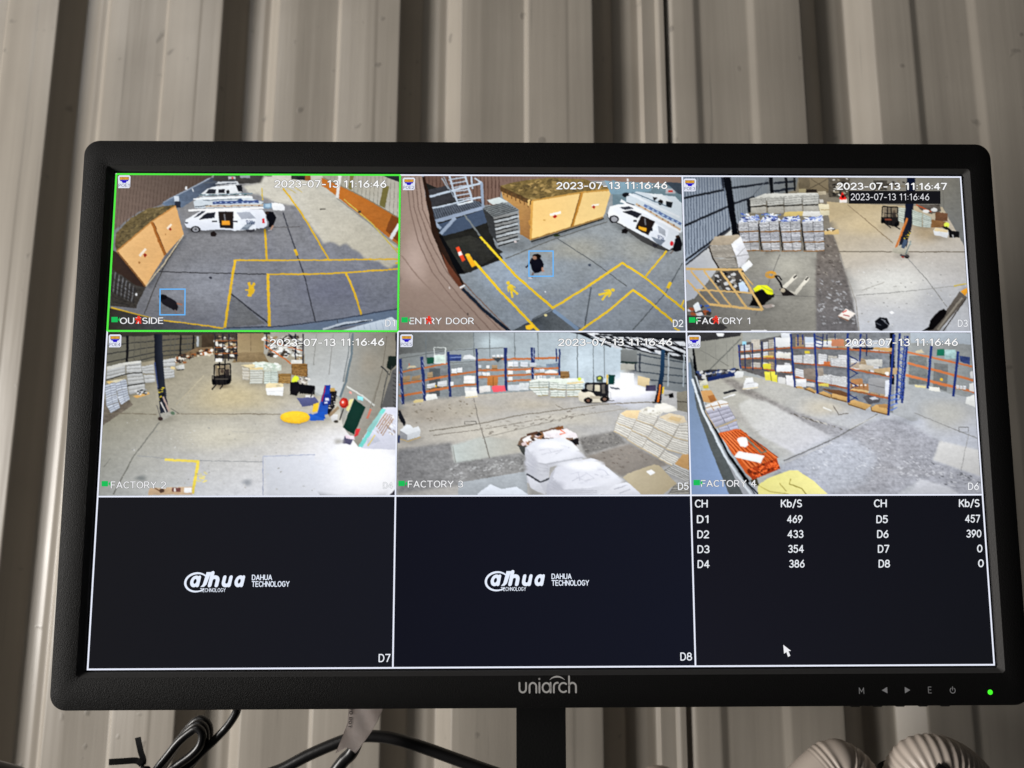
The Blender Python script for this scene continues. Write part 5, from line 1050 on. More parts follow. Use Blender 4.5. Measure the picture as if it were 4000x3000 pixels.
    for pts, w, c in (([(590, 510), (615, 640), (705, 945)], 6, (116, 112, 106)), ([(270, 750), (620, 700), (900, 640), (1500, 560), (1900, 540)], 7, (124, 118, 108)), ([(300, 780), (700, 730), (1100, 660)], 5, (130, 124, 116)), ([(440, 860), (460, 978)], 5, (140, 140, 136)), ([(1180, 560), (1250, 600)], 5, (134, 128, 118)), ([(650, 800), (1330, 640), (1700, 590)], 5, (150, 146, 138))): p.L(pts, w, c)
    p.scatter([(620, 700), (1500, 560), (1500, 620), (640, 790)], 80, 16, [(126, 120, 112), (186, 182, 174), (144, 138, 130)], .08, .22, -.2); p.box(525, 680, 607, 702, 4, (90, 88, 84)); p.scatter([(100, 560), (600, 520), (600, 640), (100, 700)], 50, 11, [(170, 164, 152), (128, 120, 108)], .05, .4)
    # racking
    OR = (182, 112, 68); BL_ = (44, 56, 104)
    for a, b, w in (((50, 330), (410, 262), 12), ((600, 240), (1200, 222), 14), ((50, 418), (420, 350), 15), ((410, 350), (610, 322), 14), ((610, 316), (1200, 298), 14), ((50, 500), (420, 436), 16), ((420, 432), (615, 412), 14), ((612, 366), (820, 350), 14), ((820, 350), (1200, 338), 14), ((826, 392), (1000, 382), 13), ((1000, 226), (1205, 224), 12)): p.L([a, b], w, OR, .08)
    for a, b, w in (((58, 230), (80, 560), 20), ((212, 215), (236, 530), 22), ((402, 180), (420, 505), 18), ((606, 158), (618, 480), 16), ((812, 150), (822, 460), 18), ((825, 150), (820, 300), 10), ((1006, 148), (1014, 375), 16), ((1026, 150), (1022, 300), 8), ((1184, 155), (1184, 250), 10), ((1208, 158), (1204, 350), 12)): p.L([a, b], w, BL_, .08)
    for y in (180, 215, 330, 400): p.L([(1008, y), (1026, y + 20)], 5, (150, 160, 190)); p.L([(62, y + 120), (74, y + 150)], 5, (150, 160, 190)); p.L([(216, y + 60), (230, y + 90)], 5, (150, 160, 190))
    G1 = [(226, 230, 236), (206, 210, 216), (190, 196, 204), (232, 232, 230)]
    rack_goods(p, 512, 605, 325, 1, 50, 54, G1); rack_goods(p, 512, 605, 412, 1, 52, 58, G1); rack_goods(p, 418, 502, 432, 3, 28, 36, G1, -6); rack_goods(p, 618, 708, 305, 3, 24, 30, G1); rack_goods(p, 618, 705, 356, 3, 24, 30, G1); rack_goods(p, 832, 915, 293, 2, 36, 44, G1); rack_goods(p, 925, 1105, 292, 3, 32, 44, G1); rack_goods(p, 830, 920, 345, 2, 26, 32, G1); rack_goods(p, 838, 905, 390, 2, 26, 30, G1); rack_goods(p, 1022, 1110, 380, 4, 26, 32, G1); rack_goods(p, 720, 805, 224, 3, 20, 26, G1)
    rack_goods(p, 70, 205, 404, 2, 26, 44, [(150, 128, 100), (196, 196, 192)], -24); rack_goods(p, 245, 400, 372, 3, 24, 40, [(200, 204, 208), (160, 140, 112), (120, 124, 128)], -22); rack_goods(p, 240, 410, 452, 2, 26, 40, [(206, 208, 210), (150, 126, 96)], -22); rack_goods(p, 425, 510, 340, 2, 30, 44, G1, -8); rack_goods(p, 715, 805, 303, 2, 26, 36, G1 + [(166, 140, 110)]); rack_goods(p, 930, 1000, 342, 2, 28, 34, G1 + [(150, 130, 106)]); rack_goods(p, 1030, 1100, 334, 2, 24, 32, G1)
    p.P([(1112, 270), (1198, 260), (1200, 292), (1115, 294)], (120, 134, 150), .3); p.P([(1100, 325), (1140, 308), (1192, 322), (1190, 334), (1100, 334)], (222, 226, 228)); p.R(1142, 356, 1175, 376, (206, 206, 206)); p.R(248, 222, 300, 268, (36, 84, 66)); p.R(300, 204, 382, 262, (196, 214, 206), .3); p.box(302, 150, 382, 262, 6, (216, 222, 220)); p.L([(302, 204), (382, 200)], 5, (226, 230, 228)); p.R(412, 200, 498, 246, (60, 76, 130), .4); p.L([(412, 222), (498, 218)], 5, (150, 170, 210)); p.P([(505, 232), (520, 205), (560, 200), (598, 222), (596, 236)], (214, 218, 222), .1); p.P([(105, 300), (125, 280), (165, 280), (175, 292)], (196, 186, 160)); p.L([(125, 265), (125, 285)], 6, (190, 90, 60)); p.P([(720, 226), (806, 222), (760, 256)], (66, 72, 78))
    p.R(522, 435, 606, 462, (214, 216, 218), .3); p.P([(525, 462), (610, 458), (620, 506), (528, 515)], (222, 222, 216), .08); p.L([(528, 510), (620, 500)], 8, (206, 190, 150)); p.P([(628, 430), (705, 418), (712, 465), (632, 478)], (210, 208, 206), .12); p.P([(716, 435), (726, 424), (812, 424), (820, 462), (730, 470)], (236, 96, 108), .06); p.R(686, 360, 762, 424, (176, 116, 66), .12); p.L([(728, 362), (728, 422)], 4, (130, 84, 46)); p.R(836, 418, 918, 460, (196, 200, 206), .2); p.R(918, 402, 986, 455, (204, 208, 210), .25)
    p.P([(240, 505), (250, 485), (318, 482), (328, 516), (246, 532)], (218, 220, 216), .1); p.P([(150, 540), (170, 524), (230, 520), (222, 540), (160, 552)], (206, 190, 140)); p.stack([(1210, 320), (1275, 318), (1278, 375), (1212, 372)], 1, 4, (156, 122, 82), (74, 58, 42), 10, .15)
    # bagged pallets by the forklift
    for (q, nx, ny) in (([(990, 390), (1130, 380), (1130, 435), (988, 440)], 2, 3), ([(985, 440), (1130, 438), (1126, 492), (1050, 496), (985, 470)][:4], 2, 3), ([(1135, 385), (1255, 392), (1255, 452), (1135, 448)], 2, 4), ([(1140, 455), (1255, 458), (1250, 505), (1145, 508)], 2, 3), ([(1258, 405), (1380, 400), (1378, 450), (1258, 455)], 2, 3), ([(1260, 458), (1375, 455), (1345, 500), (1262, 504)], 2, 3)): p.stack(q, nx, ny, (226, 232, 226), (150, 158, 150), 10, .12, .25, (160, 150, 120))
    p.P([(985, 390), (1060, 372), (1380, 370), (1390, 405), (1250, 412), (1130, 392)], (218, 226, 216), .15); p.P([(1255, 405), (1370, 392), (1385, 402), (1270, 414)], (214, 196, 150)); p.E(1352, 376, 14, 12, (206, 220, 90))
    # forklift
    p.soft(1460, 545, 130, 18, (110, 106, 100), (150, 146, 138)); p.P([(1345, 480), (1362, 460), (1440, 465), (1500, 480), (1560, 480), (1566, 530), (1500, 545), (1380, 545), (1345, 525)], (206, 200, 184), .08); p.P([(1390, 410), (1405, 400), (1540, 400), (1560, 415), (1556, 500), (1480, 505), (1440, 470), (1385, 460)], (36, 36, 40), .1); p.P([(1405, 418), (1450, 414), (1445, 462), (1398, 455)], (150, 146, 136), .1); p.R(1462, 420, 1500, 466, (196, 190, 170), .1); p.R(1512, 418, 1536, 476, (96, 92, 88)); p.L([(1556, 410), (1560, 530)], 10, (40, 40, 44)); p.box(1564, 470, 1578, 520, 5, (180, 182, 184)); p.L([(1560, 535), (1605, 532)], 5, (80, 78, 76)); p.E(1415, 530, 32, 20, (30, 28, 30)); p.E(1415, 530, 14, 9, (110, 84, 72)); p.E(1535, 522, 34, 22, (30, 28, 30)); p.E(1535, 522, 15, 10, (120, 96, 84)); p.E(1388, 458, 24, 14, (30, 30, 34)); p.R(1430, 500, 1500, 520, (170, 162, 146))
    p.P([(1470, 360), (1500, 350), (1525, 365), (1520, 400), (1475, 395)], (70, 80, 74), .4); p.E(1496, 370, 14, 10, (190, 200, 90)); p.P([(1560, 345), (1608, 346), (1602, 415), (1562, 415)], (26, 66, 62)); p.L([(1552, 345), (1552, 415)], 11, (200, 170, 80)); p.P([(1570, 430), (1640, 440), (1646, 452), (1580, 446)], (90, 96, 104))
    p.P([(1775, 352), (1865, 372), (1855, 440), (1772, 418)], (214, 196, 158), .06); p.R(1835, 420, 1905, 462, (70, 66, 90), .5); p.P([(1945, 435), (1968, 432), (1960, 482), (1940, 480)], (226, 190, 60)); p.E(1985, 492, 22, 6, (120, 118, 114)); p.P([(2000, 485), (2030, 476), (2036, 510), (2000, 512)], (24, 24, 26))
    # blue column with yellow guard
    p.P([(1944, 160), (1972, 165), (1966, 330), (1942, 548), (1895, 545), (1936, 330)], (((1945, 200), (40, 70, 100)), ((1920, 500), (26, 28, 36))), .05); p.P([(1932, 415), (1944, 418), (1928, 548), (1912, 548)], (214, 116, 48)); p.L([(1880, 545), (1945, 550)], 9, (60, 58, 56))
    # bag piles at right
    p.P([(2060, 470), (2140, 460), (2150, 620), (2060, 600)], (132, 128, 116), .2); p.L([(2060, 535), (2140, 545)], 6, (70, 66, 60))
    tops = [([(1650, 625), (1690, 602), (1790, 602), (1770, 665), (1690, 650)], (212, 190, 150)), ([(1790, 600), (1850, 575), (1960, 605), (1940, 640), (1850, 640), (1785, 620)], (206, 204, 194)), ([(1895, 565), (1960, 548), (2050, 575), (2060, 605), (1980, 620), (1900, 595)], (214, 212, 204)), ([(1930, 650), (2010, 622), (2110, 645), (2130, 690), (2060, 700), (1990, 680)], (200, 186, 160))]
    for q, ny in (([(1640, 620), (1775, 668), (1740, 740), (1615, 690)], 5), ([(1615, 690), (1735, 745), (1700, 805), (1600, 750)], 4), ([(1780, 610), (1925, 650), (1890, 715), (1762, 672)], 5), ([(1755, 675), (1890, 725), (1850, 800), (1725, 745)], 5), ([(1720, 750), (1850, 810), (1805, 880), (1695, 810)], 5), ([(1925, 655), (2080, 705), (2030, 790), (1890, 720)], 6), ([(1885, 730), (2030, 795), (1975, 875), (1845, 800)], 6), ([(1840, 815), (1970, 885), (1925, 945), (1805, 875)], 5), ([(2080, 700), (2160, 690), (2160, 830), (2030, 795)], 6), ([(2025, 800), (2160, 840), (2160, 935), (1975, 880)], 6), ([(1970, 890), (2080, 945), (2040, 1010), (1925, 950)], 5)): p.stack(q, 1, ny, (224, 222, 215), (160, 156, 148), 9, .12, .2, (190, 174, 144))
    for q, c in tops: p.P(q, tuple(min(255, v + 14) for v in c), .12)
    p.soft(1870, 605, 80, 26, (236, 235, 230), None, .05); p.soft(1980, 580, 70, 22, (236, 235, 230), None, .05)
    p.P([(1990, 665), (2020, 640), (2095, 662), (2075, 685)], (206, 184, 144)); p.scatter([(1800, 590), (1950, 605), (1930, 640), (1800, 625)], 20, 14, [(222, 220, 212), (186, 182, 172)], .05, .5)
    p.P([(2100, 920), (2160, 915), (2160, 1040), (2040, 990)], (186, 150, 104), .1); p.stack([(2035, 985), (2150, 1040), (2150, 1130), (1960, 1040)], 1, 6, (200, 200, 198), (120, 118, 112), 12, .1, .25)
    # scrap pile behind the bulk bags
    p.P([(905, 850), (930, 800), (1000, 770), (1100, 745), (1200, 716), (1300, 760), (1350, 820), (1330, 860), (1000, 900)], (116, 96, 82), .4); p.scatter([(920, 800), (1250, 730), (1340, 820), (970, 860)], 60, 28, [(226, 222, 222), (70, 54, 46), (150, 110, 80), (206, 190, 190), (46, 42, 42)], .1, .5); p.P([(1090, 760), (1160, 742), (1260, 735), (1330, 770), (1340, 800), (1250, 800), (1100, 800)], (230, 224, 228), .15); p.L([(1215, 742), (1250, 765), (1210, 775)], 9, (226, 120, 90)); p.P([(900, 850), (960, 860), (985, 930), (950, 920)], (70, 72, 70)); p.L([(970, 780), (1050, 760)], 18, (90, 66, 54)); p.P([(1280, 820), (1345, 800), (1348, 850), (1310, 850)], (40, 38, 40)); p.P([(1175, 730), (1235, 714), (1236, 735), (1190, 745)], (130, 86, 54))
    # bulk bags in front
    p.sh([(940, 900), (985, 1130), (1100, 1215), (1000, 1215), (920, 1000)], .6, 9); p.sh([(1380, 940), (1660, 1100), (1700, 1150), (1560, 1080), (1380, 990)], .62, 9)
    p.P([(960, 870), (1040, 812), (1230, 796), (1300, 830), (1390, 930), (1360, 960), (1140, 1010), (1120, 1200), (975, 1120), (960, 960)], (((1000, 1000), (180, 182, 190)), ((1250, 850), (216, 218, 226))), .05); p.P([(970, 870), (1050, 815), (1225, 800), (1295, 832), (1382, 930), (1100, 985), (1060, 975)], (((1000, 860), (206, 208, 216)), ((1300, 940), (222, 224, 232))), .04)
    for pts in ([(1060, 890), (1180, 870)], [(1120, 870), (1150, 905), (1240, 880)], [(1080, 920), (1170, 900)], [(1200, 850), (1280, 870)], [(1180, 915), (1230, 885)]): p.L(pts, 6, (198, 200, 209))
    p.soft(1150, 850, 120, 40, (238, 240, 244), None, .02); p.soft(1300, 930, 110, 40, (222, 224, 232), None, .02); p.soft(1010, 1000, 60, 110, (176, 178, 188), None, .04)
    p.L([(1060, 980), (1110, 990), (1380, 940)], 9, (186, 188, 196)); p.L([(970, 1060), (1070, 1115), (1140, 1090)], 12, (66, 68, 74)); p.L([(968, 970), (1075, 1040), (1130, 1030)], 6, (190, 192, 200)); p.P([(975, 1070), (1070, 1125), (1110, 1210), (1000, 1160)], (196, 198, 206), .08)
    for k in range(4): p.L([(966, 900 + k * 30), (1060, 985 + k * 26), (1130, 1000 + k * 22)], 4, (186, 188, 196))
    p.sh([(1120, 1060), (1200, 975), (1440, 930), (1400, 900), (1130, 1000)], .62, 9)
    p.P([(1150, 1050), (1200, 990), (1440, 945), (1490, 960), (1650, 1090), (1655, 1120), (1500, 1215), (1110, 1215), (1120, 1130)], (((1150, 1150), (174, 176, 186)), ((1400, 1000), (214, 216, 224))), .05); p.P([(1180, 1020), (1230, 985), (1440, 950), (1490, 965), (1640, 1095), (1430, 1160), (1240, 1170), (1160, 1080)], (((1200, 1040), (204, 206, 216)), ((1500, 1100), (222, 224, 232))), .04)
    for pts in ([(1290, 1060), (1380, 1040), (1460, 1090), (1380, 1110)], [(1330, 1080), (1410, 1120)], [(1440, 1040), (1530, 1030), (1570, 1080)], [(1340, 1030), (1360, 1130), (1420, 1100)], [(1460, 1060), (1560, 1090)], [(1300, 1110), (1400, 1060)]): p.L(pts, 6, (194, 196, 207))
    p.soft(1380, 1000, 170, 45, (238, 240, 244), None, .02); p.soft(1560, 1110, 110, 45, (220, 222, 230), None, .02); p.soft(1190, 1150, 70, 60, (172, 174, 184), None, .04); p.soft(1420, 1130, 120, 26, (214, 216, 226), None, .02)
    for k in range(4): p.L([(1135, 1100 + k * 26), (1240, 1178 + k * 14), (1480, 1180 + k * 12)], 4, (180, 182, 192))
    p.P([(1510, 1215), (1600, 1140), (1690, 1118), (1760, 1150), (1800, 1215)], (220, 222, 230), .05); p.L([(1600, 1170), (1700, 1140)], 6, (176, 178, 188)); p.L([(1640, 1200), (1720, 1170)], 6, (176, 178, 188))
    p.P([(1665, 1085), (1700, 1060), (1890, 990), (1930, 1000), (2055, 1130), (1950, 1215), (1810, 1215)], (((1700, 1080), (186, 176, 152)), ((1950, 1150), (176, 164, 138))), .05); p.P([(1835, 1045), (1872, 1028), (1902, 1050), (1865, 1068)], (238, 240, 244)); p.stack([(2040, 1140), (2150, 1120), (2150, 1210), (1990, 1210)], 1, 4, (170, 168, 160), (96, 94, 90), 12, .1, .3)
    p.she(140, 815, 100, 20, .6, 8)
    # left carton pile and dark edge
    p.P([(45, 600), (60, 600), (100, 690), (90, 720), (50, 660)], (36, 38, 44)); p.P([(60, 740), (110, 700), (135, 705), (150, 725), (190, 715), (208, 740), (200, 790), (110, 815), (60, 800)], (216, 220, 224), .06); p.P([(60, 745), (112, 778), (112, 815), (58, 800)], (146, 148, 152), .2); p.P([(112, 775), (205, 745), (200, 785), (112, 812)], (196, 200, 204), .1); p.L([(60, 808), (115, 822), (205, 795)], 8, (180, 160, 120)); p.R(45, 780, 58, 836, (50, 60, 96))
    osd(p, "POE5", "2023-07-13 11:16:46", 1198, 2026, 132, 46, "FACTORY 3", 116, 514, 1154, 44, "D5", 2068, 2144, 1174, 46, 54, 52, 48, 1128, None, -3)
    return p.build("camera_view", "warehouse with racking, forklift and white bulk bags")

def feed_factory4():
    p = Picture(cell(2, 1), [(30, 35), (2047, 38), (2130, 1170), (60, 1172)]); p.gain = 1.04
    p.G(20, 20, 2150, 1190, (166, 168, 164), (160, 166, 168), (186, 188, 196), (150, 154, 162), 0.12)
    # back wall and ceiling
    p.P([(40, 30), (430, 30), (420, 300), (100, 330), (70, 140)], (((100, 100), (142, 142, 134)), ((400, 250), (164, 164, 156))), .08); p.P([(30, 30), (420, 36), (410, 60), (130, 100), (40, 150)], (60, 60, 62), .2); p.L([(180, 310), (415, 80)], 8, (112, 114, 110)); p.L([(130, 160), (330, 270)], 5, (126, 126, 120))
    for x in (165, 235, 315, 360): p.L([(x, 90), (x + 4, 305)], 4, (140, 140, 134))
    p.P([(240, 40), (300, 40), (290, 60), (250, 62)], (240, 244, 250)); p.P([(70, 140), (84, 150), (110, 330), (160, 520), (230, 720), (215, 700), (130, 480), (80, 280)], (16, 18, 22)); p.P([(1600, 30), (2060, 36), (2080, 500), (1600, 400)], (((1650, 150), (160, 164, 164)), ((2000, 350), (140, 144, 146))), .15); p.P([(1620, 36), (1900, 36), (2050, 40), (2055, 120), (1620, 110)], (182, 192, 202), .1)
    p.R(1610, 200, 1740, 400, (120, 124, 124), .3); p.P([(1790, 250), (1890, 260), (1880, 450), (1780, 420)], (116, 118, 118), .2)
    # floor
    p.P([(110, 360), (400, 330), (700, 380), (1100, 480), (1480, 600), (1640, 660), (2080, 560), (2140, 1190), (560, 1190), (300, 760), (180, 560)], (((600, 450), (178, 176, 166)), ((1400, 1000), (184, 188, 198))), .13)
    p.soft(1900, 620, 260, 150, (176, 176, 172), None, .1)
    p.soft(1000, 560, 240, 90, (190, 184, 170), (180, 178, 170), .12); p.soft(1850, 600, 200, 120, (180, 180, 176), (168, 168, 164), .1)
    p.fP([(270, 365), (350, 355), (520, 450), (800, 590), (1190, 712), (1440, 640), (1560, 660), (1840, 800), (1780, 930), (2120, 1050), (2130, 1190), (1620, 1190), (1690, 1065), (1500, 1190), (560, 1190), (700, 960), (830, 880), (1070, 775), (640, 560), (420, 460)], (((500, 480), (144, 140, 136)), ((1300, 900), (164, 166, 175))), 3.5, .3)
    p.fP([(400, 540), (470, 500), (600, 520), (1060, 768), (810, 890), (560, 760), (430, 650)], (((500, 560), (196, 196, 192)), ((800, 820), (196, 197, 204))), 3, .12); p.fP([(300, 520), (420, 600), (520, 730), (700, 900), (640, 960), (480, 760), (330, 580)], (172, 170, 166), 5, .15)
    p.fP([(1830, 795), (2110, 860), (2120, 1045), (1785, 930)], (204, 204, 204), 2.5, .08); p.fP([(1690, 1062), (1900, 1120), (2000, 1190), (1600, 1190)], (198, 200, 207), 2.5, .1); p.fP([(700, 960), (830, 885), (1000, 800), (1180, 760), (1400, 900), (1300, 1100), (1050, 1180), (700, 1060)], (176, 180, 190), 12, .25)
    p.scatter([(1000, 790), (1500, 760), (1750, 1100), (800, 1080)], 200, 15, [(204, 206, 212), (128, 130, 138), (176, 180, 188), (222, 224, 230)], .1, .3, .3, .55); p.scatter([(760, 600), (980, 660), (1150, 720), (880, 640)], 40, 12, [(186, 184, 178), (106, 102, 98)], .1, .35, .4); p.scatter([(1500, 900), (1750, 860), (1800, 1040), (1560, 1040)], 60, 13, [(214, 216, 222), (128, 130, 136)], .1, .4, .3, .5); p.scatter([(1780, 950), (2110, 1060), (2120, 1150), (1800, 1090)], 50, 14, [(110, 112, 118), (190, 192, 198)], .1, .35, .3)
    for pts, w, c in (([(720, 935), (1060, 790), (1390, 610)], 7, (110, 110, 110)), ([(705, 960), (1060, 808)], 5, (190, 190, 190)), ([(1190, 712), (1400, 610)], 5, (200, 200, 196)), ([(2040, 740), (1980, 1010)], 4, (150, 150, 150)), ([(1650, 600), (2100, 780)], 5, (140, 140, 140)), ([(460, 750), (560, 720)], 6, (170, 170, 166)), ([(1000, 560), (1060, 585)], 10, (220, 220, 216)), ([(1070, 545), (1110, 615), (1180, 600)], 6, (110, 104, 98))): p.L(pts, w, c)
    p.box(1968, 700, 2032, 735, 4, (110, 110, 110))
    # blue-grey door and pale rails at left
    p.P([(40, 250), (60, 240), (110, 560), (240, 900), (400, 1190), (60, 1190)], (((60, 400), (120, 138, 160)), ((200, 1100), (140, 164, 204))), .05); p.P([(50, 200), (72, 240), (130, 520), (260, 830), (440, 1190), (340, 1190), (200, 850), (100, 560)], (92, 98, 100), .15); p.L([(70, 360), (140, 580), (300, 900), (500, 1190)], 16, (214, 222, 230)); p.L([(84, 350), (156, 575), (320, 890), (530, 1190)], 8, (70, 76, 82)); p.L([(96, 340), (172, 575), (345, 890), (545, 1190)], 9, (196, 204, 212))
    p.P([(170, 600), (230, 720), (270, 760), (330, 880), (420, 1000), (480, 1080), (460, 1100), (330, 900)], (24, 22, 22)); p.L([(430, 1060), (540, 1170)], 10, (40, 44, 46))
    # far racks at right
    OR = (200, 122, 78); BL_ = (42, 60, 122)
    for a, b, w in (((1600, 175), (2060, 275), 13), ((1600, 250), (2070, 372), 16), ((1590, 335), (2080, 455), 18), ((1390, 222), (1480, 240), 10)): p.L([a, b], w, OR, .06)
    for a, b, w in (((1770, 130), (1746, 430), 18), ((1960, 170), (1926, 485), 18), ((1545, 45), (1520, 530), 16), ((1600, 60), (1562, 530), 18), ((1580, 60), (1550, 500), 8)): p.L([a, b], w, BL_, .08)
    for k in range(9): p.L([(1545 - k * 2, 80 + k * 48), (1595 - k * 3, 105 + k * 48)], 7, (60, 84, 160)); p.L([(1545 - k * 2, 128 + k * 48), (1595 - k * 3, 105 + k * 48)], 5, (80, 100, 170))
    p.R(1810, 152, 1862, 200, (40, 120, 96)); p.R(1864, 158, 1944, 222, (170, 200, 200), .3); p.P([(1970, 200), (2045, 210), (2042, 262), (1972, 240)], (60, 74, 120), .4); p.P([(1655, 165), (1700, 155), (1722, 180), (1660, 180)], (206, 196, 170)); p.P([(1650, 402), (1735, 412), (1728, 428), (1655, 416)], (216, 206, 160)); p.P([(1755, 415), (1830, 420), (1832, 455), (1752, 440)], (222, 222, 216)); p.E(1842, 366, 11, 10, (226, 184, 60)); rack_goods(p, 1945, 2020, 436, 3, 30, 36, [(226, 228, 232), (206, 208, 212)], 6); p.P([(2020, 490), (2078, 470), (2085, 560), (2012, 535)], (222, 224, 222), .1); p.P([(2040, 395), (2078, 385), (2080, 455), (2040, 445)], (216, 216, 214), .1); p.P([(2045, 310), (2070, 305), (2072, 360), (2048, 352)], (206, 206, 206), .1)
    # main rack
    p.P([(400, 120), (780, 40), (1480, 40), (1520, 60), (1500, 600), (1180, 520), (780, 410), (420, 300)], (((500, 200), (96, 92, 90)), ((1300, 300), (130, 134, 140))), .3)
    for k_, (x0, x1, lv) in enumerate(((412, 560, ((172, 160, 58), (222, 214, 40), (284, 290, 56))), (572, 652, ((160, 150, 70), (215, 212, 44), (292, 302, 66))), (672, 772, ((150, 142, 74), (222, 226, 60), (312, 322, 74))), (800, 938, ((142, 146, 84), (250, 262, 90), (352, 380, 84))), (962, 1176, ((148, 152, 90), (264, 282, 96), (388, 432, 92))), (1192, 1470, ((158, 180, 92), (294, 346, 110), (444, 498, 96))))):
        for ya, yb, h in lv: rack_bay(p, x0, x1, ya, yb, h, 2 if x1 - x0 < 160 else (3 if x1 - x0 < 230 else 4))
    p.R(1474, 40, 1506, 400, (18, 18, 22)); p.R(425, 98, 455, 126, (160, 214, 236)); p.P([(700, 40), (775, 40), (775, 70), (705, 75)], (222, 226, 232)); p.R(650, 72, 766, 136, (224, 226, 228), .08); p.R(490, 84, 550, 150, (196, 190, 180), .3); p.R(985, 90, 1060, 118, (190, 180, 80), .3); p.R(1060, 84, 1150, 132, (190, 130, 100), .1); p.R(940, 96, 1060, 135, (214, 216, 220), .2); p.R(870, 70, 935, 110, (196, 206, 220)); p.R(1180, 96, 1290, 140, (206, 210, 218), .15); p.R(1300, 90, 1470, 140, (190, 196, 204), .2); p.R(1210, 140, 1360, 156, (34, 38, 56)); p.P([(1350, 155), (1370, 140), (1490, 146), (1490, 172)], (196, 160, 106), .15)
    for a, b, w in (((395, 172), (780, 142), 10), ((780, 142), (1180, 152), 13), ((1180, 155), (1500, 182), 14), ((410, 222), (660, 210), 9), ((560, 215), (780, 225), 9), ((420, 280), (560, 288), 10), ((560, 288), (800, 322), 11), ((780, 246), (1190, 280), 14), ((1190, 290), (1500, 350), 14), ((800, 345), (960, 382), 13), ((950, 382), (1190, 432), 13), ((1190, 440), (1480, 500), 15)): p.L([a, b], w * .85, (168, 98, 62), .1)
    W_ = (220, 222, 226)
    for q, nx, ny in (([(775, 196), (855, 194), (855, 250), (778, 246)], 1, 6), ([(858, 194), (938, 196), (938, 256), (858, 252)], 1, 6), ([(1052, 215), (1170, 218), (1170, 282), (1056, 270)], 1, 6), ([(950, 332), (1055, 338), (1056, 396), (955, 380)], 1, 6), ([(1058, 338), (1170, 345), (1170, 420), (1060, 400)], 1, 7)): p.stack(q, nx, ny, (224, 226, 228), (150, 150, 152), 10, .1, .25)
    BX = [(220, 222, 226), (206, 206, 206), (172, 150, 122), (232, 234, 236), (186, 180, 172), (150, 130, 108)]
    p.R(660, 180, 765, 214, (216, 214, 208), .12); p.R(668, 264, 775, 310, (226, 228, 230), .1); p.P([(572, 262), (585, 252), (628, 255), (630, 290), (575, 290)], (214, 206, 70), .12); p.P([(582, 310), (672, 306), (676, 384), (590, 368)], (222, 214, 84), .15); p.L([(628, 310), (632, 376)], 6, (120, 116, 50)); p.P([(560, 205), (600, 196), (652, 200), (640, 212)], (206, 180, 90)); p.P([(678, 350), (735, 352), (735, 400), (682, 390)], (206, 206, 204), .1); p.P([(735, 335), (800, 340), (795, 415), (738, 402)], (222, 222, 224), .1); p.R(805, 362, 880, 420, (214, 216, 220), .2)
    p.P([(860, 290), (940, 288), (948, 372), (865, 360)], (132, 122, 114), .2); p.P([(940, 288), (1000, 282), (1005, 340), (948, 345)], (150, 140, 130), .2); p.P([(1200, 250), (1260, 246), (1258, 290), (1195, 280)], (170, 156, 140), .15); p.P([(1255, 262), (1360, 258), (1360, 300), (1255, 295)], (190, 180, 164), .15); p.P([(1300, 226), (1420, 224), (1420, 280), (1310, 262)], (196, 196, 192), .25); p.P([(1360, 292), (1470, 282), (1530, 285), (1525, 330), (1440, 332), (1360, 310)], (184, 160, 124), .15); p.R(1440, 312, 1468, 336, (232, 234, 236)); p.L([(1362, 315), (1450, 335)], 6, (110, 80, 50)); p.R(870, 165, 905, 185, (206, 190, 70)); p.R(1005, 238, 1050, 262, (190, 112, 70))
    p.P([(1322, 362), (1345, 352), (1485, 365), (1480, 480), (1325, 450)], (150, 150, 152), .1); p.P([(1440, 375), (1485, 366), (1480, 482), (1442, 486)], (206, 210, 220)); p.L([(1325, 400), (1440, 425)], 5, (110, 110, 114)); p.P([(1200, 362), (1280, 360), (1285, 400), (1322, 395), (1322, 445), (1192, 425)], (166, 122, 84), .12)
    for k in range(4): p.R(1210 + k * 28, 402, 1224 + k * 28, 412, (230, 224, 214)); p.L([(1204 + k * 28, 396), (1206 + k * 28, 428)], 4, (110, 76, 50))
    p.L([(1190, 432), (1318, 452)], 12, (206, 176, 124)); p.L([(1190, 446), (1318, 466)], 5, (120, 90, 58)); p.P([(965, 395), (1040, 392), (1042, 420), (968, 410)], (206, 192, 96)); p.P([(880, 385), (940, 390), (940, 420), (880, 410)], (196, 196, 196), .2)
    for q in ([(960, 462), (1000, 446), (1060, 470), (1055, 494)], [(1058, 470), (1080, 458), (1172, 488), (1172, 524), (1060, 494)], [(1178, 515), (1215, 508), (1350, 545), (1300, 578), (1182, 540)], [(1342, 560), (1380, 540), (1470, 560), (1455, 612), (1345, 585)], [(870, 430), (900, 420), (955, 445), (945, 462)], [(805, 415), (850, 415), (870, 432), (812, 428)]): p.P(q, (196, 160, 106), .12); p.L([q[0], q[-1]] if len(q) == 4 else [q[0], q[-1], q[-2]], 8, (120, 90, 56))
    p.P([(990, 430), (1120, 440), (1200, 470), (1180, 490), (1060, 460)], (104, 74, 52), .2); p.P([(1280, 490), (1320, 472), (1410, 496), (1400, 525), (1330, 540)], (90, 88, 92), .3); p.P([(1330, 492), (1370, 486), (1400, 500), (1350, 510)], (190, 192, 200)); p.P([(1390, 540), (1480, 540), (1480, 570), (1400, 560)], (166, 130, 86))
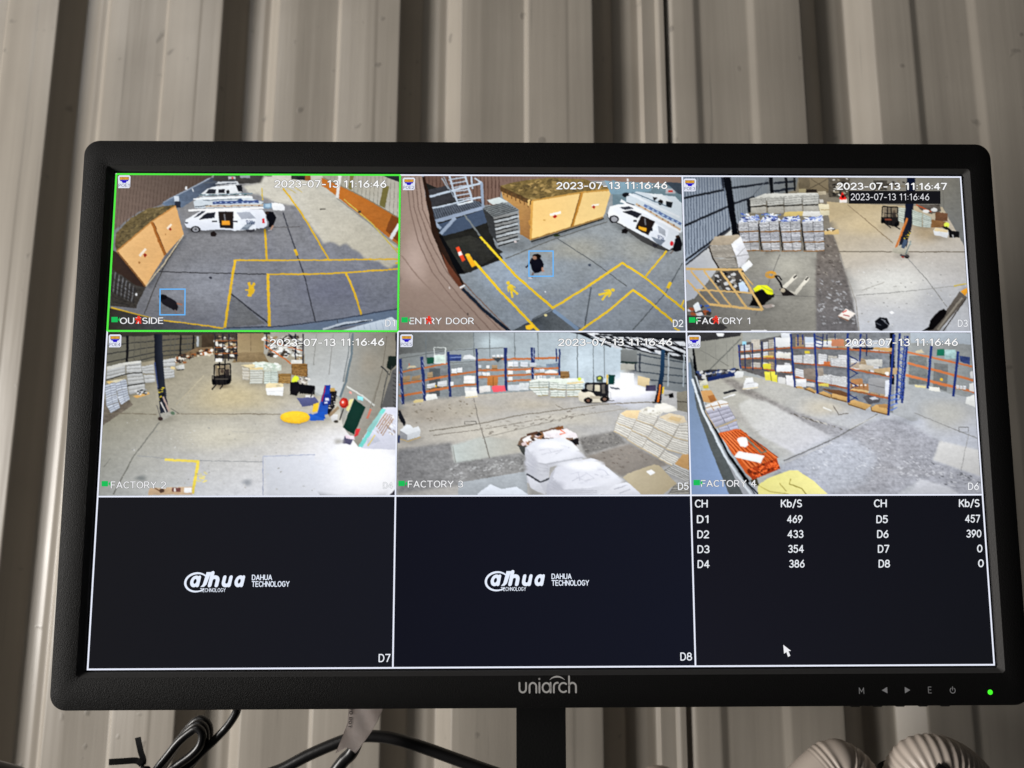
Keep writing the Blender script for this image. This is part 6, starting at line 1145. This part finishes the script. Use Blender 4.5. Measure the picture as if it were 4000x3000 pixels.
    for a, b, w in (((400, 120), (412, 290), 10), ((440, 118), (448, 290), 8), ((496, 110), (502, 300), 7), ((565, 100), (572, 300), 8), ((655, 70), (665, 330), 9), ((770, 45), (798, 420), 14), ((820, 50), (822, 130), 9), ((855, 50), (855, 120), 9), ((938, 42), (960, 465), 14), ((1000, 45), (996, 140), 8), ((1176, 42), (1182, 530), 17), ((1268, 45), (1262, 240), 13), ((1505, 50), (1464, 618), 17), ((1310, 50), (1310, 200), 8), ((1028, 50), (1030, 120), 7), ((1085, 45), (1085, 85), 7)): p.L([a, b], w, BL_ if w > 8 else (40, 50, 90), .08)
    for k in range(4): p.L([(945, 60 + k * 24), (996, 76 + k * 24)], 6, BL_); p.L([(1182, 200 + k * 90), (1250, 235 + k * 90)], 7, (36, 50, 100)); p.L([(1182, 280 + k * 80), (1240, 245 + k * 80)], 5, (36, 50, 100)); p.L([(1480, 480 + k * 34), (1530, 470 + k * 30)], 7, (90, 120, 196))
    p.sh([(800, 420), (960, 465), (1180, 532), (1470, 622), (1460, 640), (1150, 550), (800, 440)], .6, 8); p.she(1580, 655, 100, 18, .62, 8); p.she(490, 438, 70, 12, .62, 7); p.sh([(250, 740), (440, 1020), (520, 1075), (700, 1000), (720, 1020), (520, 1100), (400, 1030)], .55, 10)
    # rubbish line at the far left, cartons and boxes
    p.P([(100, 310), (200, 295), (400, 290), (410, 330), (180, 375), (110, 370)], (60, 60, 66), .4); p.scatter([(110, 310), (390, 290), (400, 320), (120, 360)], 44, 18, [(206, 206, 206), (40, 40, 44), (130, 130, 134), (60, 76, 120)], .1, .6); p.P([(180, 350), (390, 310), (400, 335), (185, 378)], (38, 52, 100), .1); p.P([(370, 320), (390, 304), (432, 310), (432, 348), (375, 355)], (216, 218, 218), .12); p.P([(430, 430), (450, 355), (500, 350), (505, 375), (540, 395), (538, 420), (460, 438)], (222, 224, 226), .12); p.L([(430, 432), (540, 420)], 8, (216, 206, 180)); p.L([(452, 395), (528, 385)], 5, (180, 180, 184))
    p.P([(288, 455), (370, 432), (388, 445), (300, 468)], (44, 46, 52)); p.P([(288, 492), (375, 466), (378, 474), (295, 500)], (226, 228, 230)); p.P([(120, 390), (170, 355), (190, 420), (200, 440), (130, 440)], (206, 206, 190), .3); p.P([(150, 410), (185, 400), (190, 425), (150, 430)], (206, 190, 70)); p.P([(130, 445), (205, 440), (248, 510), (210, 530), (150, 520)], (206, 160, 106), .08); p.P([(180, 480), (225, 470), (240, 515), (200, 525)], (166, 112, 66))
    p.stack([(165, 575), (325, 545), (380, 640), (230, 700)], 2, 4, (196, 196, 212), (130, 130, 144), 8, .12, .1); p.P([(160, 545), (270, 508), (318, 518), (328, 548), (170, 582)], (226, 226, 226), .08); p.L([(165, 565), (325, 530)], 5, (160, 120, 76)); p.L([(200, 540), (225, 580)], 5, (176, 140, 96)); p.L([(250, 520), (272, 562)], 5, (176, 140, 96)); p.L([(160, 580), (235, 705), (385, 648)], 8, (190, 170, 140)); p.stack([(255, 705), (385, 655), (405, 712), (275, 735)], 2, 2, (190, 190, 208), (130, 130, 146), 8, .1)
    # orange beams with bucket and board, yellow bag
    p.P([(258, 740), (395, 708), (440, 735), (670, 910), (690, 990), (500, 1060), (450, 1020)], (196, 92, 44), .1)
    p.comb((262, 745), (405, 712), (478, 990), (672, 915), 9, 9, (232, 130, 76)); p.comb((272, 748), (410, 716), (490, 985), (680, 912), 8, 6, (150, 62, 30))
    p.P([(455, 1000), (668, 918), (696, 990), (500, 1070)], (160, 62, 30), .2); p.scatter([(460, 1000), (665, 925), (690, 985), (505, 1060)], 60, 12, [(232, 110, 56), (110, 44, 24), (214, 96, 48)], .05, .8); p.L([(450, 770), (560, 880), (600, 865)], 12, (120, 120, 104)); p.L([(480, 768), (590, 862)], 8, (80, 78, 70))
    p.P([(388, 790), (395, 772), (450, 770), (462, 788), (468, 825), (445, 838), (415, 832)], (240, 240, 240), .03); p.E(424, 780, 34, 12, (250, 250, 250)); p.P([(365, 908), (402, 866), (584, 900), (556, 950)], (236, 238, 240), .03)
    p.P([(535, 1105), (600, 1060), (760, 1002), (820, 1002), (940, 1080), (1040, 1175), (540, 1190)], (((600, 1100), (222, 216, 140)), ((900, 1150), (232, 226, 156))), .06); p.L([(770, 1060), (760, 1095), (850, 1130), (880, 1170)], 8, (160, 150, 80)); p.L([(690, 1090), (740, 1150)], 7, (176, 166, 96)); p.L([(545, 1110), (620, 1150), (760, 1170)], 7, (186, 176, 100)); p.P([(480, 1070), (530, 1060), (545, 1110), (510, 1110)], (70, 66, 50))
    osd(p, "POE6", "2023-07-13 11:16:46", 1156, 1958, 128, 46, "FACTORY 4", 130, 524, 1116, 42, "D6", 2036, 2112, 1140, 46, 36, 52, 76, 1090, None, -2)
    return p.build("camera_view", "warehouse with tall blue and orange racking and orange beams")

def blank(c, base, glow, num):
    r = cell(c, 2); p = Picture(r)
    l, t, rr, b = r
    p.G(l, t, rr, b, base, glow, glow, base, 0.05)
    cx = l + 0.475 * (rr - l); cy = t + 0.502 * (b - t)
    def at(x, y): return (cx + (x - 1050) * 0.0322, cy - (y - 330) * 0.0322)
    W = (232, 240, 255)
    # ring of the emblem
    out = []; inn = []
    for k in range(27):
        a = math.radians(-18 - k * 11.4)
        wv = 16 + 18 * math.sin(math.pi * k / 26)
        ox = 395 + 200 * math.cos(a) - 10 * math.sin(a); oy = 335 + 162 * math.sin(a)
        out.append((ox, oy)); d = math.hypot(ox - 395, oy - 335); kf = 1 - 2 * wv / 1.0 / d * .55
        inn.append((395 + (ox - 395) * kf, 335 + (oy - 335) * kf))
    pts = [at(*q) for q in out + inn]; n = len(out); tr = []
    for i in range(n - 1): tr += [(i, i + 1, n + i + 1), (i, n + i + 1, n + i)]
    p.emit(pts, tr, [(*lin(W), 0)] * len(pts))
    def tx(s, x0, x1, yb, h, bold, skew=0.0):
        v2, t2 = text_tris(s, bold); v0, _ = text_tris(s, 0.0)
        xm = min(v[0] for v in v0); xM = max(v[0] for v in v0)
        q = [at(x0 + (x - xm) / (xM - xm) * (x1 - x0) + skew * y * h, yb - y / 0.73 * h) for x, y in v2]
        p.emit(q, t2, [(*lin(W), 0)] * len(q))
    tx("a", 295, 425, 388, 205, 0.075, .28); tx("h", 600, 735, 388, 205, 0.085, .28); tx("u", 815, 940, 388, 205, 0.085, .28); tx("a", 1020, 1145, 388, 205, 0.08, .28)
    p.P([at(555, 172), at(632, 172), at(560, 372), at(520, 408), at(462, 412), at(500, 370)], W, 0)
    tx("TECHNOLOGY", 460, 876, 488, 54, 0.02); tx("DAHUA", 1300, 1628, 298, 76, 0.035); tx("TECHNOLOGY", 1300, 1915, 405, 78, 0.035)
    v2, t2 = text_tris(num, 0.02); xm = min(v[0] for v in v2); xM = max(v[0] for v in v2)
    q = [(rr - 7.2 + (x - xm) / (xM - xm) * 6.2, b + 2.9 + y / .73 * 3.6) for x, y in v2]
    p.emit(q, t2, [(*lin((238, 242, 250)), 0)] * len(q))
    return p.build("blank_view", "dark channel tile with white emblem, number " + num)

def stats():
    p = Picture(cell(2, 2), [(58, 50), (2097, 50), (2187, 1238), (103, 1235)]); p.raster = False
    p.G(20, 30, 2220, 1260, (23, 23, 31), (20, 21, 28), (21, 22, 27), (25, 25, 34), .05)
    c = (232, 236, 242)
    for s, x0, x1, y in (("CH", 85, 172, 127), ("Kb/S", 686, 832, 127), ("CH", 1340, 1428, 128), ("Kb/S", 1940, 2084, 128), ("D1", 100, 178, 236), ("469", 730, 836, 237), ("D5", 1358, 1436, 240), ("457", 1984, 2088, 238), ("D2", 104, 184, 342), ("433", 734, 844, 342), ("D6", 1364, 1442, 344), ("390", 1994, 2098, 343),
                         ("D3", 106, 188, 446), ("354", 740, 848, 446), ("D7", 1370, 1448, 448), ("0", 2070, 2106, 448), ("D4", 108, 190, 550), ("386", 748, 854, 550), ("D8", 1376, 1454, 552), ("0", 2078, 2116, 552)):
        p.T(s, x0, x1, y, 48, c, 0.028)
    return p.build("channel_table", "dark tile with a white table of data rates")

feed_outside(); feed_entry(); feed_factory1(); feed_factory2(); feed_factory3(); feed_factory4()
blank(0, (27, 27, 31), (25, 26, 34), "D7"); blank(1, (20, 21, 31), (22, 24, 36), "D8"); stats()

# white grid lines, green frame round the first tile, pointer
g = Picture((-SW / 2 - 1, SH / 2 + 1, SW / 2 + 1, -SH / 2 - 1)); g.layer = 300
lw = 0.85; WL = (236, 240, 255)
for x in (-SW / 2 + .4, -CW / 2, CW / 2, SW / 2 - .4): g.L([(x, SH / 2), (x, -SH / 2)], lw, WL, 0)
for y in (SH / 2 - .4, SH / 6, -SH / 6, -SH / 2 + .4): g.L([(-SW / 2, y), (SW / 2, y)], lw, WL, 0)
g.build("grid_lines", "white lines between the camera pictures")
g = Picture((-SW / 2 - 1, SH / 2 + 1, SW / 2 + 1, -SH / 2 - 1)); g.layer = 330
x0, x1, y0, y1 = -SW / 2 + .45, -SW / 2 + CW - .1, SH / 2 - .45, SH / 2 - CH + .1
for a, b in (((x0, y0), (x1, y0)), ((x1, y0), (x1, y1)), ((x1, y1), (x0, y1)), ((x0, y1), (x0, y0))): g.L([a, b], 1.05, (84, 240, 70), 0)
g.build("selection_frame", "bright green frame round the outside camera picture")
pt = Picture(cell(2, 2), [(58, 50), (2097, 50), (2187, 1238), (103, 1235)]); pt.layer = 345; pt.raster = False
arrow = [(706, 1090), (712, 1152), (728, 1140), (740, 1174), (756, 1166), (742, 1134), (760, 1132)]
pt.P(arrow, (240, 240, 244), 0); pt.build("mouse_pointer", "white arrow pointer")
# ------------------------------------------------------------------ print and controls on the bezel
ZF = 2.5 * mm
def stroke(bm, pts, w, z=ZF, h=0.00012, cap=6):
    """flat rounded stroke, slightly raised"""
    n = len(pts); le = []; ri = []
    for i in range(n):
        a = pts[max(i - 1, 0)]; b = pts[min(i + 1, n - 1)]
        dx, dy = b[0] - a[0], b[1] - a[1]; d = math.hypot(dx, dy) or 1
        ww = (w[i] if isinstance(w, list) else w) / 2
        le.append((pts[i][0] - dy / d * ww, pts[i][1] + dx / d * ww)); ri.append((pts[i][0] + dy / d * ww, pts[i][1] - dx / d * ww))
    for i in range(n - 1):
        bm.faces.new([bm.verts.new((x * mm, y * mm, z + h)) for x, y in (le[i], ri[i], ri[i + 1], le[i + 1])])
    for e in (0, n - 1):
        r = (w[e] if isinstance(w, list) else w) / 2
        bm.faces.new([bm.verts.new((pts[e][0] * mm + r * mm * math.cos(2 * math.pi * k / 10), pts[e][1] * mm + r * mm * math.sin(2 * math.pi * k / 10), z + h * 1.2)) for k in range(10)])
LX, LY, LS = -20.3, -153.6, 30.4 / 1250.0        # lettering placed on the lower bezel
def lp(x, y): return (LX + 6.6 + (x - 405) * LS, LY + (995 - y) * LS - 1.3)
bm = bmesh.new()
def arcp(cx, cy, rx, ry, a0, a1, n=10): return [(cx + rx * math.cos(math.radians(a0 + (a1 - a0) * k / n)), cy - ry * math.sin(math.radians(a0 + (a1 - a0) * k / n))) for k in range(n + 1)]
sw = 38 * LS
paths = [[(425, 420), (425, 540)] + arcp(495, 540, 70, 76, 180, 360) + [(565, 420)],
         [(640, 620), (640, 500)] + arcp(712, 495, 72, 74, 180, 0) + [(784, 620)],
         [(852, 420), (852, 620)], arcp(1000, 520, 82, 95, 0, 360, 20), [(1090, 420), (1090, 620)],
         [(1160, 620), (1160, 500)] + arcp(1235, 500, 75, 80, 180, 80, 8),
         arcp(1365, 520, 92, 95, 50, 310, 16), [(1487, 290), (1487, 620)], [(1487, 500)] + arcp(1560, 500, 73, 76, 180, 0) + [(1633, 620)]]
for q in paths: stroke(bm, [lp(*a) for a in q], sw)
stroke(bm, [lp(850, 340), lp(851, 341)], 46 * LS)
ar = [(1075, 358), (1120, 322), (1170, 302), (1225, 294), (1285, 300), (1340, 322), (1392, 356)]
stroke(bm, [lp(*a) for a in ar], [v * LS for v in (8, 22, 32, 38, 32, 22, 8)])
bm_obj("brand_lettering", bm, M_PRINT, monitor)

def mark(name, bm):
    return bm_obj(name, bm, M_MARK, monitor)
def text_mark(s, x, y, h):
    vs, ts = text_tris(s, 0.0); xm = sum(v[0] for v in vs) / len(vs); xm = (min(v[0] for v in vs) + max(v[0] for v in vs)) / 2
    mesh_obj("button_mark", [((x + (a - xm) / .73 * h) * mm, (y + b / .73 * h) * mm, ZF + .0001) for a, b in vs], ts, M_MARK, monitor)
# positions along the lower right bezel
BX = [165.6, 177.8, 189.8, 201.6, 213.6]; BY = -147.3
text_mark("M", BX[0], BY, 3.0)
for i, sgn in ((1, -1), (2, 1)):
    mesh_obj("button_mark", [((BX[i] + 1.5 * sgn) * mm, (BY + 1.7) * mm, ZF + .0001), ((BX[i] - 1.4 * sgn) * mm, (BY + 3.3) * mm, ZF + .0001), ((BX[i] - 1.4 * sgn) * mm, (BY + .1) * mm, ZF + .0001)], [(0, 1, 2)], M_MARK, monitor)
text_mark("E", BX[3], BY + .2, 3.0)
bm = bmesh.new(); stroke(bm, [(BX[4] + 1.35 * math.cos(math.radians(a)), BY + 1.4 + 1.35 * math.sin(math.radians(a))) for a in range(120, 421, 20)], .38); stroke(bm, [(BX[4], BY + 1.6), (BX[4], BY + 3.3)], .38); mark("button_mark", bm)
for x in [163.8, 175.6, 187.6, 199.8, 211.6]:
    V, F = loft([rrect(x - 2.7, x + 2.7, BB - 1.5, BB + 1, .8, -6, 3), rrect(x - 2.7, x + 2.7, BB - 1.5, BB + 1, .8, -1.5, 3)], True, True)
    mesh_obj("button", V, F, M_BACK, monitor)
V, F = loft([rrect(232.1, 234.7, -148.2, -145.6, 1.25, 2.3, 4), rrect(232.1, 234.7, -148.2, -145.6, 1.25, 2.62, 4), rrect(232.5, 234.3, -147.8, -146.0, .85, 2.75, 4)], False, True)
mesh_obj("power_light", V, F, M_LED, monitor)

# ------------------------------------------------------------------ cables, tag, hoses
def cable(name, pts, r, m, label, cat, group=None, n=10, nseg=12):
    V, F = tube(catmull(pts, n), r, nseg)
    o = mesh_obj(name, V, F, m, None, smooth=True)
    o.data.set_sharp_from_angle(angle=math.radians(50))
    return tag(o, label, cat, group)
# thin cord folded into a bundle of loops (one continuous cord)
L1 = [(-0.2117, -0.166, -0.2765), (-0.2042, -0.166, -0.2668), (-0.1966, -0.166, -0.2575), (-0.1892, -0.166, -0.2514), (-0.1850, -0.166, -0.2491), (-0.1814, -0.166, -0.2513), (-0.1807, -0.166, -0.2555), (-0.1827, -0.166, -0.2607), (-0.1881, -0.166, -0.2661), (-0.1964, -0.166, -0.2720), (-0.2019, -0.166, -0.2769)]
L2 = [(-0.2142, -0.1605, -0.2792), (-0.2071, -0.1605, -0.2689), (-0.1999, -0.1605, -0.2586), (-0.1930, -0.1605, -0.2516), (-0.1876, -0.1605, -0.2482), (-0.1828, -0.1605, -0.2505), (-0.1816, -0.1605, -0.2569), (-0.1838, -0.1605, -0.2631), (-0.1905, -0.1605, -0.2703), (-0.1975, -0.1605, -0.2762), (-0.2016, -0.1605, -0.2798)]
L3 = [(-0.2165, -0.155, -0.2822), (-0.2095, -0.155, -0.2712), (-0.2023, -0.155, -0.2598), (-0.1957, -0.155, -0.2512), (-0.1896, -0.155, -0.2468), (-0.1836, -0.155, -0.2500), (-0.1822, -0.155, -0.2574), (-0.1848, -0.155, -0.2647), (-0.1918, -0.155, -0.2733), (-0.1975, -0.155, -0.2795), (-0.2001, -0.155, -0.2827)]
TAIL = [(-0.1540, -0.170, -0.215), (-0.1562, -0.168, -0.228), (-0.1586, -0.164, -0.2354), (-0.1600, -0.163, -0.2394), (-0.1634, -0.162, -0.2447), (-0.1674, -0.161, -0.2496), (-0.1720, -0.161, -0.2545), (-0.1761, -0.161, -0.2586), (-0.1816, -0.160, -0.2636), (-0.1884, -0.160, -0.2703), (-0.1953, -0.160, -0.2771)]
def low(p, q, y, d=.035):   # bottom turn of a loop, below
    return [(p[0] - .013, y, p[2] - .02), ((p[0] + q[0]) / 2 - .022, y, min(p[2], q[2]) - d), (q[0] - .012, y, q[2] - .018)]
cord = TAIL + low(TAIL[-1], L1[0], -.163)[::1] + L1 + low(L1[-1], L2[0], -.1635) + L2 + low(L2[-1], L3[0], -.158) + L3
cable("folded_cord", cord, 0.0027, M_CABLE, "thin black cord folded into a bundle of loops hanging under the monitor", "cable", None, 8, 10)
# inner strands of the same bundle visible behind
cable("power_cable", [(-0.1570, -0.148, -0.2900), (-0.1469, -0.148, -0.2831), (-0.1327, -0.148, -0.2774), (-0.1147, -0.148, -0.2679), (-0.0936, -0.148, -0.2587), (-0.0819, -0.148, -0.2553), (-0.0694, -0.148, -0.2544), (-0.0561, -0.148, -0.2556), (-0.0390, -0.148, -0.2594), (-0.0176, -0.148, -0.2654), (0.0013, -0.148, -0.2707), (0.0199, -0.148, -0.2759), (0.05, -0.15, -0.285)], 0.0038, M_CABLE, "thick black cable arching across below the monitor, behind the paper tag", "cable")
cable("video_cable", [(-0.060, -0.166, -0.195), (-0.0676, -0.169, -0.2226), (-0.0709, -0.170, -0.2351), (-0.0742, -0.170, -0.2490), (-0.0777, -0.170, -0.2573), (-0.0828, -0.170, -0.2623), (-0.0878, -0.170, -0.2687), (-0.0914, -0.170, -0.2743), (-0.097, -0.169, -0.290)], 0.0040, M_CABLE, "black cable coming down out of the wrapped paper tag", "cable")
cable("dark_hose", [(-0.40, -0.2, -0.2895), (-0.352, -0.2, -0.2750), (-0.321, -0.2, -0.2710), (-0.3033, -0.2, -0.2708), (-0.287, -0.2, -0.2735), (-0.2742, -0.2, -0.2780), (-0.2574, -0.2, -0.2875), (-0.24, -0.2, -0.3025)], 0.0085, M_CABLE, "thick blue-black cable bend at the left below the monitor", "cable")

# twist tie on the cord
tie = empty("twist_tie", (-0.2200, -0.1655, -0.2745)); tag(tie, "flat black twist tie with two splayed ends on the folded cord", "cable tie")
def local(pts, o): return [Vector(p) - Vector(o.location) for p in pts]
for e in ([(-0.2448, -0.1665, -0.2724), (-0.2360, -0.1662, -0.2716), (-0.2272, -0.1655, -0.2709), (-0.2240, -0.1655, -0.2717), (-0.2222, -0.1655, -0.2730)],
          [(-0.2254, -0.1670, -0.2561), (-0.2242, -0.1665, -0.2610), (-0.2230, -0.1660, -0.2655), (-0.2213, -0.1655, -0.2700), (-0.2216, -0.1650, -0.2728)]):
    V, F = tube(catmull(local(e, tie), 6), 0, flat=(0.0038, 0.0007)); mesh_obj("tie_end", V, F, M_TIE, tie)
tw = []
for k in range(40):
    t = k / 39; a = t * 4 * math.pi
    tw.append(Vector((-0.2226 + .0078 * t + .0011 * math.cos(a), -.1655 + .0011 * math.sin(a), -0.2722 - .0066 * t + .0006 * math.cos(a))) - Vector(tie.location))
V, F = tube(tw, 0.0011, 8); mesh_obj("twist", V, F, M_TIE, tie, smooth=True)

# wrapped paper tag on the video cable
tagp = [(-0.0793, -0.2200), (-0.0791, -0.2306), (-0.0796, -0.2381), (-0.0829, -0.2478), (-0.0867, -0.2568), (-0.0822, -0.2550), (-0.0790, -0.2529), (-0.0762, -0.2546), (-0.0737, -0.2562), (-0.0687, -0.2499), (-0.0637, -0.2429), (-0.0595, -0.2359), (-0.0571, -0.2297), (-0.0545, -0.2200)]
def tag_y(x, z): return -0.1752 + 0.05 * (x + .0725) * 0 - 0.00035 * math.sin((x * 1.0 + z * .55) * 420) * max(0, min(1, (z + .262) * 60)) - .0005 * math.cos(x * 200)
bm = bmesh.new()
left = [tagp[i] for i in (0, 1, 2, 3, 4)]; right = [tagp[i] for i in (13, 12, 11, 10, 9)]
rows = 26; cols_ = 12; grid = []
def interp(pl, t):
    f = t * (len(pl) - 1); i = min(int(f), len(pl) - 2); k = f - i
    return pl[i][0] + (pl[i + 1][0] - pl[i][0]) * k, pl[i][1] + (pl[i + 1][1] - pl[i][1]) * k
for r in range(rows + 1):
    t = r / rows; a = interp(left, t); b = interp(right, t); row = []
    for c in range(cols_ + 1):
        u = c / cols_; x = a[0] + (b[0] - a[0]) * u; z = a[1] + (b[1] - a[1]) * u
        if t > .8:      # torn V-notch lower edge
            k = (t - .8) / .2
            lower = (-0.2568 + .0039 * min(1, u / .55)) if u < .55 else (-0.2529 - .0033 * (u - .55) / .45)
            lx = -0.0867 + (-0.0737 + .0867) * u
            z0 = z; z = z0 * (1 - k) + lower * k; x = x * (1 - k) + lx * k
        row.append(bm.verts.new((x + .0725, tag_y(x, z) + .1752, z + .238)))
    grid.append(row)
for r in range(rows):
    for c in range(cols_): bm.faces.new((grid[r][c], grid[r][c + 1], grid[r + 1][c + 1], grid[r + 1][c]))
bmesh.ops.solidify(bm, geom=bm.faces[:], thickness=0.0003)
tg = empty("cable_tag", (-.0725, -.1752, -.238)); tag(tg, "creased grey paper tag printed 90 00T, wrapped on a cable below the monitor", "tag")
bm_obj("paper", bm, M_PAPER, tg, smooth=True)
vs, ts = text_tris("90 00T", 0.02)
xm = min(v[0] for v in vs); xM = max(v[0] for v in vs)
V = []
for a, b in vs:
    u = (a - xm) / (xM - xm); cx = -.0772 + .0004 * math.sin(u * 3) - .0011 * u; cz = -.2290 - .0126 * u
    x = cx + (b / .73 - .5) * .0021; z = cz
    V.append((x + .0725, tag_y(x, z) + .1752 - .00045, z + .238))
mesh_obj("tag_print", V, ts, M_INK, tg)

# pale corrugated hoses at the lower right
def ringed(s): return 0.0172 + 0.00032 * math.sin(2 * math.pi * s / 0.0023)
def hose_obj(name, pts, rf, m, parent, n=60):
    V, F = tube(catmull([Vector(p) for p in pts], n), rf, 28); return mesh_obj(name, V, F, m, parent, smooth=True)
h1 = empty("corrugated_hose", (0.2653, -0.12, -0.34)); tag(h1, "pale beige corrugated hose looping over with a black strap round it", "hose", "pale hoses below the monitor")
o1 = Vector(h1.location)
P1 = [(0.268, -0.118, -0.3372), (0.2672, -0.119, -0.2972), (0.2690, -0.121, -0.2772), (0.2745, -0.123, -0.2657), (0.2835, -0.124, -0.2627), (0.2935, -0.122, -0.2667), (0.3030, -0.118, -0.2757), (0.3130, -0.112, -0.2892), (0.325, -0.104, -0.3102)]
hose_obj("hose_wall", [Vector(p) - o1 for p in P1], ringed, M_HOSE, h1)
st = tag(empty("hose_strap", (0.2695, -0.1212, -0.2708)), "small black strap round the corrugated hose", "strap")
sp = [Vector((.0182 * math.cos(a), .0182 * math.sin(a), .0024 * math.cos(a) * 0 + .001 * math.sin(a))) for a in [2 * math.pi * k / 40 for k in range(41)]]
V, F = tube(sp, 0, flat=(0.004, 0.001)); mesh_obj("band", V, F, M_TIE, st)
V, F = tube([Vector((.004, -.0195, .0)), Vector((.007, -.0205, .0085)), Vector((.0105, -.021, .0135))], 0, flat=(0.005, 0.0016)); mesh_obj("band_tail", V, F, M_TIE, st)
h2 = empty("corrugated_hose", (0.2393, -0.12, -0.34)); tag(h2, "pale beige corrugated hose bending into a smooth cuff beside the strapped hose", "hose", "pale hoses below the monitor")
o2 = Vector(h2.location)
hose_obj("hose_wall", [Vector(p) - o2 for p in [(0.2400, -0.118, -0.334), (0.2385, -0.119, -0.301), (0.2368, -0.120, -0.285), (0.2330, -0.121, -0.2750), (0.2275, -0.1215, -0.2700), (0.2225, -0.122, -0.2702), (0.2100, -0.124, -0.2795), (0.190, -0.128, -0.297)]],
         lambda s: .0173 + .00032 * math.sin(2 * math.pi * s / .0023) * max(0.0, min(1.0, (.0790 - s) / .006)), M_HOSE, h2)
h3 = empty("beige_pipe", (0.1125, -0.12, -0.34)); tag(h3, "pale beige pipe bend barely rising below the monitor beside the stand", "pipe")
o3 = Vector(h3.location)
hose_obj("pipe_wall", [Vector(p) - o3 for p in [(0.094, -0.12, -0.3250), (0.0975, -0.12, -0.2990), (0.1095, -0.12, -0.2875), (0.1190, -0.12, -0.2875), (0.1310, -0.12, -0.2990), (0.135, -0.12, -0.3250)]], lambda s: .0125, M_CUFF, h3, 16)
